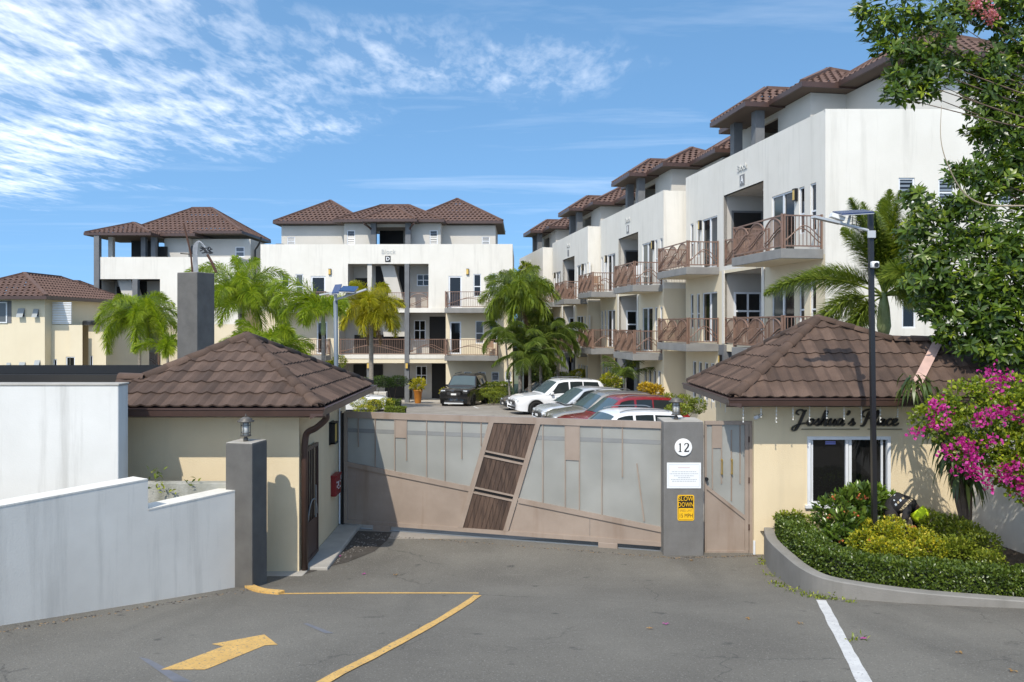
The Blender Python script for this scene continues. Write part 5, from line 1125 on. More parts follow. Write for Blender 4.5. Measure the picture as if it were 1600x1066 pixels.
# ------------------------------------------------------------------ the block facing the gate (letter D)
def stair(parent, x0, x1, z0, z1, y, m):
    MB().prism([(x0, z1), (x1, z0), (x1 + 0.9, z0), (x0 + 0.9, z1)], y, y + 0.9).build('stair_flight', m, parent)
def block_d():
    d0 = 52.5; sc_ = F / d0; X0 = (407 - 800) / sc_; dz = -1.22
    t = thing('apartment_block', 'wide white apartment block with the letter D, facing the gate behind the palms', 'apartment building', (X0, d0, dz), R(-0.7))
    def hx(px): return (px - 407) / sc_
    W = hx(801); zf = [0.0, 3.15, 6.22]; PAR = 10.42; Dp = 11.0
    rec = {2: (hx(544), hx(670), zf[2], 9.15), 1: (hx(530), hx(697), zf[1], 5.95), 0: (hx(530), hx(697), 0.0, 2.6)}
    wins = [('d', hx(486), hx(509), zf[2] + .05, zf[2] + 2.12), ('d', hx(701), hx(722), zf[2] + .05, zf[2] + 2.12), ('s', hx(740), hx(752), zf[2] + .75, zf[2] + 2.25), ('s', hx(764), hx(776), zf[2] + .75, zf[2] + 2.25), ('s', hx(787), hx(797), zf[2] + .9, zf[2] + 2.25), ('s', hx(440), hx(452), zf[2] + .75, zf[2] + 2.25), ('s', hx(462), hx(474), zf[2] + .75, zf[2] + 2.25),
            ('d', hx(495), hx(512), zf[1] + .05, zf[1] + 2.2), ('d', hx(703), hx(721), zf[1] + .05, zf[1] + 2.2), ('s', hx(743), hx(756), zf[1] + .75, zf[1] + 2.25), ('s', hx(765), hx(777), zf[1] + .75, zf[1] + 2.25),
            ('s', hx(725), hx(737), 1.0, 2.05), ('s', hx(747), hx(759), 1.0, 2.05), ('s', hx(768), hx(780), 1.0, 2.05), ('s', hx(789), hx(799), 1.0, 2.05), ('s', hx(470), hx(482), 1.0, 2.05), ('s', hx(500), hx(512), 1.0, 2.05)]
    allh = list(rec.values()) + [w[1:5] for w in wins]
    lo = MB(); hi = MB()
    wall_panel(lo, 0, W, -0.8, 6.05, [h for h in allh if h[3] < 6.05], depth=0.14); wall_panel(hi, 0, W, 6.05, PAR, [h for h in allh if h[2] > 6.05], depth=0.14)
    hi.box(0, W, 0.001, 0.22, PAR - 0.01, PAR + 0.02); wall_panel(hi, 0, W, 9.3, PAR - 0.02, [], M=frame((W, 0.22, 0), (-1, 0)))
    for M, w in ((frame((W, 0, 0), (0, 1)), Dp), (frame((0, Dp, 0), (0, -1)), Dp), (frame((W, Dp, 0), (-1, 0)), W)): wall_panel(lo, 0, w, -0.8, 6.05, [], M=M); wall_panel(hi, 0, w, 6.05, PAR, [], M=M)
    lo.build('lower_wall', CREAMB, t); hi.build('upper_wall', WHITE, t); MB().box(0.02, W - 0.02, 0.23, Dp - 0.02, 9.2, 9.3).build('roof_terrace', GREYR, t)
    # stair bays with grey inner walls
    a, b = hx(544), hx(670)
    recess(t, a, b, zf[2], 9.15, 0, 1.8, win=(hx(646), hx(667), zf[2] + 1.55, zf[2] + 2.35), door=(a + 0.1, hx(571), zf[2] + 0.02, zf[2] + 2.1))
    stair(t, hx(592), hx(606), zf[2] + 0.6, 9.1, 0.7, PENT); MB().box(hx(580), hx(592), 1.7, 1.78, zf[2], 9.1).box(hx(618), hx(634), 1.7, 1.78, zf[2], 9.1).build('dark_sheet', DARK, t)  # near-black upright sheets just in front of the bay's back wall
    a, b = hx(530), hx(697)
    recess(t, a, b, zf[1], 5.95, 0, 1.9, win=(hx(641), hx(660), zf[1] + 0.9, zf[1] + 2.3), door=(hx(666), hx(692), zf[1] + 0.02, zf[1] + 2.55))
    MB().prism([(hx(596), zf[1] + 1.2), (hx(634), zf[1] + 1.2), (hx(634), 5.9), (hx(590), 5.9)], 1.0, 1.5).build('stair_flight', PENT, t); MB().box(hx(545), hx(634), 1.8, 1.86, zf[1], zf[1] + 1.3).build('dark_sheet', DARK, t)
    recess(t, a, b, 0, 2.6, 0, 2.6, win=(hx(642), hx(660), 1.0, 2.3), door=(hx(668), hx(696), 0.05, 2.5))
    MB().box(hx(540), hx(588), 2.5, 2.56, 0.9, 2.4).box(hx(592), hx(636), 2.4, 2.46, 0.1, 1.4).build('dark_sheet', DARK, t)
    # bands of the floor edges, columns
    MB().box(hx(528), hx(700), -0.06, 0.05, 2.62, 2.9).build('floor_band', CREAMB, t); MB().box(hx(526), hx(700), -0.10, 0.05, 2.91, 3.16).build('floor_band', WHITE, t); MB().box(hx(542), hx(700), -0.06, 0.05, 5.94, 6.24).build('floor_band', WHITE, t)
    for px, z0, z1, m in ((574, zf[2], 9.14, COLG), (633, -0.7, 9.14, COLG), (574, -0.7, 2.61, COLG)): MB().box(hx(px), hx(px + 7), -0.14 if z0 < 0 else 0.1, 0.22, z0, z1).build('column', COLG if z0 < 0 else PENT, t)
    sconce(t, hx(577), -0.15, 2.45); sconce(t, hx(637), -0.15, 2.45); sconce(t, hx(731), 0, zf[2] + 2.4); sconce(t, hx(516), 0, zf[2] + 2.4)
    for i, w in enumerate(wins):
        if w[0] == 'd': window(t, *w[1:5], 0.06, 1, 1, 0.10, name='balcony_door', glass=GLASS)
        else: window(t, *w[1:5], 0.06, 1, 2, 0.06, louvre=(w[3] < 2), glass=GLASS if i % 3 else GLASSB, rows_at=[0, 0.45, 1])
    for a, b in ((hx(698), hx(779)), (hx(430), hx(517))):
        for lv in (1, 2):
            MB().bevbox(a, b, -1.38, 0.0, zf[lv] - 0.32, zf[lv] - 0.01, 0.01).build('balcony_slab', SLABG, t)
            railing(t, (a + 0.04, -1.32, zf[lv]), (b - 0.04, -1.32, zf[lv]), 1.05, 'plain'); railing(t, (b - 0.05, -1.27, zf[lv]), (b - 0.05, -0.02, zf[lv]), 1.05, 'plain'); railing(t, (a + 0.05, -0.02, zf[lv]), (a + 0.05, -1.27, zf[lv]), 1.05, 'plain')
    for a, b, lv, st in ((hx(544) + .05, hx(574), 2, 'plain'), (hx(581), hx(633), 2, 'plain'), (hx(640), hx(670) - .05, 2, 'arch'), (hx(530) + .05, hx(633), 1, 'plain'), (hx(640), hx(697) - .05, 1, 'plain')): railing(t, (a, 0.08, zf[lv]), (b, 0.08, zf[lv]), 1.05, st)
    MB().box(hx(575), hx(672), -0.6, 0.0, -0.15, -0.02).build('entrance_step', CONC, t); MB().box(hx(655), hx(700), -0.4, 0.0, -0.02, 0.08).build('entrance_step', CONC, t)
    c = hx(606)
    wall_text('lettering', 'Block', 0.42, MATS['pale_lettering'], t, c + 0.05, -0.02, 9.15 + 0.78, 1.0, extrude=0.012)
    MB().box(c - 0.16, c + 0.2, -0.02, -0.002, 9.15 + 0.12, 9.15 + 0.52).build('letter_plate', MATS['black_print'], t); wall_text('lettering', 'D', 0.34, MATS['enamel_white'], t, c + 0.02, -0.026, 9.15 + 0.32, 1.0, extrude=0.004, bold=0.006)
    # rooftop: porch, middle room, two pyramids
    pent(t, c, W, 12.15, PAR, narrow=False)
    for px in (566, 645): MB().tube(catmull([(hx(px), 0.6, 11.9), (hx(px + (8 if px < 600 else -8)), 1.2, 11.6), (hx(px + (10 if px < 600 else -10)), 1.75, 11.3)], 4) + [(hx(px + (10 if px < 600 else -10)), 1.78, 10.4)], 0.07, 8).build('downpipe', BROWN, t)
    MB().bevbox(hx(412), hx(424), 2.5, 3.4, 9.3, 10.75, 0.03).build('roof_tank_box', COLG, t)
block_d()
# ------------------------------------------------------------------ the block on the left, seen over the small palms
def block_left():
    d0 = 52.0; s_ = F / d0; X0 = (148 - 800) / s_; dz = -2.1
    t = thing('apartment_block', 'pale apartment block with an open corner stair bay, beyond the tall dark pillar', 'apartment building', (X0, d0, dz), R(0.0))
    def hx(px): return (px - 148) / s_
    W = hx(372); zf = [0.0, 3.15, 6.22]; PAR = 10.42; Dp = 9.0
    rec = [(hx(156), hx(250), zf[2], 9.0), (hx(156), hx(250), zf[1], 5.95), (hx(156), hx(250), 0, 2.85)]
    sm = [(hx(345), hx(360), zf[2] + 0.9, zf[2] + 2.1), (hx(300), hx(322), zf[1] + 0.06, zf[1] + 2.1), (hx(300), hx(322), zf[2] + 0.06, zf[2] + 2.1)]
    lo = MB(); hi = MB(); wall_panel(lo, hx(156), W, -0.8, 6.05, [h for h in rec + sm if h[3] < 6.05]); wall_panel(hi, hx(156), W, 6.05, PAR, [h for h in rec + sm if h[2] > 6.05])
    hi.box(0, hx(156), 0, 0.2, 9.0, PAR); hi.box(0.0, W, 0.001, 0.22, PAR - 0.01, PAR + 0.02); hi.box(0, 0.2, 0.201, Dp, 9.0, PAR)
    for M in (frame((W, 0, 0), (0, 1)),): wall_panel(lo, 0, Dp, -0.8, 9.0, [], M=M); wall_panel(hi, 0, Dp, 9.0, PAR, [], M=M)
    wall_panel(lo, hx(156), W, -0.8, 6.05, [], y=Dp); hi.add([(hx(250), 1.9, 6.05), (hx(250), 1.9, 9.2), (hx(250), 9, 9.2), (hx(250), 9, 6.05)], [(0, 1, 2, 3)])
    lo.build('lower_wall', CREAMB, t); hi.build('upper_wall', WHITE, t); MB().box(0.02, W - 0.02, 0.23, Dp - 0.02, 9.0, 9.2).build('roof_terrace', GREYR, t)
    recess(t, hx(156), hx(250), zf[2], 9.0, 0, 2.0, door=(hx(232), hx(247), zf[2] + 0.02, zf[2] + 2.2)); recess(t, hx(156), hx(250), zf[1], 5.95, 0, 2.0, door=(hx(228), hx(247), zf[1] + 0.02, zf[1] + 2.2)); recess(t, hx(156), hx(250), 0, 2.85, 0, 2.0)
    stair(t, hx(176), hx(196), zf[2] + 0.2, 9.0, 0.6, PENT); MB().box(hx(160), hx(180), 1.9, 1.96, zf[2], 8.6).box(hx(196), hx(208), 1.9, 1.96, zf[2], 8.95).build('dark_sheet', DARK, t)  # thin near-black sheets set upright at the back of the bay
    for px, z1 in ((148, 12.0), (208, 9.0)): MB().box(hx(px), hx(px + 8), -0.12, 0.22, -0.8 if px == 148 else zf[1], z1).build('column', COLG, t)
    MB().box(hx(156), hx(252), -0.25, 0.0, zf[2] - 0.32, zf[2] - 0.01).build('balcony_slab', WHITE, t); MB().box(hx(156), hx(252), -0.25, 0.0, zf[1] - 0.32, zf[1] - 0.01).build('balcony_slab', WHITE, t)
    for lv in (1, 2): railing(t, (hx(157), -0.1, zf[lv]), (hx(207), -0.1, zf[lv]), 1.05, 'plain'); railing(t, (hx(216), -0.1, zf[lv]), (hx(250), -0.1, zf[lv]), 1.05, 'plain')
    for h in sm: window(t, *h, 0.06, 1, 2, 0.06)
    # rooftop
    ze = 12.0
    for px in (158, 210, 226): MB().box(hx(px), hx(px + 7), 0.9, 1.25, 9.2, ze - 0.14).build('column', PENT if px == 158 else COLG, t)
    MB().box(hx(164), hx(209), 3.6, 3.7, 9.2, ze - 0.12).build('dark_sheet', DARK, t)
    hip_roof(t, hx(134), hx(236), -0.1, 4.6, ze, 0.42)
    mb = MB(); wall_panel(mb, hx(236), hx(275), 9.2, ze - 0.1, [], y=2.0); wall_panel(mb, 0, 3, 9.2, ze - 0.1, [], M=frame((hx(275), 2.0, 0), (0, 1)))
    wn = (hx(346), hx(361), PAR + 0.25, PAR + 0.95); wall_panel(mb, hx(275), hx(371), 9.2, ze - 0.1, [wn], y=2.6); wall_panel(mb, 0, 6, 9.2, ze - 0.1, [], M=frame((hx(371), 2.6, 0), (0, 1))); mb.build('rooftop_wall', PENT, t)
    window(t, *wn, 2.65, 1, 2, 0.06, louvre=True); MB().box(hx(230), hx(242), 1.7, 1.9, 9.2, 11.3).build('door', DARK, t)
    hip_roof(t, hx(196), hx(292), 1.2, 6.6, ze + 0.1, 0.42); hip_roof(t, 1.3, 9.05, 1.5, 7.9, ze + 0.3, 0.62)
    MB().tube(catmull([(hx(392), 2.2, ze), (hx(386), 2.4, ze - 0.5), (hx(374), 3.2, ze - 0.8)], 4) + [(hx(374), 3.2, 9.3)], 0.06, 6).build('downpipe', BLACK, t)
block_left()
# ------------------------------------------------------------------ cream houses at the far left
def house_left():
    d0 = 42.0; s_ = F / d0; X0 = (70 - 800) / s_
    t = thing('house', 'cream two-storey house with brown tiled roof and small tilted windows', 'house', (X0, d0, -0.6))
    def hx(px): return (px - 70) / s_
    def hz(py): return CZ - (py - HY) / s_ + 0.6
    H = [(hx(29), hx(39), hz(496), hz(482)), (hx(53), hx(61), hz(496), hz(483)), (hx(31), hx(40), hz(582), hz(566)), (hx(55), hx(63), hz(578), hz(563)), (hx(11), hx(17), hz(592), hz(567))]
    ze = hz(464); mb = MB(); wall_panel(mb, hx(-70), 0, -0.5, ze - 0.05, H, depth=0.12); wall_panel(mb, 0, 8, -0.5, ze - 0.05, [], M=frame((0, 0, 0), (0, 1))); wall_panel(mb, 0, 8, -0.5, ze - 0.05, [], M=frame((hx(-70), 8, 0), (0, -1))); wall_panel(mb, hx(-70), 0, -0.5, ze - 0.05, [], y=8); mb.build('wall', CREAMB, t)
    for h in H:
        w = window(t, *h, 0.06, 1, 1, 0.04); a, b, c, d = h
        MB().add([(a, -0.02, d), (b, -0.02, d), (b, -0.22, c), (a, -0.22, c), (a, -0.035, d), (b, -0.035, d), (b, -0.24, c), (a, -0.24, c)], [(0, 1, 2, 3), (4, 7, 6, 5), (0, 3, 7, 4), (1, 5, 6, 2), (3, 2, 6, 7)]).build('awning_sash', mat('sash_glass', (0.34, 0.36, 0.36), 0.2), w)
    g = MB().box(hx(-8), hx(18), -0.02, 0.0, hz(505), hz(470)); g.build('grey_panel', COLG, t); window(t, hx(-6), hx(12), hz(505), hz(472), -0.03, 1, 1, 0.06, glass=GLASSB)
    hip_roof(t, hx(-90), hx(84), -0.7, 8.7, ze, 0.46)
    # lower wing with a louvred screen
    mb = MB(); W2 = hx(152); z2 = hz(508)
    H2 = [(hx(73), hx(79), hz(586), hz(562)), (hx(98), hx(112), hz(583), hz(558)), (hx(126), hx(131), hz(582), hz(557))]
    wall_panel(mb, 0, hx(104), -0.5, z2, H2[:1], y=0.6, depth=0.1); wall_panel(mb, hx(104), hx(124), -0.5, z2, H2[1:2], y=0.3, depth=0.1); wall_panel(mb, hx(124), W2, -0.5, z2, H2[2:], y=0.9, depth=0.1)
    mb.add([(0.01, 0.6, z2), (W2, 0.6, z2), (W2, 6, z2), (0.01, 6, z2)], [(0, 1, 2, 3)]); mb.add([(W2, 0.9, -0.5), (W2, 6, -0.5), (W2, 6, z2), (W2, 0.9, z2)], [(0, 1, 2, 3)]); mb.add([(hx(104), .3, -.5), (hx(104), .6, -.5), (hx(104), .6, z2), (hx(104), .3, z2)], [(0, 1, 2, 3)]); mb.build('wing_wall', CREAMB, t)
    for h, y in zip(H2, (0.66, 0.36, 0.96)): window(t, *h, y, 1, 1, 0.05)
    for i in range(13): z = hz(507) + 0.04 + i * 0.09; MB().box(hx(71), hx(101), 0.62, 0.68, z, z + 0.065).build('slat', WFRAME, t)
    MB().lathe([(0, 0), (0.45, 0), (0.45, 0.18), (0.4, 0.24), (0, 0.26)], 16, M=Matrix.Translation((hx(118), 1.6, z2))).build('water_tank', BLACK, t)
    u = thing('house', 'second brown-roofed house with dark grey upper wall, behind the cream house', 'house', ((95 - 800) / F * 57, 57.0, -0.9))
    s2 = F / 57; z = lambda py: CZ - (py - HY) / s2 + 0.9; x = lambda px: (px - 95) / s2
    m2 = MB(); wall_panel(m2, x(20), x(150), -0.5, z(474), [(x(101), x(108), z(507), z(488)), (x(132), x(143), z(508), z(500))]); wall_panel(m2, 0, 7, -0.5, z(474), [], M=frame((x(150), 0, 0), (0, 1))); m2.build('wall', COLG, u)
    window(u, x(101), x(108), z(507), z(488), 0.05, 1, 1, 0.08); window(u, x(132), x(143), z(508), z(500), 0.05, 1, 1, 0.08)
    hip_roof(u, x(6), x(160), -0.6, 7.0, z(475), 0.5)
house_left()
# ------------------------------------------------------------------ palms
TRUNK = mat('palm_trunk', (0.27, 0.24, 0.20), 0.9, (0.19, 0.165, 0.135), 6.0, 0.5, 30, stretch=(1, 1, 5))
SHAFT = mat('palm_crownshaft', (0.20, 0.26, 0.10), 0.6, (0.27, 0.31, 0.15), 5.0)
RACH = mat('palm_rachis', (0.30, 0.33, 0.12), 0.6)
DEADF = leaf_mat('dead_frond', (0.20, 0.12, 0.06), (0.28, 0.18, 0.10), (0.36, 0.25, 0.15), 0.8, 0.2)
PG = leaf_mat('palm_green', (0.08, 0.125, 0.016), (0.17, 0.235, 0.028), (0.32, 0.38, 0.05))
PY = leaf_mat('palm_yellow_green', (0.18, 0.19, 0.014), (0.36, 0.35, 0.022), (0.56, 0.47, 0.035))
PD = leaf_mat('palm_dark_green', (0.05, 0.085, 0.016), (0.11, 0.16, 0.026), (0.22, 0.27, 0.04))
PB = leaf_mat('palm_bright_green', (0.12, 0.19, 0.014), (0.25, 0.34, 0.024), (0.42, 0.48, 0.045))
def frond_mesh(L_, el0, droop, m, seed, plume=5, n=60, leaf=0.74, width=0.036, up0=0.10, hang=0.75):
    """arching frond from the origin towards local +x; leaflets set all round the stalk (plume) or in two rows (plume=2)"""
    rg = np.random.default_rng(seed); N_ = 24; th = R(el0); p = np.zeros(3); pts = [p.copy()]; tang = []
    for i in range(N_):
        t = i / N_; a = th - R(droop) * t ** 1.3
        d = np.array([math.cos(a), 0, math.sin(a)]); tang.append(d); p = p + d * L_ / N_; pts.append(p.copy())
    tang.append(tang[-1]); pts = np.array(pts); tang = np.array(tang)
    V = []; T = []; ti = []
    for k in range(n):
        s = up0 + (1 - up0) * (k + rg.random() * 0.8) / n; f = s * N_; i = min(int(f), N_ - 1); b = pts[i] + (pts[i + 1] - pts[i]) * (f - i); tg = tang[i]
        sd = np.array([0, 1.0, 0]); nr = np.cross(tg, sd)
        prof = math.sin(math.pi * min(1, 0.18 + 0.82 * s) ** 0.9) ** 0.55
        for j in range(plume):
            ang = (2 * math.pi * (j + rg.random() * 0.7) / plume) if plume > 2 else (R(rg.uniform(5, 40)) if j == 0 else math.pi - R(rg.uniform(5, 40)))
            rad = sd * math.cos(ang) - nr * math.sin(ang)
            dr = tg * rg.uniform(0.45, 0.75) + rad * 0.85; dr /= np.linalg.norm(dr)
            l = leaf * prof * rg.uniform(0.75, 1.1); w = width * rg.uniform(0.8, 1.2)
            wv = np.cross(dr, rad + 0.3 * tg); wv = wv / (np.linalg.norm(wv) + 1e-9) * w / 2
            m1 = b + dr * l * 0.55 + np.array([0, 0, -0.10 * hang * l]); e = b + dr * l * 0.95 + np.array([0, 0, -0.48 * hang * l])
            o = len(V); V += [b - wv * 0.5, b + wv * 0.5, m1 - wv, m1 + wv, e]; T += [(o, o + 1, o + 3), (o, o + 3, o + 2), (o + 2, o + 3, o + 4)]
            ti += [min(1, max(0, rg.normal(0.45, 0.22)))] * 5
    # stalk
    o = len(V)
    for i in range(0, N_ + 1, 3):
        r = 0.028 * (1 - 0.85 * i / N_); nr = np.cross(tang[i], [0, 1, 0]); V += [pts[i] + nr * r, pts[i] + np.array([0, r, 0]), pts[i] - nr * r, pts[i] - np.array([0, r, 0])]; ti += [0.75] * 4
    q = len(range(0, N_ + 1, 3))
    for i in range(q - 1):
        for k in range(4): a, b, c, d = o + 4 * i + k, o + 4 * i + (k + 1) % 4, o + 4 * i + 4 + (k + 1) % 4, o + 4 * i + 4 + k; T += [(a, b, c), (a, c, d)]
    return tri_mesh('frond', np.array(V), np.array(T), m, np.array(ti))
FC = {}
def frond(L_, el, dr, m, var, **kw):
    key = (round(L_, 1), int(el // 12), int(dr // 20), m.name, var, tuple(sorted(kw.items())))
    if key not in FC: FC[key] = frond_mesh(L_, el, dr, m, hash(key[:3]) % 9999 + var, **kw)
    return FC[key]
def palm(label, base, h, fronds, m, r=0.11, shaft=0.8, lean=(0, 0), dead=0, grp='palms in the yard', crown_kw=None, spear=False):
    """fronds: list of (azimuth, elevation, droop, length)"""
    t = thing('palm_tree', label, 'palm tree', base, 0, grp); tx, ty = lean
    pts = [(tx * (i / 8) ** 1.5, ty * (i / 8) ** 1.5, h * i / 8) for i in range(9)]
    MB().tube(pts, [r * 1.35] + [r * (1.1 - 0.25 * i / 8) for i in range(1, 9)], 10).build('trunk', TRUNK, t, True)
    top = Vector((tx, ty, h))
    if shaft: MB().tube([top - Vector((0, 0, 0.05)), top + Vector((0, 0, shaft * 0.15)), top + Vector((0, 0, shaft * 0.6)), top + Vector((0, 0, shaft))], [r * 0.9, r * 1.25, r * 1.0, r * 0.45], 10).build('crownshaft', SHAFT, t, True)
    kw = crown_kw or {}
    for i, (az, el, dr, L_) in enumerate(fronds):
        o = obj('frond', frond(L_, el, dr, m, i % 3, **kw), t, top + Vector((0, 0, shaft * 0.9)), (R(random.uniform(-8, 8)), 0, R(az))); s = random.uniform(0.93, 1.07); o.scale = (s, s, s)
    for i in range(dead): obj('dead_frond', frond(1.7, -60, 30, DEADF, i % 2, n=40, leaf=0.3), t, top + Vector((0, 0, 0.1)), (0, 0, R(i * 97 + 20)))
    if spear: MB().tube([top + Vector((0, 0, shaft)), top + Vector((0.03, 0, shaft + 1.6))], [0.03, 0.006], 6).build('spear', RACH, t)
    return t
def ring(n, L_, el=(10, 60), dr=(60, 100), off=0, seed=1):
    rg = random.Random(seed); return [(off + 360 * i / n + rg.uniform(-12, 12), el[0] + (el[1] - el[0]) * ((i * 0.618) % 1), rg.uniform(*dr), L_ * rg.uniform(0.9, 1.08)) for i in range(n)]
def at(px, d): return ((px - 800) / F * d, d, gz(d))
def zpx(py, d): return CZ - (py - HY) / F * d
def palm_at(label, px, d, py_top, fr, m, **kw):
    """py_top: photo row where the fronds spring from the stem"""
    b = at(px, d); sh = kw.get('shaft', 0.8); return palm(label, b, zpx(py_top, d) - b[2] - sh * 0.9, fr, m, **kw)
palm_at('bushy foxtail palm with low drooping fronds in front of the corner stair bay', 218, 42, 500, ring(22, 2.6, (-5, 80), (80, 130), 0, 2), PB, r=0.09, shaft=0.7)
palm_at('young palm with one upright pale frond beside the tall dark pillar', 262, 40, 545, [(150, 75, 25, 2.9), (20, 40, 90, 1.9), (200, 35, 95, 1.9), (290, 30, 90, 1.8), (110, 45, 90, 1.8)], PB, r=0.07, shaft=0.4)
palm_at('dense foxtail palm rising between the tall dark pillar and block D', 375, 38, 468, ring(26, 3.2, (-5, 82), (70, 125), 20, 3), PB, r=0.10, shaft=0.7)
palm_at('low feathery palm behind the barred-door gatehouse roof', 420, 34, 555, ring(18, 2.4, (5, 75), (60, 115), 10, 5), PB, r=0.09, shaft=0.5)
palm_at('palm with a slim pale green crownshaft and one long frond arching left', 505, 33, 490, [(168, 72, 135, 3.4), (190, 62, 135, 2.7), (150, 55, 120, 2.3), (175, 40, 110, 2.1), (250, 30, 110, 1.7), (320, 45, 100, 1.5), (60, 60, 110, 1.7), (110, 50, 100, 1.8)], PB, r=0.085, shaft=0.95)
palm_at('yellowing palm with a hanging brown frond in front of block D', 580, 43, 482, ring(19, 2.25, (-15, 82), (75, 130), 5, 7), PY, r=0.13, shaft=0.6, dead=2, spear=True)
palm_at('tall palm with drooping crown at the corner of block D', 813, 44, 462, ring(26, 2.5, (-10, 85), (90, 145), 8, 9), PG, r=0.11, shaft=0.9, dead=2, crown_kw=dict(hang=1.15, leaf=0.8))
palm_at('slender palm with a thin pale stem beside the tall drooping palm', 797, 43, 520, ring(10, 1.7, (0, 60), (70, 110), 30, 11), PD, r=0.05, shaft=0.4, lean=(-0.25, 0), crown_kw=dict(plume=2, n=46))
for i, (px, d, py, s) in enumerate(((845, 43, 535, 21), (872, 44, 520, 23), (828, 42, 560, 25))):
    palm_at(['broad dark palm massed under the tall drooping palm', 'dark palm leaning over the yard towards the far balconies', 'short dark palm filling the bed behind the parked cars'][i], px, d, py, ring(16, 2.2, (0, 70), (80, 120), 15 * i, s), PD, r=0.09, shaft=0.4, crown_kw=dict(plume=2, n=56, leaf=0.62, width=0.045))
palm_at('foxtail palm with a green crownshaft in front of the street end of block A', 1381, 19.5, 462, [(178, 26, 62, 2.9), (190, 2, 88, 2.3), (205, -20, 70, 1.9), (160, 44, 75, 2.2), (95, 86, 10, 2.7), (60, 80, 25, 2.6), (150, 84, 14, 2.5), (240, 80, 30, 2.3), (0, 82, 20, 2.6), (200, 78, 25, 2.4), (300, 84, 12, 2.5), (120, 74, 40, 2.3), (30, 70, 50, 2.3), (15, 55, 80, 2.2), (350, 35, 85, 2.0), (300, 20, 80, 1.9), (20, 15, 60, 1.8), (340, 5, 60, 1.7), (260, 50, 90, 1.8)], leaf_mat('palm_deep_green', (0.09, 0.14, 0.022), (0.19, 0.26, 0.04), (0.38, 0.43, 0.08)), r=0.135, shaft=1.0, spear=True, crown_kw=dict(n=120, plume=8, leaf=0.55, width=0.022, up0=0.2, hang=0.4))
palm_at('small spindly palm against the grey entrance columns of the second block', 975, 37, 592, ring(7, 1.6, (40, 85), (40, 90), 0, 31), PD, r=0.05, shaft=0.2, crown_kw=dict(plume=2, n=36))

# ------------------------------------------------------------------ shrubs and hedges
def blob_points(blobs, n, rg, shell=0.55):
    w = np.array([b[1][0] * b[1][1] * b[1][2] for b in blobs]) ** (2 / 3); w /= w.sum(); idx = rg.choice(len(blobs), n, p=w)
    u = rg.normal(size=(n, 3)); u /= np.linalg.norm(u, axis=1, keepdims=True); rr = (shell + (1 - shell) * rg.random(n) ** 0.7)[:, None]
    C = np.array([blobs[i][0] for i in idx]); S_ = np.array([blobs[i][1] for i in idx]); return C + u * S_ * rr, u
def shrub(name, label, cat, base, blobs, n, leaf, m, seed=1, ratio=0.5, grp=None, flowers=None, stem=True, stemm=None, upw=0.4):
    """leafy plant: blobs of leaves (centres and radii relative to base), a few stems, maybe flowers"""
    rg = np.random.default_rng(seed); t = thing(name, label, cat, base, 0, grp)
    C, u = blob_points(blobs, n, rg); D = u + rg.normal(scale=0.55, size=(n, 3)) + np.array([0, 0, upw]); Nn = rg.normal(size=(n, 3)) + np.array([0, 0, 1.2])
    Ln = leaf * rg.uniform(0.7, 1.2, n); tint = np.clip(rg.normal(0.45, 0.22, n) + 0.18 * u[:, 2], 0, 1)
    obj('foliage', leaves_mesh('foliage', C, D, Nn, Ln, Ln * ratio, tint, m), t)
    if stem:
        s = MB(); rr = random.Random(seed)
        for c, r in blobs[:8]:
            a = Vector((rr.uniform(-.05, .05), rr.uniform(-.05, .05), 0)); c = Vector(c); s.tube([a, a.lerp(c, 0.5) + Vector((rr.uniform(-.04, .04), 0, 0.02)), c], [0.014, 0.011, 0.006], 5)
        s.build('stems', stemm or mat('bark', (0.16, 0.11, 0.075), 0.9, (0.10, 0.07, 0.05), 8.0), t)
    if flowers:
        k, size, fm = flowers; C, u = blob_points(blobs, k, rg, 0.92); keep = (u[:, 2] > -0.3) & (u[:, 1] < 0.7); C = C[keep]; pet = 7
        Cc = np.repeat(C, pet, 0) + rg.normal(scale=size * 0.35, size=(len(C) * pet, 3)); D = rg.normal(size=(len(Cc), 3)) + np.array([0, -0.6, 0.8])
        tag(obj('flowers', leaves_mesh('flowers', Cc, D, rg.normal(size=(len(Cc), 3)), np.full(len(Cc), size), np.full(len(Cc), size * 0.8), rg.random(len(Cc)), fm), t), kind='stuff')
    return t
HG = leaf_mat('hedge_green', (0.035, 0.062, 0.010), (0.08, 0.125, 0.016), (0.18, 0.23, 0.032), 0.32, 0.2)
HL = leaf_mat('bright_shrub_green', (0.07, 0.11, 0.012), (0.17, 0.22, 0.022), (0.36, 0.38, 0.04), 0.4, 0.3)
YL = leaf_mat('golden_leaf', (0.09, 0.14, 0.012), (0.25, 0.29, 0.018), (0.62, 0.50, 0.03), 0.45, 0.3)
CRO = leaf_mat('croton_leaf', (0.12, 0.10, 0.015), (0.50, 0.33, 0.02), (0.62, 0.46, 0.04), 0.4, 0.25)
DG = leaf_mat('glossy_green', (0.03, 0.06, 0.012), (0.075, 0.13, 0.018), (0.17, 0.24, 0.035), 0.28, 0.22)
ORF = leaf_mat('orange_flower', (0.55, 0.09, 0.04), (0.65, 0.18, 0.07), (0.7, 0.3, 0.12), 0.6, 0.2)
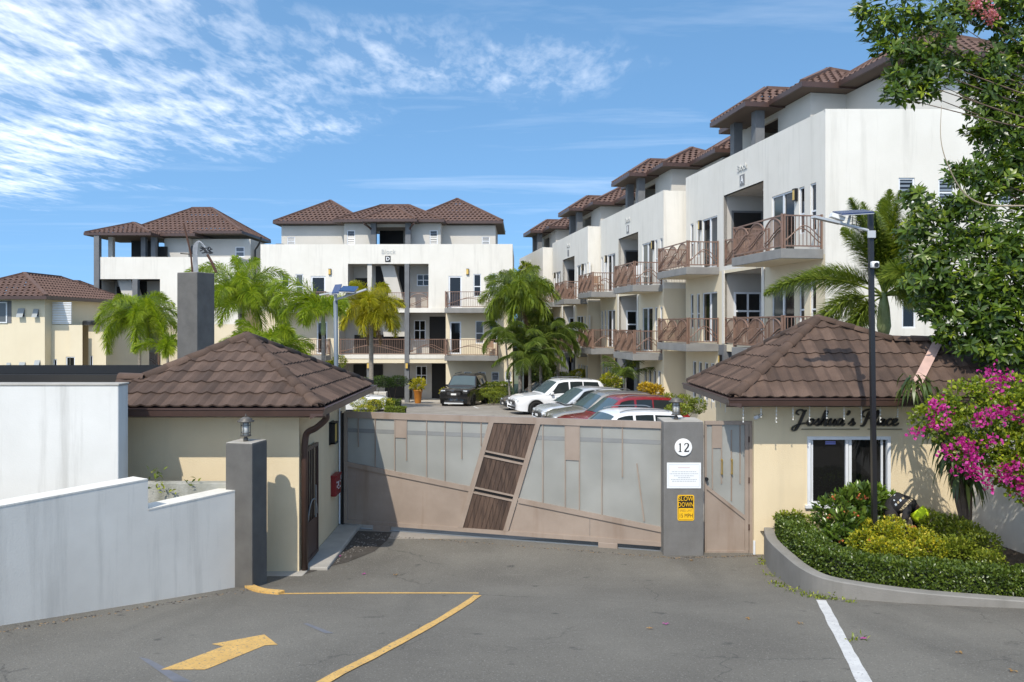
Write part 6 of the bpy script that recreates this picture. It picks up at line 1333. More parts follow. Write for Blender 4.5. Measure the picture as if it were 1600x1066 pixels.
def hedge_leaves(path, w, h, n, leaf, m, seed, top=None):
    """clipped hedge following a path of (x, y, z) foot points: leaves thick on its faces"""
    rg = np.random.default_rng(seed); P_ = np.array([list(p) for p in path]); seg = np.linalg.norm(np.diff(P_[:, :2], axis=0), axis=1); cum = np.concatenate([[0], np.cumsum(seg)])
    s = rg.random(n) * cum[-1]; i = np.clip(np.searchsorted(cum, s) - 1, 0, len(seg) - 1); f = ((s - cum[i]) / seg[i])[:, None]; B = P_[i] + (P_[i + 1] - P_[i]) * f
    tg = (P_[i + 1] - P_[i]); tg[:, 2] = 0; tg /= np.linalg.norm(tg, axis=1, keepdims=True); nr = np.stack([-tg[:, 1], tg[:, 0], np.zeros(n)], 1)
    face = rg.random(n); a = rg.uniform(-1, 1, n); hh = rg.uniform(0, 1, n); Nn = np.zeros((n, 3)); off = np.zeros(n); zz = np.zeros(n)
    topm = face < 0.42; lf = (face >= 0.42) & (face < 0.71); rt = face >= 0.71
    off[topm] = a[topm]; zz[topm] = 1.0; Nn[topm] = [0, 0, 1]; off[lf] = 1; zz[lf] = hh[lf]; Nn[lf] = nr[lf]; off[rt] = -1; zz[rt] = hh[rt]; Nn[rt] = -nr[rt]
    wob = 0.5 * np.sin(s * 5.1 + off * 2) + 0.5 * np.sin(s * 11.3 + zz * 5)
    C = B + nr * (off * w / 2 * (0.97 + 0.05 * wob))[:, None]; C[:, 2] += zz * h * (1 + 0.05 * wob); C += -Nn * (rg.random(n) ** 2 * 0.07)[:, None]
    D = Nn * 0.6 + rg.normal(scale=0.8, size=(n, 3)) + np.array([0, 0, 0.25]); Ln = leaf * rg.uniform(0.7, 1.25, n)
    return leaves_mesh('foliage', C, D, Nn + rg.normal(scale=0.5, size=(n, 3)), Ln, Ln * 0.55, np.clip(rg.normal(0.4, 0.25, n), 0, 1), m)
def hedge(label, path, w, h, n, leaf, m, seed, grp=None):
    o = Vector(path[0]); t = thing('hedge', label, 'hedge', o, 0, grp); loc = [Vector(p) - o for p in path]
    obj('foliage', hedge_leaves(loc, w, h, n, leaf, m, seed), t)
    core = MB()
    for a, b in zip(loc, loc[1:]): core.bar(a + Vector((0, 0, h * 0.45)), b + Vector((0, 0, h * 0.45)), w * 0.78, h * 0.82)
    core.build('twigs', mat('hedge_core', (0.02, 0.028, 0.012), 0.95), t); return t

# planter at the right: kerb wall, soil, hedge along its rim
def planter():
    foot = [G(1193.5, 866), G(1196, 880), G(1204, 893), G(1222, 908), G(1250, 922), G(1285, 931), G(1340, 937), G(1420, 943), G(1500, 947), G(1600, 951), G(1680, 955), G(1745, 958)]
    pts = catmull(foot, 5); O = foot[0].copy(); t = thing('planter', 'curved grey concrete planter kerb holding the hedge and shrubs', 'planter', O)
    ztop = lambda y: 0.47 + max(0, (13.4 - y)) * 0.014
    mb = MB(); n = len(pts); v = []
    for i, p in enumerate(pts):
        tg = (pts[min(i + 1, n - 1)] - pts[max(i - 1, 0)]); tg.z = 0; tg.normalize(); nr = Vector((-tg.y, tg.x, 0)); q = p + nr * 0.16; z = ztop(p.y)
        for w_, zz in ((p, gz(p.y) - 0.2), (p, z - 0.012), (p + nr * 0.012, z), (q, z), (q, z - 0.35)): v.append((w_.x - O.x, w_.y - O.y, zz - O.z))
    f = [(i * 5 + k, (i + 1) * 5 + k, (i + 1) * 5 + k + 1, i * 5 + k + 1) for i in range(n - 1) for k in range(4)] + [(0, 1, 2, 3, 4)]
    mb.add(v, f).build('kerb', mat('kerb_concrete', (0.255, 0.245, 0.225), 0.88, (0.205, 0.197, 0.18), 1.6, 0.3, 60, streak=(0.13, 0.125, 0.11), streak_amt=0.6), t)
    soil = [(p.x - O.x, p.y - O.y) for p in pts[:-1]] + [(8.3 - O.x, 13.3 - O.y), (4.2 - O.x, 13.49 - O.y)]
    inner = []
    bm = bmesh.new(); vs = [bm.verts.new((x, y, ztop(y + O.y) - 0.06 - O.z)) for x, y in soil]; bm.faces.new(vs); me = bpy.data.meshes.new('soil'); bmesh.ops.triangulate(bm, faces=bm.faces[:]); bm.to_mesh(me); bm.free(); me.materials.append(mat('planter_soil', (0.05, 0.036, 0.024), 0.95, (0.08, 0.06, 0.04), 8.0, 0.6, 40)); obj('soil', me, t)
    path = []
    for i, p in enumerate(pts[:-2]):
        tg = (pts[min(i + 1, n - 1)] - pts[max(i - 1, 0)]); tg.z = 0; tg.normalize(); nr = Vector((-tg.y, tg.x, 0)); q = p + nr * 0.40; path.append(Vector((q.x, q.y, ztop(p.y) - 0.03)))
    hedge('dense dark green clipped hedge following the planter kerb', path[1:], 0.42, 0.30, 27000, 0.048, HG, 4)
    return ztop
ZT = planter()
def pl(px, py, d): p = P(px, py, d); return p
def on_soil(px, d): return Vector(((px - 800) / F * d, d, ZT(d) - 0.06))
def rel(blobs, base, d=None): return [(tuple(P(px, py, dd) - Vector(base)), (r, r * 0.9, r * 0.85)) for px, py, dd, r in blobs]
b = on_soil(1325, 12.6)
shrub('ixora_shrub', 'big glossy leaved shrub with orange flower heads under the sliding window', 'shrub', b, rel([(1300, 800, 12.5, .26), (1325, 790, 12.7, .28), (1350, 785, 12.8, .3), (1290, 830, 12.4, .24), (1320, 825, 12.2, .3), (1345, 820, 12.3, .26), (1366, 800, 12.9, .28), (1305, 845, 12.1, .22), (1345, 845, 12.0, .24)], b), 2600, 0.12, DG, 6, 0.42, flowers=(34, 0.045, ORF))
b = on_soil(1390, 12.9)
shrub('leafy_shrub', 'upright bright green shrub between the black lamp post and the window', 'shrub', b, rel([(1340, 782, 13.1, .24), (1362, 775, 13.2, .2), (1388, 785, 13.2, .16)], b), 900, 0.13, leaf_mat('fresh_green', (0.05, 0.10, 0.012), (0.12, 0.21, 0.02), (0.22, 0.32, 0.04), 0.3, 0.3), 8, 0.42)
b = on_soil(1400, 11.9)
shrub('golden_shrub', 'low golden yellow leaved shrub mass in the middle of the planter', 'shrub', b, rel([(1350, 850, 11.7, .24), (1385, 838, 11.8, .26), (1415, 845, 11.7, .27), (1440, 850, 11.6, .26), (1375, 862, 11.3, .24), (1410, 866, 11.2, .24), (1455, 862, 11.3, .24), (1360, 828, 12.0, .18), (1395, 822, 12.1, .18)], b), 7000, 0.045, YL, 9, 0.6, flowers=(16, 0.035, ORF))
b = on_soil(1490, 11.9)
shrub('green_shrub', 'loose green shrub beside the pale wall, behind the clipped hedge', 'shrub', b, rel([(1465, 825, 12.2, .26), (1490, 830, 12.0, .28), (1510, 840, 11.7, .28), (1500, 862, 11.3, .26), (1535, 855, 11.3, .26), (1475, 860, 11.4, .22), (1545, 880, 10.9, .22), (1450, 812, 12.5, .2)], b), 7000, 0.05, HL, 10, 0.55)
b = on_soil(1225, 13.2)
shrub('green_shrub', 'small sparse shrub at the corner of the script-sign gatehouse', 'shrub', b, rel([(1225, 812, 13.2, .16), (1245, 815, 13.1, .2), (1262, 822, 13.0, .2), (1240, 835, 12.8, .22)], b), 1200, 0.06, HL, 12, 0.5)
# weeds
def weeds(label, pts, leaf, m, n=26):
    o = Vector(pts[0]); t = thing('weeds', label, 'weeds', o); rg = np.random.default_rng(int(abs(o.x) * 100)); C = []
    for p in pts:
        C.append(np.array(list(Vector(p) - o)) + rg.normal(scale=0.05, size=(n, 3)) * [1, 1, 0.4])
    C = np.concatenate(C); k = len(C); obj('foliage', leaves_mesh('foliage', C, rg.normal(size=(k, 3)) + [0, 0, 1.0], rg.normal(size=(k, 3)) + [0, 0, 1], leaf * rg.uniform(.6, 1.2, k), leaf * 0.35 * np.ones(k), rg.random(k), m), t)
weeds('yellow green weeds growing along the foot of the planter kerb', [G(1190, 882), G(1203, 900), G(1210, 912), G(1222, 917), G(1240, 925), G(1260, 931), G(1275, 934), G(1285, 936), G(1300, 937), G(1195, 876), G(1328, 941)], 0.055, HL, 40)
weeds('tuft of pulled green leaves on the asphalt beside the white line', [G(1337, 1001), G(1341, 999)], 0.06, HL, 14)
weeds('small weeds sprouting from the low mossy wall', [P(245, 748, 11.6), P(262, 768, 11.45), P(250, 762, 11.45), P(300, 755, 11.5), P(240, 738, 11.6)], 0.09, HL, 10)

# long leaved plant hanging by the wall
LLF = leaf_mat('long_leaf', (0.035, 0.06, 0.014), (0.08, 0.12, 0.025), (0.20, 0.22, 0.05), 0.35, 0.25)
def long_leaf_plant():
    b = on_soil(1515, 12.0); t = thing('long_leaved_plant', 'tall plant with long drooping narrow leaves in the corner by the pale wall', 'plant', b); rg = np.random.default_rng(4); V = []; T = []; ti = []; st = MB()
    for px, py, d in ((1470, 615, 12.3), (1490, 640, 12.1), (1508, 670, 12.0), (1520, 700, 11.9), (1478, 680, 12.3), (1500, 730, 12.0), (1462, 650, 12.4), (1515, 745, 11.9), (1490, 705, 12.1), (1425, 590, 12.7), (1440, 600, 12.6)):
        c = np.array(list(P(px, py, d) - b)); st.tube([(0, 0, 0), (c[0] * 0.4, c[1] * 0.4, c[2] * 0.55), tuple(c)], [0.03, 0.025, 0.015], 6)
        for _ in range(26):
            a = rg.uniform(0, 6.28); el = rg.uniform(-0.7, 0.8); dv = np.array([math.cos(a) * math.cos(el), math.sin(a) * math.cos(el), math.sin(el)]); l = rg.uniform(0.22, 0.42); w = rg.uniform(0.03, 0.05); sd = np.cross(dv, [0, 0, 1]); sd /= np.linalg.norm(sd) + 1e-6
            p0 = c + rg.normal(scale=0.05, size=3); p1 = p0 + dv * l * 0.4 + [0, 0, -0.03]; p2 = p0 + dv * l * 0.7 + [0, 0, -0.16]; p3 = p0 + dv * l * 0.85 + [0, 0, -0.34]; o = len(V)
            V += [p0, p1 - sd * w / 2, p1 + sd * w / 2, p2 - sd * w / 2, p2 + sd * w / 2, p3]; T += [(o, o + 2, o + 1), (o + 1, o + 2, o + 4), (o + 1, o + 4, o + 3), (o + 3, o + 4, o + 5)]; ti += [min(1, max(0, rg.normal(0.45, 0.25)))] * 6
    obj('foliage', tri_mesh('foliage', np.array(V), np.array(T), LLF, np.array(ti)), t); st.build('stems', mat('bark', (0.16, 0.11, 0.075)), t)
long_leaf_plant()

# bougainvillea spilling over the wall
BOU = leaf_mat('bougainvillea_leaf', (0.08, 0.13, 0.012), (0.16, 0.22, 0.016), (0.42, 0.45, 0.03), 0.4, 0.35)
MAG = leaf_mat('magenta_bract', (0.34, 0.008, 0.16), (0.50, 0.02, 0.27), (0.62, 0.08, 0.38), 0.55, 0.35)
def bougainvillea():
    b = Vector((8.6, 12.0, gz(12.0))); t = thing('bougainvillea', 'bougainvillea with magenta flowers spilling over the pale wall by the gatehouse', 'flowering shrub', b); rg = np.random.default_rng(21)
    bl = [(1445, 655, 11.6, .22), (1475, 640, 11.5, .26), (1510, 620, 11.4, .3), (1545, 612, 11.3, .28), (1585, 610, 11.2, .28), (1480, 675, 11.3, .24), (1520, 665, 11.1, .3), (1560, 650, 11.0, .34), (1595, 640, 10.9, .36), (1500, 705, 11.1, .2), (1535, 705, 10.9, .28), (1570, 700, 10.8, .32), (1600, 700, 10.7, .34), (1580, 740, 10.6, .26), (1610, 740, 10.5, .3), (1592, 770, 10.5, .16), (1630, 620, 10.8, .4), (1640, 690, 10.6, .4), (1680, 600, 10.9, .45), (1690, 680, 10.6, .45), (1730, 630, 10.7, .45), (1660, 740, 10.4, .3), (1720, 720, 10.4, .35)]
    B = [(tuple(P(px, py, d) - b), (r, r, r * 0.85)) for px, py, d, r in bl]; n = 12500; C, u = blob_points(B, n, rg, 0.5)
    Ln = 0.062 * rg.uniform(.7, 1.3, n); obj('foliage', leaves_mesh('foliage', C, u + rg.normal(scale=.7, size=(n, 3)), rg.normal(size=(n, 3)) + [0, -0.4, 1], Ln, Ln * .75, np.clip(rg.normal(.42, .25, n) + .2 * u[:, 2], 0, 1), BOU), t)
    fl = [(1433, 676, 30), (1455, 665, 40), (1470, 640, 50), (1462, 632, 40), (1480, 660, 34), (1548, 585, 50), (1572, 592, 30), (1560, 610, 24), (1530, 655, 50), (1545, 648, 40), (1562, 645, 36), (1505, 690, 50), (1512, 700, 50), (1520, 715, 60), (1512, 735, 60), (1530, 740, 60), (1545, 755, 40), (1480, 705, 40), (1575, 645, 40), (1565, 735, 50), (1590, 730, 50), (1590, 755, 50), (1600, 765, 40), (1550, 690, 40), (1575, 745, 40), (1495, 735, 20), (1600, 655, 30), (1625, 720, 60), (1660, 660, 40), (1690, 720, 50), (1640, 760, 40), (1720, 670, 40)]
    Cc = []
    for px, py, k in fl:
        d = 11.05 - min(1.15, (px - 1430) / 170 * 0.75); Cc.append(np.array(list(P(px, py, d) - b)) + rg.normal(scale=0.052, size=(int(k * 0.85), 3)) * [1.2, 1, 1])
    Cc = np.concatenate(Cc); k = len(Cc); tag(obj('flowers', leaves_mesh('flowers', Cc, rg.normal(size=(k, 3)) + [0, -.4, .3], rg.normal(size=(k, 3)), .055 * rg.uniform(.7, 1.3, k), .05 * rg.uniform(.7, 1.3, k), rg.random(k), MAG), t), kind='stuff')
    st = MB(); rr = random.Random(4)
    for c, r in B[::2]: c = Vector(c); st.tube(catmull([(0, 0, 0), (0.0, -0.1, 1.6), tuple(c * 0.6 + Vector((0, 0, 1.2))), tuple(c)], 4), [0.03] * 4 + [0.02] * 4 + [0.012] * 5, 5)
    st.build('stems', MATS['bark'], t)
bougainvillea()

# big tree behind the wall on the right
TL = leaf_mat('tree_leaf', (0.032, 0.062, 0.008), (0.085, 0.145, 0.013), (0.27, 0.33, 0.025), 0.34, 0.3)
def big_tree():
    b = Vector((11.6, 14.0, gz(14.0))); t = thing('broadleaf_tree', 'large tree with glossy whorled leaves leaning over the wall and gatehouse roof', 'tree', b); rg = np.random.default_rng(17)
    cl = [  # px, py, depth, radius px-ish in metres
        (1345, 15, 11.6, .16), (1372, 45, 11.6, .30), (1405, 20, 11.8, .35), (1395, 75, 11.5, .34), (1440, 60, 11.6, .38), (1475, 30, 12.0, .36), (1430, 105, 11.5, .30), (1395, 120, 11.4, .22), (1385, 150, 11.3, .16), (1415, 140, 11.4, .24), (1450, 130, 11.5, .28), (1475, 95, 11.8, .30), (1500, 5, 12.0, .34), (1540, 15, 12.2, .38), (1585, 10, 12.2, .42),
        (1510, 120, 11.9, .26), (1540, 110, 12.0, .36), (1580, 70, 12.2, .36), (1595, 110, 12.2, .4), (1530, 155, 11.9, .34), (1570, 160, 12.0, .4), (1600, 180, 12.0, .4), (1535, 200, 11.8, .26), (1565, 215, 11.8, .36), (1598, 240, 11.9, .36), (1515, 205, 11.7, .18), (1555, 255, 11.8, .30), (1590, 260, 11.8, .2),
        (1480, 275, 11.6, .20), (1510, 270, 11.6, .24), (1535, 290, 11.7, .30), (1575, 285, 11.8, .24), (1425, 310, 11.9, .20), (1440, 340, 11.8, .28), (1420, 360, 11.8, .24), (1470, 330, 11.7, .26), (1500, 320, 11.6, .28), (1530, 340, 11.6, .28), (1430, 400, 11.7, .30), (1465, 380, 11.6, .34), (1500, 380, 11.5, .36), (1540, 390, 11.4, .38), (1580, 370, 11.5, .34), (1600, 330, 11.7, .2), (1600, 400, 11.4, .4),
        (1425, 440, 11.7, .26), (1455, 430, 11.6, .32), (1490, 440, 11.5, .36), (1530, 440, 11.4, .4), (1575, 440, 11.3, .42), (1445, 475, 11.7, .26), (1480, 490, 11.5, .34), (1520, 490, 11.4, .4), (1565, 500, 11.3, .42), (1600, 480, 11.2, .42), (1470, 525, 11.7, .2), (1505, 530, 11.5, .30), (1545, 545, 11.4, .36), (1590, 540, 11.2, .4)]
    rx = random.Random(12)      # the crown goes on beyond the edge of the photograph
    cl += [(1640 + 55 * (i % 6) + rx.uniform(-18, 18), -40 + 78 * (i // 6) + rx.uniform(-25, 25), 11.8 + rx.uniform(-.6, 1.2), rx.uniform(.38, .5)) for i in range(48)]
    Cs, Ds, Ns, Ls, Ws, Ts = [], [], [], [], [], []; tips = []
    for px, py, d, r in cl:
        c = np.array(list(P(px + (10 if px < 1560 else 0), py, d + 1.9) - b)); k = int(40 * (r / 0.3) ** 1.8) + 7; r = r * 1.08
        for _ in range(k):
            u = rg.normal(size=3); u /= np.linalg.norm(u); p = c + u * r * np.array([1.1, 1.1, 0.95]) * (0.25 + 0.75 * rg.random() ** 0.6)
            ax = u * 0.7 + np.array([-0.15, -0.25, 0.55]) + rg.normal(scale=.3, size=3); ax /= np.linalg.norm(ax); a = np.cross(ax, rg.normal(size=3)); a /= np.linalg.norm(a); c2 = np.cross(ax, a); nl = rg.integers(5, 9); tb = np.clip(rg.normal(.36, .2), 0, 1); ph = rg.uniform(0, 6)
            for j in range(nl):
                an = ph + j * 2.4; ra = a * math.cos(an) + c2 * math.sin(an); sp = 0.35 + 0.6 * rg.random(); Cs.append(p - ax * 0.03 * j / nl); Ds.append(ra + ax * (1.1 - sp) + rg.normal(scale=.28, size=3)); Ns.append(ax + 0.2 * ra); l = rg.uniform(.11, .20); Ls.append(l); Ws.append(l * rg.uniform(.30, .40)); Ts.append(np.clip(tb + rg.normal(0, .12), 0, 1))
        tips.append((Vector(c), r))
    obj('crown', leaves_mesh('crown', Cs, Ds, Ns, Ls, Ws, Ts, TL, 0.10), t)
    tr = MB(); trunk = catmull([(0, 0, 0), (0.05, -0.05, 1.6), (-0.1, 0, 3.2), (-0.05, 0.05, 5.0), (-0.3, 0, 6.6), (-0.6, 0, 7.8)], 4)
    tr.tube(trunk, [0.20 - 0.13 * i / (len(trunk) - 1) for i in range(len(trunk))], 10); tr.build('trunk', MATS['bark'], t, True)
    lb = MB(); rr = random.Random(9)
    for c, r in tips:
        z0 = max(0.8, min(7.2, c.z - 0.7 - rr.random() * 0.6)); i = min(range(len(trunk)), key=lambda k: abs(trunk[k].z - z0)); s = trunk[i]; m = s.lerp(c, 0.5) + Vector((0, rr.uniform(-.2, .2), -0.12)); lb.tube(catmull([s, m, c], 4), [0.026 - 0.022 * k / 8 for k in range(9)], 5)
    lb.build('limbs', MATS['bark'], t)
    tw = [P(1471, 165, 12.8), P(1470, 215, 12.8), P(1480, 255, 12.8), P(1505, 300, 12.9), P(1540, 320, 13.0), P(1600, 322, 13.2)]
    MB().tube([p - b for p in catmull(tw, 5)], [0.004 + 0.012 * k / 25 for k in range(26)], 5).build('bare_twig', mat('pale_twig', (0.36, 0.29, 0.2), 0.8), t)
    rg2 = np.random.default_rng(3); C = np.concatenate([np.array(list(P(px, py, 13.4) - b)) + rg2.normal(scale=.06, size=(70, 3)) for px, py in ((1530, 8), (1545, 20), (1550, 28), (1525, 4))]); k = len(C)
    tag(obj('pink_blossom', leaves_mesh('pink_blossom', C, rg2.normal(size=(k, 3)), rg2.normal(size=(k, 3)), np.full(k, .045), np.full(k, .04), rg2.random(k), leaf_mat('pale_pink', (0.5, 0.10, 0.15), (0.6, 0.22, 0.26), (0.7, 0.36, 0.38), 0.6)), t), kind='stuff')
big_tree()

# shrubs in the yard
GRPY = 'clipped shrubs in the yard beds'
def yard_shrub(label, px, py, d, blobs, n, leaf, m, name='yard_shrub', seed=1, **kw):
    b = Vector(((px - 800) / F * d, d, gz(d))); shrub(name, label, 'shrub', b, [(tuple(P(x, y, d + dd) - b), (rx * d / F, rx * d / F * .8, rz * d / F)) for x, y, dd, rx, rz in blobs], n, leaf, m, seed, **kw)
def yard_hedge(label, px0, px1, d, h, w, m, seed, n=5000, leaf=0.06): hedge(label, [Vector(((px0 - 800) / F * d, d, gz(d))), Vector((((px0 + px1) / 2 - 800) / F * d, d, gz(d))), Vector(((px1 - 800) / F * d, d, gz(d)))], w, h, n, leaf, m, seed, GRPY)
yard_shrub('rounded yellow green bush rising behind the gatehouse eave', 575, 640, 40, [(560, 628, 0, 16, 9), (585, 632, 0, 16, 8), (603, 630, 0, 14, 8), (570, 640, -.4, 18, 7)], 3200, .07, YL, seed=3, ratio=.55)
yard_hedge('low clipped dark hedge beside the rounded yellow bush', 604, 626, 41, .62, .7, HG, 5, 2600); yard_hedge('low strip of bright ground hedge in front of the clipped dark hedge', 602, 634, 39.5, .33, .5, HL, 6, 2400)
for px, lb in ((585, 'flat topped topiary tree near the white planter box'), (612, 'flat topped topiary tree next to the orange pot')):
    yard_shrub(lb, px, 632, 47, [(px - 8, 598, 0, 15, 8), (px + 10, 596, 0, 17, 9)], 2000, .08, DG, 'topiary_tree', px)
yard_hedge('waist high hedge under the four ground floor windows of block D', 752, 800, 50.3, 1.3, .8, HL, 8, 4200, .08)
yard_shrub('low bright bedding plants at the kerb beside the black car', 770, 620, 48, [(762, 612, 0, 14, 6), (782, 611, 0, 14, 6), (772, 617, -.6, 20, 5)], 2600, .08, HL, 'bedding_plants', 14)
yard_shrub('yellow croton bush beside the tail of the white parked car', 952, 605, 42, [(952, 592, 0, 13, 9), (945, 600, 0, 10, 8), (962, 599, 0, 11, 8)], 1500, .14, YL, 'croton_bush', 15, ratio=.4)
yard_shrub('yellow flowering bush by the farther palms behind the white parked car', 905, 590, 47, [(905, 584, 0, 14, 6)], 900, .12, YL, 'croton_bush', 16, ratio=.4)
yard_shrub('orange tipped croton bush beyond the red car', 1018, 620, 33, [(1010, 608, 0, 12, 9), (1024, 612, 0, 12, 10)], 1300, .14, CRO, 'croton_bush', 17, ratio=.4)
yard_shrub('leafy green bush at the foot of block A beside the numbered pillar', 1055, 635, 28, [(1045, 628, 0, 16, 13), (1068, 630, 0, 18, 13), (1090, 634, 0, 14, 12), (1060, 640, -1, 20, 9)], 3600, .08, HL, 'yard_shrub', 18)
yard_shrub('tall leafy shrub by the far grey entrance columns', 838, 600, 45, [(838, 580, 0, 14, 16), (860, 585, 0, 14, 14), (880, 592, 0, 12, 10)], 2400, .14, PD, 'yard_shrub', 19)
yard_shrub('yellowing shrub behind the gatehouse roof next to the palm crownshaft', 535, 575, 34, [(530, 566, 0, 12, 10), (515, 572, 0, 10, 8)], 900, .09, YL, 'yard_shrub', 23)
def agave():
    d = 44.5; b = Vector(((803 - 800) / F * d, d, gz(d))); t = thing('agave', 'spiky blue green agave at the foot of the slender palm', 'plant', b); rg = np.random.default_rng(2); n = 26; a = rg.uniform(0, 6.28, n); e = rg.uniform(.4, 1.4, n)
    D = np.stack([np.cos(a) * np.cos(e), np.sin(a) * np.cos(e), np.sin(e)], 1); obj('leaf_rosette', leaves_mesh('leaf_rosette', np.zeros((n, 3)) + [0, 0, .3], D, np.tile([0, 0, 1.], (n, 1)) - D * .5, rg.uniform(.9, 1.3, n), np.full(n, .11), rg.random(n), leaf_mat('agave_leaf', (0.07, 0.11, 0.08), (0.11, 0.16, 0.10), (0.16, 0.21, 0.12))), t)
agave()
def far_tree(label, px, py, d, blobs, n, leaf, m, seed):
    b = Vector(((px - 800) / F * d, d, gz(d))); t = thing('tree', label, 'tree', b, 0, 'trees behind the blocks'); rg = np.random.default_rng(seed); B = [(tuple(P(x, y, d) - b), (r * d / F,) * 3) for x, y, r in blobs]; C, u = blob_points(B, n, rg, .5); Ln = leaf * rg.uniform(.7, 1.3, n)
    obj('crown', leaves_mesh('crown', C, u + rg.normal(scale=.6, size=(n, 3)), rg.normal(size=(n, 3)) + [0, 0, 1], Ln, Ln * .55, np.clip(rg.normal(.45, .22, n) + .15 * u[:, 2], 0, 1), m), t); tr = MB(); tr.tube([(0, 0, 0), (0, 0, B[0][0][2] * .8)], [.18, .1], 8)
    for c, r in B: tr.tube([(0, 0, B[0][0][2] * .5), c], [.07, .02], 5)
    tr.build('trunk', MATS['bark'], t)
far_tree('bright green tree rising behind the corner of block D', 822, 590, 60, [(815, 440, 14), (830, 430, 13), (822, 420, 10), (842, 440, 12), (850, 448, 14), (820, 455, 16), (845, 460, 16)], 4200, .24, HL, 5)
far_tree('dark tree filling the gap between block D and the stepped row', 845, 590, 56, [(840, 500, 18), (860, 510, 18), (850, 540, 22), (825, 530, 18), (850, 570, 22)], 5200, .24, PD, 6)
# ------------------------------------------------------------------ cars
TYRE = mat('tyre_rubber', (0.018, 0.018, 0.018), 0.85); RIM = mat('alloy_rim', (0.30, 0.31, 0.32), 0.3, metal=0.85); RIMD = mat('dark_rim', (0.03, 0.03, 0.032), 0.35, metal=0.5)
CGL = glass_mat('car_glass', (0.02, 0.026, 0.028), 0.03); CGT = glass_mat('car_windscreen', (0.07, 0.10, 0.11), 0.03); HEADL = mat('headlight_lens', (0.55, 0.57, 0.58), 0.1); TAIL = mat('tail_lens', (0.25, 0.01, 0.012), 0.2); TRIM = mat('black_plastic', (0.02, 0.02, 0.021), 0.6)
def paint(name, col, metal=0.0):
    m, nt, b = principled(name); b.inputs['Base Color'].default_value = (*col, 1); b.inputs['Roughness'].default_value = 0.28; b.inputs['Metallic'].default_value = metal; b.inputs['Coat Weight'].default_value = 0.8; b.inputs['Coat Roughness'].default_value = 0.05
    N, L = nt.nodes, nt.links; n = N.new('ShaderNodeTexNoise'); n.inputs['Scale'].default_value = 3; tc = N.new('ShaderNodeTexCoord'); L.new(tc.outputs['Object'], n.inputs['Vector']); r = N.new('ShaderNodeMapRange'); r.inputs[3].default_value = 0.22; r.inputs[4].default_value = 0.36; L.new(n.outputs[0], r.inputs[0]); L.new(r.outputs[0], b.inputs['Roughness']); MATS[name] = m; return m
def smooth_tab(tab, x):
    return 0.5 * lerp_table(tab, x) + 0.25 * (lerp_table(tab, x - 0.09) + lerp_table(tab, x + 0.09))
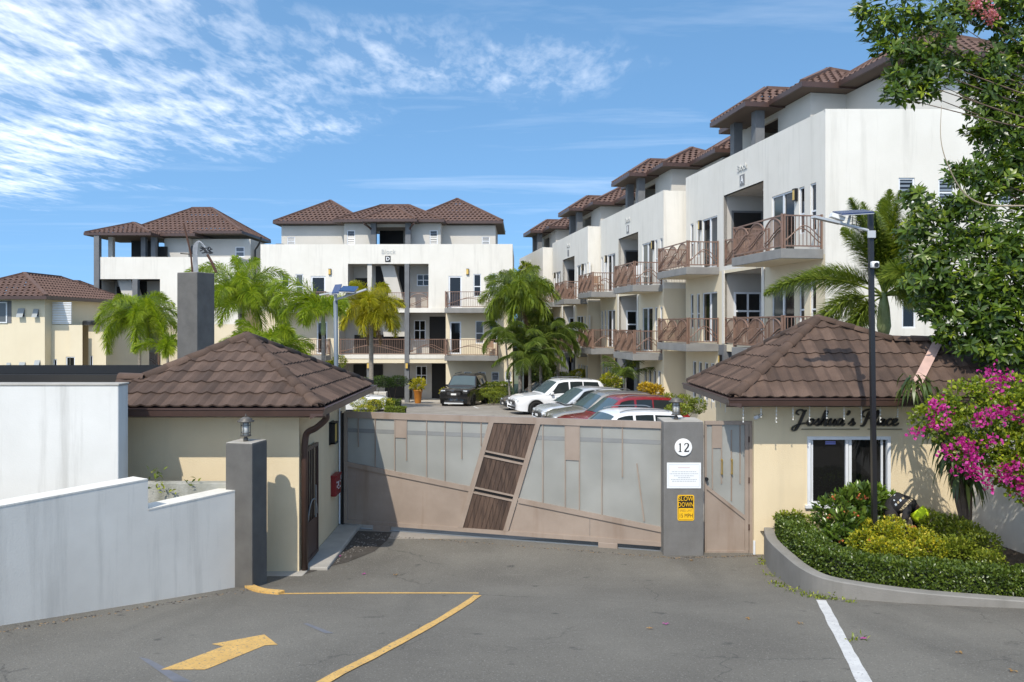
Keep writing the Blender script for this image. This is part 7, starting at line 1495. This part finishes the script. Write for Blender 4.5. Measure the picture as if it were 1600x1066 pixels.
def car(label, loc, rz, body, L_=4.5, W_=1.82, H=1.5, kind='suv', rim=RIM, roof=None, grp='cars parked in the yard', plate=True, boxy=0.0):
    """car pointing along local +x, wheels on z = 0"""
    t = thing('parked_car', label, 'car', loc, rz, grp); h = L_ / 2; wb = L_ * 0.295; wr = 0.36 if kind == 'suv' else 0.325; gcl = 0.22 if kind == 'suv' else 0.17; belt = H * 0.60
    fx, bx = wb + 0.03, -wb + 0.02
    hood = H * (0.60 if kind == 'suv' else 0.55) + boxy * 0.06; nose = hood - 0.20 + boxy * 0.12
    top = [(-h, belt - 0.02), (-h + 0.12, belt + 0.02), (-h * 0.45, belt + 0.01), (h * 0.30, belt - 0.02), (h * 0.42, hood), (h * 0.80, hood - 0.08 + boxy * 0.05), (h * 0.95, nose), (h, nose - 0.14)]
    wid = [(-h, 0.80), (-h + 0.10, 0.90), (-h + 0.4, 0.97), (-h * 0.4, 1.0), (h * 0.5, 1.0), (h - 0.45, 0.96), (h - 0.12, 0.86 + boxy * .08), (h, 0.70 + boxy * .16)]
    bot = [(-h, gcl + 0.16), (-h + 0.15, gcl + 0.04), (-h + 0.5, gcl), (h - 0.5, gcl), (h - 0.15, gcl + 0.03), (h, gcl + 0.10)]
    xs = sorted(set(list(np.linspace(-h, h, 41)) + [c + s * r for c in (fx, bx) for s in (-1, 1) for r in (0, .18, .28, .34, .385, .40, .43)])); xs = [x for x in xs if -h <= x <= h]
    V = []; Fc = []; K = 9
    for x in xs:
        zt = smooth_tab(top, x); w = W_ / 2 * smooth_tab(wid, x); zb = smooth_tab(bot, x); zb0 = zb
        for c in (fx, bx):
            dx = abs(x - c); ra = wr + 0.055
            if dx < ra: zb = max(zb, wr + math.sqrt(ra * ra - dx * dx) - 0.0)
        zb = min(zb, zt - 0.12); zm = gcl + 0.30
        sec_ = [(w * 0.955, zb), (w * 0.985, max(zb, min(zm, zt - .1))), (w, max(zb + 0.01, (zt + zb0) / 2 + 0.05)), (w * 0.992, zt - 0.13), (w * 0.965, zt - 0.06), (w * 0.90, zt - 0.012), (w * 0.72, zt + 0.006), (w * 0.36, zt + 0.02), (0, zt + 0.024)]
        for s in (1, -1): V += [(x, s * y, max(zb, z)) for y, z in sec_]
    n = len(xs)
    for i in range(n - 1):
        for s in range(2):
            for k in range(K - 1):
                a, b = i * 2 * K + s * K + k, (i + 1) * 2 * K + s * K + k; q = (a, b, b + 1, a + 1); Fc.append(q if s == 1 else q[::-1])
    for i in (0, n - 1):
        q = [i * 2 * K + k for k in range(K)] + [i * 2 * K + K + k for k in range(K - 2, -1, -1)]; Fc.append(q if i == 0 else q[::-1])
    bd = MB().add(V, Fc).build('body', body, t, True)
    MB().box(-h + 0.3, h - 0.3, -W_ / 2 * .86, W_ / 2 * .86, gcl + 0.03, belt - 0.25).build('underbody', TRIM, t)
    # cabin
    if kind == 'suv': rl = [(-h + 0.16, belt - .02), (-h + 0.34, H - 0.26), (-h + 0.52, H - 0.07), (-h * 0.30, H), (h * 0.0, H - 0.01), (h * 0.13, H - 0.09), (h * 0.44, hood - 0.02)]
    elif kind == 'hatch': rl = [(-h + 0.10, belt), (-h + 0.35, H - 0.28), (-h + 0.75, H - 0.08), (-h * 0.05, H), (h * 0.12, H - 0.06), (h * 0.56, hood - 0.04)]
    else: rl = [(-h + 0.45, belt), (-h * 0.52, H - 0.16), (-h * 0.22, H), (h * 0.05, H - 0.02), (h * 0.16, H - 0.08), (h * 0.48, hood - 0.02)]
    if boxy: rl = [(-h + 0.10, belt - .02), (-h + 0.20, H - 0.24), (-h + 0.32, H - 0.05), (-h * 0.30, H), (h * 0.02, H - 0.005), (h * 0.10, H - 0.06), (h * 0.33, hood - 0.02)]
    cx = list(np.linspace(rl[0][0], rl[-1][0], 30)); K2 = 7; wbelt = W_ / 2 * 0.955
    def cab(x, v):
        """point on the cabin side, v from belt (0) to roof edge (1)"""
        zr = smooth_tab(rl, x) if rl[0][0] + .05 < x < rl[-1][0] - .05 else lerp_table(rl, x); zb_ = belt - 0.04; zz = zb_ + (max(zr, zb_ + .005) - zb_) * v; return wbelt * smooth_tab(wid, x) * (1 - 0.20 * (zz - zb_) / (H - zb_)) , zz
    V = []; Fc = []
    for x in cx:
        w1, z1 = cab(x, 0); w2, z2 = cab(x, .55); w3, z3 = cab(x, .90)
        _, zr = cab(x, 1.0); s_ = [(w1, z1), (w2, z2), (w3, z3), (w3 * .94, zr - 0.0 - (zr - z3) * .25), (w3 * .8, zr), (w3 * .4, zr + .015), (0, zr + .02)]
        for s in (1, -1): V += [(x, s * y, z) for y, z in s_]
    for i in range(len(cx) - 1):
        for s in range(2):
            for k in range(K2 - 1):
                a, b = i * 2 * K2 + s * K2 + k, (i + 1) * 2 * K2 + s * K2 + k; q = (a, b, b + 1, a + 1); Fc.append(q if s == 1 else q[::-1])
    MB().add(V, Fc).build('roof', roof or body, t, True)
    # windscreen and rear window as curved sheets a little proud of the cabin
    def screen(x0, x1, name, m, inset=.90):
        V = []; Fc = []
        for x in np.linspace(x0, x1, 5):
            w3, z3 = cab(x, .90); _, zr = cab(x, 1.0); nx = 0.012
            for y in np.linspace(-inset, inset, 7): V.append((x + (nx if x1 > 0 else -nx), w3 * y, zr + 0.03 - 0.05 * abs(y) ** 3))
        for i in range(4):
            for k in range(6): a = i * 7 + k; Fc.append((a, a + 1, a + 8, a + 7) if x1 < 0 else (a, a + 7, a + 8, a + 1))
        MB().add(V, Fc).build(name, m, t, True)
    screen(rl[-1][0] - 0.08, (rl[-2][0] + (0.02 if not boxy else 0.0)), 'windscreen', CGT); screen(rl[0][0] + 0.06, rl[1][0] + 0.08 if kind != 'hatch' else rl[2][0] - .1, 'rear_window', CGL, .82)
    def side(x0, x1, s, v0=.12, v1=.86, name='side_window', slantF=0, slantB=0):
        V = []; Fc = []; N_ = 8
        for i in range(N_ + 1):
            for j, v in enumerate((v0, (v0 + v1) / 2, v1)):
                k = j / 2; a, b = x0 + slantB * k, x1 - slantF * k; x = a + (b - a) * i / N_; w, z = cab(x, v); V.append((x, s * (w + .010), z))
        for i in range(N_):
            for j in range(2): a = i * 3 + j; q = (a, a + 3, a + 4, a + 1); Fc.append(q if s < 0 else q[::-1])
        MB().add(V, Fc).build(name, CGL, t, True)
    xa, xb = rl[1][0] + .10, rl[-1][0] - .24; mid = -0.12 * h if kind != 'sedan' else -0.1 * h
    for s in (-1, 1):
        side(mid + .05, xb, s, slantF=(rl[-1][0] - rl[-2][0]) * .72); side(xa + (h * .42 if kind == 'suv' else .5), mid - .03, s)
        if kind == 'suv': side(xa + .03, xa + h * .42 - .05, s, slantB=.18)
        elif kind == 'hatch': side(xa + .2, xa + .44, s, slantB=.15)
        w, z = cab(xb - .12, .15); m = MB().bevbox(xb - .22, xb - .08, s * (w + .04), s * (w + .20), z - .02, z + .12, .03) if s > 0 else MB().bevbox(xb - .22, xb - .08, -(w + .20), -(w + .04), z - .02, z + .12, .03); m.build('mirror', body, t, True)
        for xh in (mid, xa + h * .38):
            w, z = cab(xh, 0); yb = s * (W_ / 2 * .997); MB().bevbox(xh - .02, xh + .16, min(yb, yb + s * .025), max(yb, yb + s * .025), belt - .16, belt - .13, .008).build('door_handle', body, t)
        MB().bevbox(h - .34, h - .06, s * W_ / 2 * .55 if s > 0 else -W_ / 2 * .83, s * W_ / 2 * .83 if s > 0 else -W_ / 2 * .55, nose - .16, nose - .03, .03).build('headlight', HEADL, t, True)
        MB().bevbox(-h + .01, -h + .26, s * W_ / 2 * .60 if s > 0 else -W_ / 2 * .925, s * W_ / 2 * .925 if s > 0 else -W_ / 2 * .60, belt - .22, belt - .06, .03).build('tail_light', TAIL, t, True)
    MB().bevbox(h - .12, h + .012, -W_ / 2 * .44, W_ / 2 * .44, nose - .32, nose - .14, .03).build('grille', TRIM, t); MB().bevbox(h - .2, h + .005, -W_ / 2 * .62, W_ / 2 * .62, gcl + .10, gcl + .24, .03).build('bumper_intake', TRIM, t)
    if boxy: MB().bevbox(h - .12, h + .03, -W_ / 2 * .6, W_ / 2 * .6, gcl + .04, gcl + .12, .02).build('skid_plate', HEADL, t); [MB().tube([(-h * .55, s * W_ * .33, H + .07), (h * .02, s * W_ * .33, H + .06)], .022, 6).build('roof_rail', TRIM, t) for s in (-1, 1)]
    elif kind == 'suv': [MB().tube(catmull([(-h * .62, s * W_ * .345, H - .02), (-h * .5, s * W_ * .345, H + .035), (-h * .1, s * W_ * .345, H + .045), (h * .06, s * W_ * .345, H - .01)], 4), .016, 6).build('roof_rail', RIM, t) for s in (-1, 1)]
    if plate: MB().box(h + .014, h + .02, -.16, .16, nose - .30, nose - .20).build('number_plate', PLAS, t)
    # wheels
    for c in (fx, bx):
        for s in (-1, 1):
            y = s * (W_ / 2 - .13); Mw = Matrix.Translation((c, y, wr)) @ Matrix.Rotation(R(90) * (-s), 4, 'X')
            tw = MB().lathe([(wr * .68, -.10), (wr * .95, -.11), (wr, -.08), (wr, .08), (wr * .95, .115), (wr * .70, .11), (wr * .66, .06), (0, .05)], 24, Mw); wo = tw.build('wheel', TYRE, t, True)
            rmb = MB(); rmb.lathe([(wr * .70, .10), (wr * .66, .115), (wr * .62, .10), (wr * .62, .06)], 24, Mw); rmb.lathe([(0, .11), (wr * .15, .105), (wr * .15, .06)], 12, Mw)
            for k in range(10):
                a = k * math.pi / 5; rmb.add([Mw @ Vector(p) for p in ((math.cos(a - .08) * wr * .13, math.sin(a - .08) * wr * .13, .102), (math.cos(a + .08) * wr * .13, math.sin(a + .08) * wr * .13, .102), (math.cos(a + .10) * wr * .66, math.sin(a + .10) * wr * .66, .104), (math.cos(a - .10) * wr * .66, math.sin(a - .10) * wr * .66, .104))], [(0, 1, 2, 3)])
            rmb.build('rim', rim, wo)
            ar = MB(); ar.tube([(c + math.cos(R(a)) * (wr + .05), s * W_ / 2 * .985, wr + math.sin(R(a)) * (wr + .05)) for a in range(0, 181, 12)], .022, 5); ar.build('wheel_arch', TRIM if kind == 'suv' else body, t)
    return t
WHT = paint('white_paint', (0.74, 0.75, 0.76)); SIL = paint('silver_paint', (0.52, 0.54, 0.56), .35); CHA = paint('champagne_paint', (0.33, 0.31, 0.27), .5); RED = paint('red_paint', (0.24, 0.012, 0.016), .2); BLK = paint('black_paint', (0.010, 0.010, 0.011)); GRY = paint('slate_paint', (0.055, 0.065, 0.075), .4)
fac = math.atan2(-0.157, -0.988)       # bays are square to the stepped row: noses towards the middle of the yard
def park(px, d): return Vector(((px - 800) / F * d, d, gz(d)))
car('white sports utility car with black wheels, parked nose out under the palms', park(872, 40.0), fac + R(8), WHT, 4.92, 2.0, 1.72, 'suv', RIMD)
car('slate grey car mostly hidden behind the white sports utility car', park(850, 43.2), fac + R(5), GRY, 4.6, 1.85, 1.52, 'sedan')
car('silver white hatchback with dark side windows between the white and champagne cars', park(912, 34.6), fac + R(8), SIL, 4.3, 1.78, 1.53, 'hatch')
car('champagne grey car parked between the silver hatchback and the red car', park(942, 30.8), fac + R(6), CHA, 4.5, 1.8, 1.53, 'suv')
car('dark red estate car with chrome window line, parked near the gate', park(968, 28.0), fac + R(6), RED, 4.6, 1.84, 1.55, 'suv')
car('white car with black tail closest to the gate, next to the red car', park(962, 22.8), fac + R(6), WHT, 4.4, 1.8, 1.52, 'suv', roof=WHT)
car('black off-road car with silver skid plate parked facing the gate', park(727, 48.6), R(-90) + R(-13), BLK, 4.8, 1.93, 1.83, 'suv', RIMD, boxy=1.0)
car('white car half hidden behind the gatehouse eave and yellow bush', park(545, 41.5), R(10), WHT, 4.4, 1.8, 1.5, 'sedan')
# bay lines and small things in the yard
tag(ribbon('bay_line', [park(740, 46.2), park(747, 44.0)], .12, WPT), 'short white bay line in front of the black car', 'road marking')
OR = mat('orange_glaze', (0.50, 0.19, 0.02), .5, (0.42, 0.15, 0.02), 5.0)
def pot(label, px, d, s):
    b = park(px, d); t = thing('plant_pot', label, 'plant pot', b); MB().lathe([(0, 0), (.22 * s, 0), (.24 * s, .05 * s), (.34 * s, .95 * s), (.37 * s, .98 * s), (.37 * s, 1.06 * s), (.31 * s, 1.06 * s), (.30 * s, .95 * s), (0, .95 * s)], 20).build('pot', OR, t, True); MB().lathe([(0, .96 * s), (.30 * s, .96 * s)], 16).build('soil', MATS['planter_soil'], t)
    rg = np.random.default_rng(int(px)); n = 520; u = unit(n, rg); C = u * [.55 * s, .5 * s, .45 * s] * (.3 + .7 * rg.random((n, 1))) + [0, 0, 1.45 * s]; obj('foliage', leaves_mesh('foliage', C, u + [0, 0, .2], rg.normal(size=(n, 3)) + [0, 0, 1], rg.uniform(.18, .34, n) * s, np.full(n, .07 * s), rg.random(n), PY), t)
pot('tall orange glazed pot with a feathery plant at the entrance of block D', 653, 50.6, .82); pot('small orange pot half hidden beside the black car', 694, 50.4, .5)
wb_ = park(575, 48.5); wbx = thing('planter_box', 'white block planter box under the topiary tree', 'planter box', wb_); MB().bevbox(-1.3, 1.1, 0, .6, 0, .75, .02).build('box', PENT, wbx)
# balcony furniture that shows through the railings
A_, B_, C_ = ROWB[0], ROWB[1], ROWB[2]
def on_block(t, x, y, z): return t.matrix_basis @ Vector((x, y, z))
chair('pale plastic chair on the upper near balcony of the second block', on_block(B_, 8.6, -.75, 6.22), 1.2, PLAS, 'balcony chairs'); chair('wicker chair on the upper far balcony of the second block', on_block(B_, 2.0, -.7, 6.22), .6, WICK, 'balcony chairs'); chair('second pale plastic chair beside the first on the same balcony', on_block(B_, 9.4, -.6, 6.22), 2.2, PLAS, 'balcony chairs')
chair('wicker chair on the middle balcony of block D behind open bars', Vector((-1.35, 51.6, 1.93)), .4, WICK, 'balcony chairs'); chair('wicker chair on the upper bay balcony of block A', on_block(A_, 5.3, .6, 6.22), .3, WICK, 'balcony chairs')

# ------------------------------------------------------------------ lamp posts
PANEL = mat('solar_cells', (0.03, 0.06, 0.16), .15, (0.02, 0.04, 0.11), 20.0); LAMPG = mat('lamp_grey', (0.42, 0.44, 0.45), .45)
def black_post():
    d = 11.95; b = Vector(((1367 - 800) / F * d, d, ZT(d) - .1)); zt = zpx(330, d) - b.z
    t = thing('lamp_post', 'black square lamp post with a small solar panel in the planter', 'lamp post', b)
    def l(px, py, dd=d): return P(px, py, dd) - b
    top = l(1360, 332); MB().bar((0, 0, 0), (top.x, 0, zt), .066, .066, (0, 1, 0)).build('post', BLACK, t)
    a, c = l(1360, 361), l(1312, 349); MB().tube([a, c], .022, 8).build('arm', LAMPG, t)
    h0, h1 = l(1313, 349), l(1270, 339, d - .12); MB().bar(h0, h1, .10, .035).build('lamp_head', LAMPG, t)
    MB().bar(l(1318, 345) + Vector((0, 0, .02)), l(1298, 338) + Vector((0, 0, .02)), .12, .06).build('battery_box', PLAS, t)
    q0, q1 = l(1308, 333), l(1358, 330); pm = MB().bar(q0 + Vector((0, 0, 0)), q1, .34, .018, (0, -.25, 1)); sp = pm.build('solar_panel', PANEL, t); MB().bar(q0 - Vector((0, 0, .016)), q1 - Vector((0, 0, .016)), .35, .012, (0, -.25, 1)).build('panel_frame', LAMPG, sp)
    MB().bar(l(1329, 334), l(1325, 350), .03, .03, (0, 1, 0)).build('panel_bracket', LAMPG, t)
    MB().tube([p for p in catmull([l(1333, 334), l(1332, 350), l(1338, 358), l(1346, 350), l(1338, 346), l(1342, 362), l(1352, 362)], 4)], .006, 5).build('cable', BLACK, t)
    MB().bevbox(top.x - .07, top.x + .05, -.075, -.045, zt - .36 - .05, zt - .30, .006).build('arm_clamp', LAMPG, t)
    cc = l(1363, 415); t2 = thing('security_camera', 'white square security camera strapped to the black lamp post', 'camera', b + cc + Vector((0, -.045, 0))); MB().bevbox(-.06, .05, -.09, .0, -.045, .055, .02).build('housing', PLAS, t2, True); MB().lathe([(0, 0), (.03, 0), (.034, .02), (0, .02)], 14, M=Matrix.Translation((-.005, -.092, 0)) @ Matrix.Rotation(R(90), 4, 'X')).build('lens', BLACK, t2)
black_post()
def grey_post():
    d = 27.0; b = park(527, d); zt = zpx(470, d) - b.z; t = thing('lamp_post', 'blue grey lamp post with tilted solar panel and two lamp heads behind the barred-door gatehouse', 'lamp post', b)
    PO = mat('post_blue_grey', (0.13, 0.16, 0.19), .5); MB().tube([(0, 0, 0), (-.03, 0, zt * .5), (-.06, 0, zt)], .075, 10).build('post', PO, t, True)
    def l(px, py, dd=d): return P(px, py, dd) - b
    MB().tube([l(525, 474), l(524, 459)], .06, 8).build('bracket', LAMPG, t); MB().bar(l(516, 459), l(525, 458), .3, .10).build('bracket', LAMPG, t)
    MB().tube([l(525, 468), l(552, 459)], .04, 8).build('arm', LAMPG, t); MB().bar(l(550, 460), l(573, 452), .26, .05).build('lamp_head', LAMPG, t); MB().bar(l(517, 458), l(500, 461), .22, .045).build('lamp_head', LAMPG, t)
    for (a, c, tl_) in ((l(521, 452), l(532, 451), .5), (l(533, 451), l(557, 452), .28)): p = MB().bar(a, c, .7, .03, (0, -tl_, 1)).build('solar_panel', PANEL, t); MB().bar(a - Vector((0, 0, .03)), c - Vector((0, 0, .03)), .72, .02, (0, -tl_, 1)).build('panel_frame', LAMPG, p)
    MB().tube([l(543, 455), l(540, 465)], .03, 6).build('panel_bracket', LAMPG, t)
grey_post()

# ------------------------------------------------------------------ person bending over the planter
def person():
    d = 12.75; b = on_soil(1378, d); t = thing('person', 'person in black printed long-sleeve top and neon cap bending over the planter shrubs', 'person', b)
    def l(px, py, dd=d): return tuple(P(px, py, dd) - b)
    J = {'pelvis': (l(1389, 787, 12.8), .20, .20), 'waist': (l(1400, 787, 12.72), .20, .20), 'chest': (l(1416, 793, 12.6), .20, .20), 'neckb': (l(1428, 790, 12.52), .085, .08), 'neck': (l(1432, 795, 12.5), .058, .058), 'headc': (l(1437, 803, 12.47), .085, .092), 'crown': (l(1441, 812, 12.45), .07, .075),
         'hipL': (l(1390, 795, 12.68), .12, .12), 'kneeL': (l(1398, 826, 12.5), .085, .085), 'ankL': (l(1380, 862, 12.62), .045, .05), 'toeL': (l(1386, 866, 12.42), .04, .035),
         'hipR': (l(1392, 793, 12.95), .12, .12), 'kneeR': (l(1402, 826, 12.95), .085, .085), 'ankR': (l(1386, 864, 13.1), .045, .05), 'toeR': (l(1394, 867, 12.95), .04, .035),
         'shL': (l(1420, 790, 12.42), .075, .075), 'elL': (l(1412, 818, 12.34), .052, .052), 'wrL': (l(1424, 841, 12.3), .034, .03), 'shR': (l(1425, 787, 12.72), .075, .075), 'elR': (l(1430, 815, 12.85), .052, .052), 'wrR': (l(1436, 838, 12.75), .034, .03)}
    E = [('pelvis', 'waist'), ('waist', 'chest'), ('chest', 'neckb'), ('neckb', 'neck'), ('neck', 'headc'), ('headc', 'crown'), ('pelvis', 'hipL'), ('hipL', 'kneeL'), ('kneeL', 'ankL'), ('ankL', 'toeL'), ('pelvis', 'hipR'), ('hipR', 'kneeR'), ('kneeR', 'ankR'), ('ankR', 'toeR'), ('chest', 'shL'), ('shL', 'elL'), ('elL', 'wrL'), ('chest', 'shR'), ('shR', 'elR'), ('elR', 'wrR')]
    for side, w in (('L', 'wrL'), ('R', 'wrR')):
        p = Vector(J[w][0]); J['palm' + side] = (tuple(p + Vector((.03, -.01, -.06))), .036, .022); E.append((w, 'palm' + side))
        for k, (dx, dy, ln) in enumerate(((-.028, -.02, .055), (-.012, -.028, .075), (.004, -.030, .08), (.02, -.024, .072))):
            q = p + Vector((.03 + dx, -.01 + dy * .6, -.10)); e = q + Vector((.02, -.012, -ln * .75)); J['f%d%s' % (k, side)] = (tuple(q), .0095, .0095); J['g%d%s' % (k, side)] = (tuple(e), .0075, .0075); E += [('palm' + side, 'f%d%s' % (k, side)), ('f%d%s' % (k, side), 'g%d%s' % (k, side))]
        q = p + Vector((.065, -.035, -.055)); J['th' + side] = (tuple(q), .010, .010); J['tt' + side] = (tuple(q + Vector((.015, -.02, -.04))), .008, .008); E += [('palm' + side, 'th' + side), ('th' + side, 'tt' + side)]
    names = list(J); me = bpy.data.meshes.new('body'); me.from_pydata([J[k][0] for k in names], [(names.index(a), names.index(c)) for a, c in E], []); o = obj('body', me, t)
    bm = bmesh.new(); bm.from_mesh(me); ly = bm.verts.layers.skin.verify(); bm.verts.ensure_lookup_table()
    for i, k in enumerate(names): bm.verts[i][ly].radius = J[k][1:]; bm.verts[i][ly].use_root = (k == 'pelvis')
    bm.to_mesh(me); bm.free(); o.modifiers.new('skin', 'SKIN').use_smooth_shade = True; s = o.modifiers.new('smooth', 'SUBSURF'); s.levels = 2; s.render_levels = 2
    dg = bpy.context.evaluated_depsgraph_get(); me2 = bpy.data.meshes.new_from_object(o.evaluated_get(dg)); o.modifiers.clear(); o.data = me2; me2.name = 'body'
    CL = mat('black_cotton', (0.016, 0.015, 0.016), .9, (0.024, 0.023, 0.024), 9.0, .4, 25); SK = mat('brown_skin', (0.13, 0.065, 0.04), .55); TR = mat('dark_trousers', (0.022, 0.018, 0.018), .9); me2.materials.clear()
    for m in (CL, SK, TR): me2.materials.append(m)
    hd = Vector(J['headc'][0]); hands = [Vector(J['palm' + s_][0]) for s_ in 'LR']; px0 = Vector(J['pelvis'][0])
    for p in me2.polygons:
        c = p.center; p.use_smooth = True
        if (c - hd).length < .155 and c.x > hd.x - .07 or min((c - h_).length for h_ in hands) < .13: p.material_index = 1
        elif c.z < px0.z - .06 and c.x < px0.x + .14: p.material_index = 2
    # neon cap with tail over the nape, ears and face below it
    NEO = mat('neon_yellow_cloth', (0.62, 0.80, 0.015), .8, (0.55, 0.72, 0.01), 8.0, .3, 30); cp = MB(); hx_ = Vector(l(1436, 803, 12.46)); ax = Vector((.45, -.35, -.62)).normalized()
    Mh = Matrix.Translation(hx_) @ ax.to_track_quat('Z', 'Y').to_matrix().to_4x4()
    cp.lathe([(.130, -.065), (.138, -.02), (.135, .035), (.118, .085), (.08, .12), (.035, .138), (0, .142)], 20, Mh); cp.build('cap', NEO, t, True)
    tl2 = MB(); nb = Vector(l(1441, 812, 12.40)); rr = random.Random(1)
    tl2.add([nb + Vector(v) for v in ((-.05, 0, .02), (.05, -.01, .03), (.075, -.02, -.04), (.03, -.03, -.10), (-.005, -.03, -.055), (-.04, -.03, -.075), (-.06, -.01, -.03), (-.05, .03, .02), (.05, .03, .03), (.06, .02, -.04), (.02, .01, -.09))], [(0, 1, 2, 3, 4, 5, 6), (0, 7, 8, 1), (1, 8, 9, 2), (2, 9, 10, 3), (7, 0, 6)]); tl2.build('cap_tail', NEO, t)
    # tan and white print across the back, set on the surface of the shirt
    from mathutils.bvhtree import BVHTree
    bv = BVHTree.FromPolygons([v.co for v in me2.vertices], [tuple(p.vertices) for p in me2.polygons]); cl = Vector((0, 0, CZ)) - b
    TAN = mat('tan_print', (0.50, 0.40, 0.24), .8); WHP = mat('pale_print', (0.55, 0.60, 0.66), .8)
    def decal(pix, m, name='shirt_print'):
        pts = []
        for px, py in pix:
            dirv = (P(px, py, 12.5) - b - cl).normalized(); hit = bv.ray_cast(cl, dirv)
            if hit[0] is None: return
            pts.append(hit[0] + hit[1] * .006)
        MB().add(pts, [tuple(range(len(pts)))]).build(name, m, t)
    for i in range(8):
        x, y = 1405 + i * 3.15, 799 - i * 3.35; decal([(x, y - 2.2), (x + 2.6, y - 4.6), (x + 6.2, y - 1.8), (x + 3.6, y + .8)], TAN)
    for i in range(6):
        x, y = 1398 + i * 3.6, 790 - i * 3.2; decal([(x, y - 2), (x + 2.4, y - 4), (x + 4.2, y - 1.2), (x + 1.8, y + .8)], TAN if i % 2 else WHP)
    for x, y in ((1388, 776), (1393, 773), (1397, 778)): decal([(x, y - 4), (x + 2.6, y - 5), (x + 1.6, y + 5), (x - .6, y + 5)], WHP)
person()
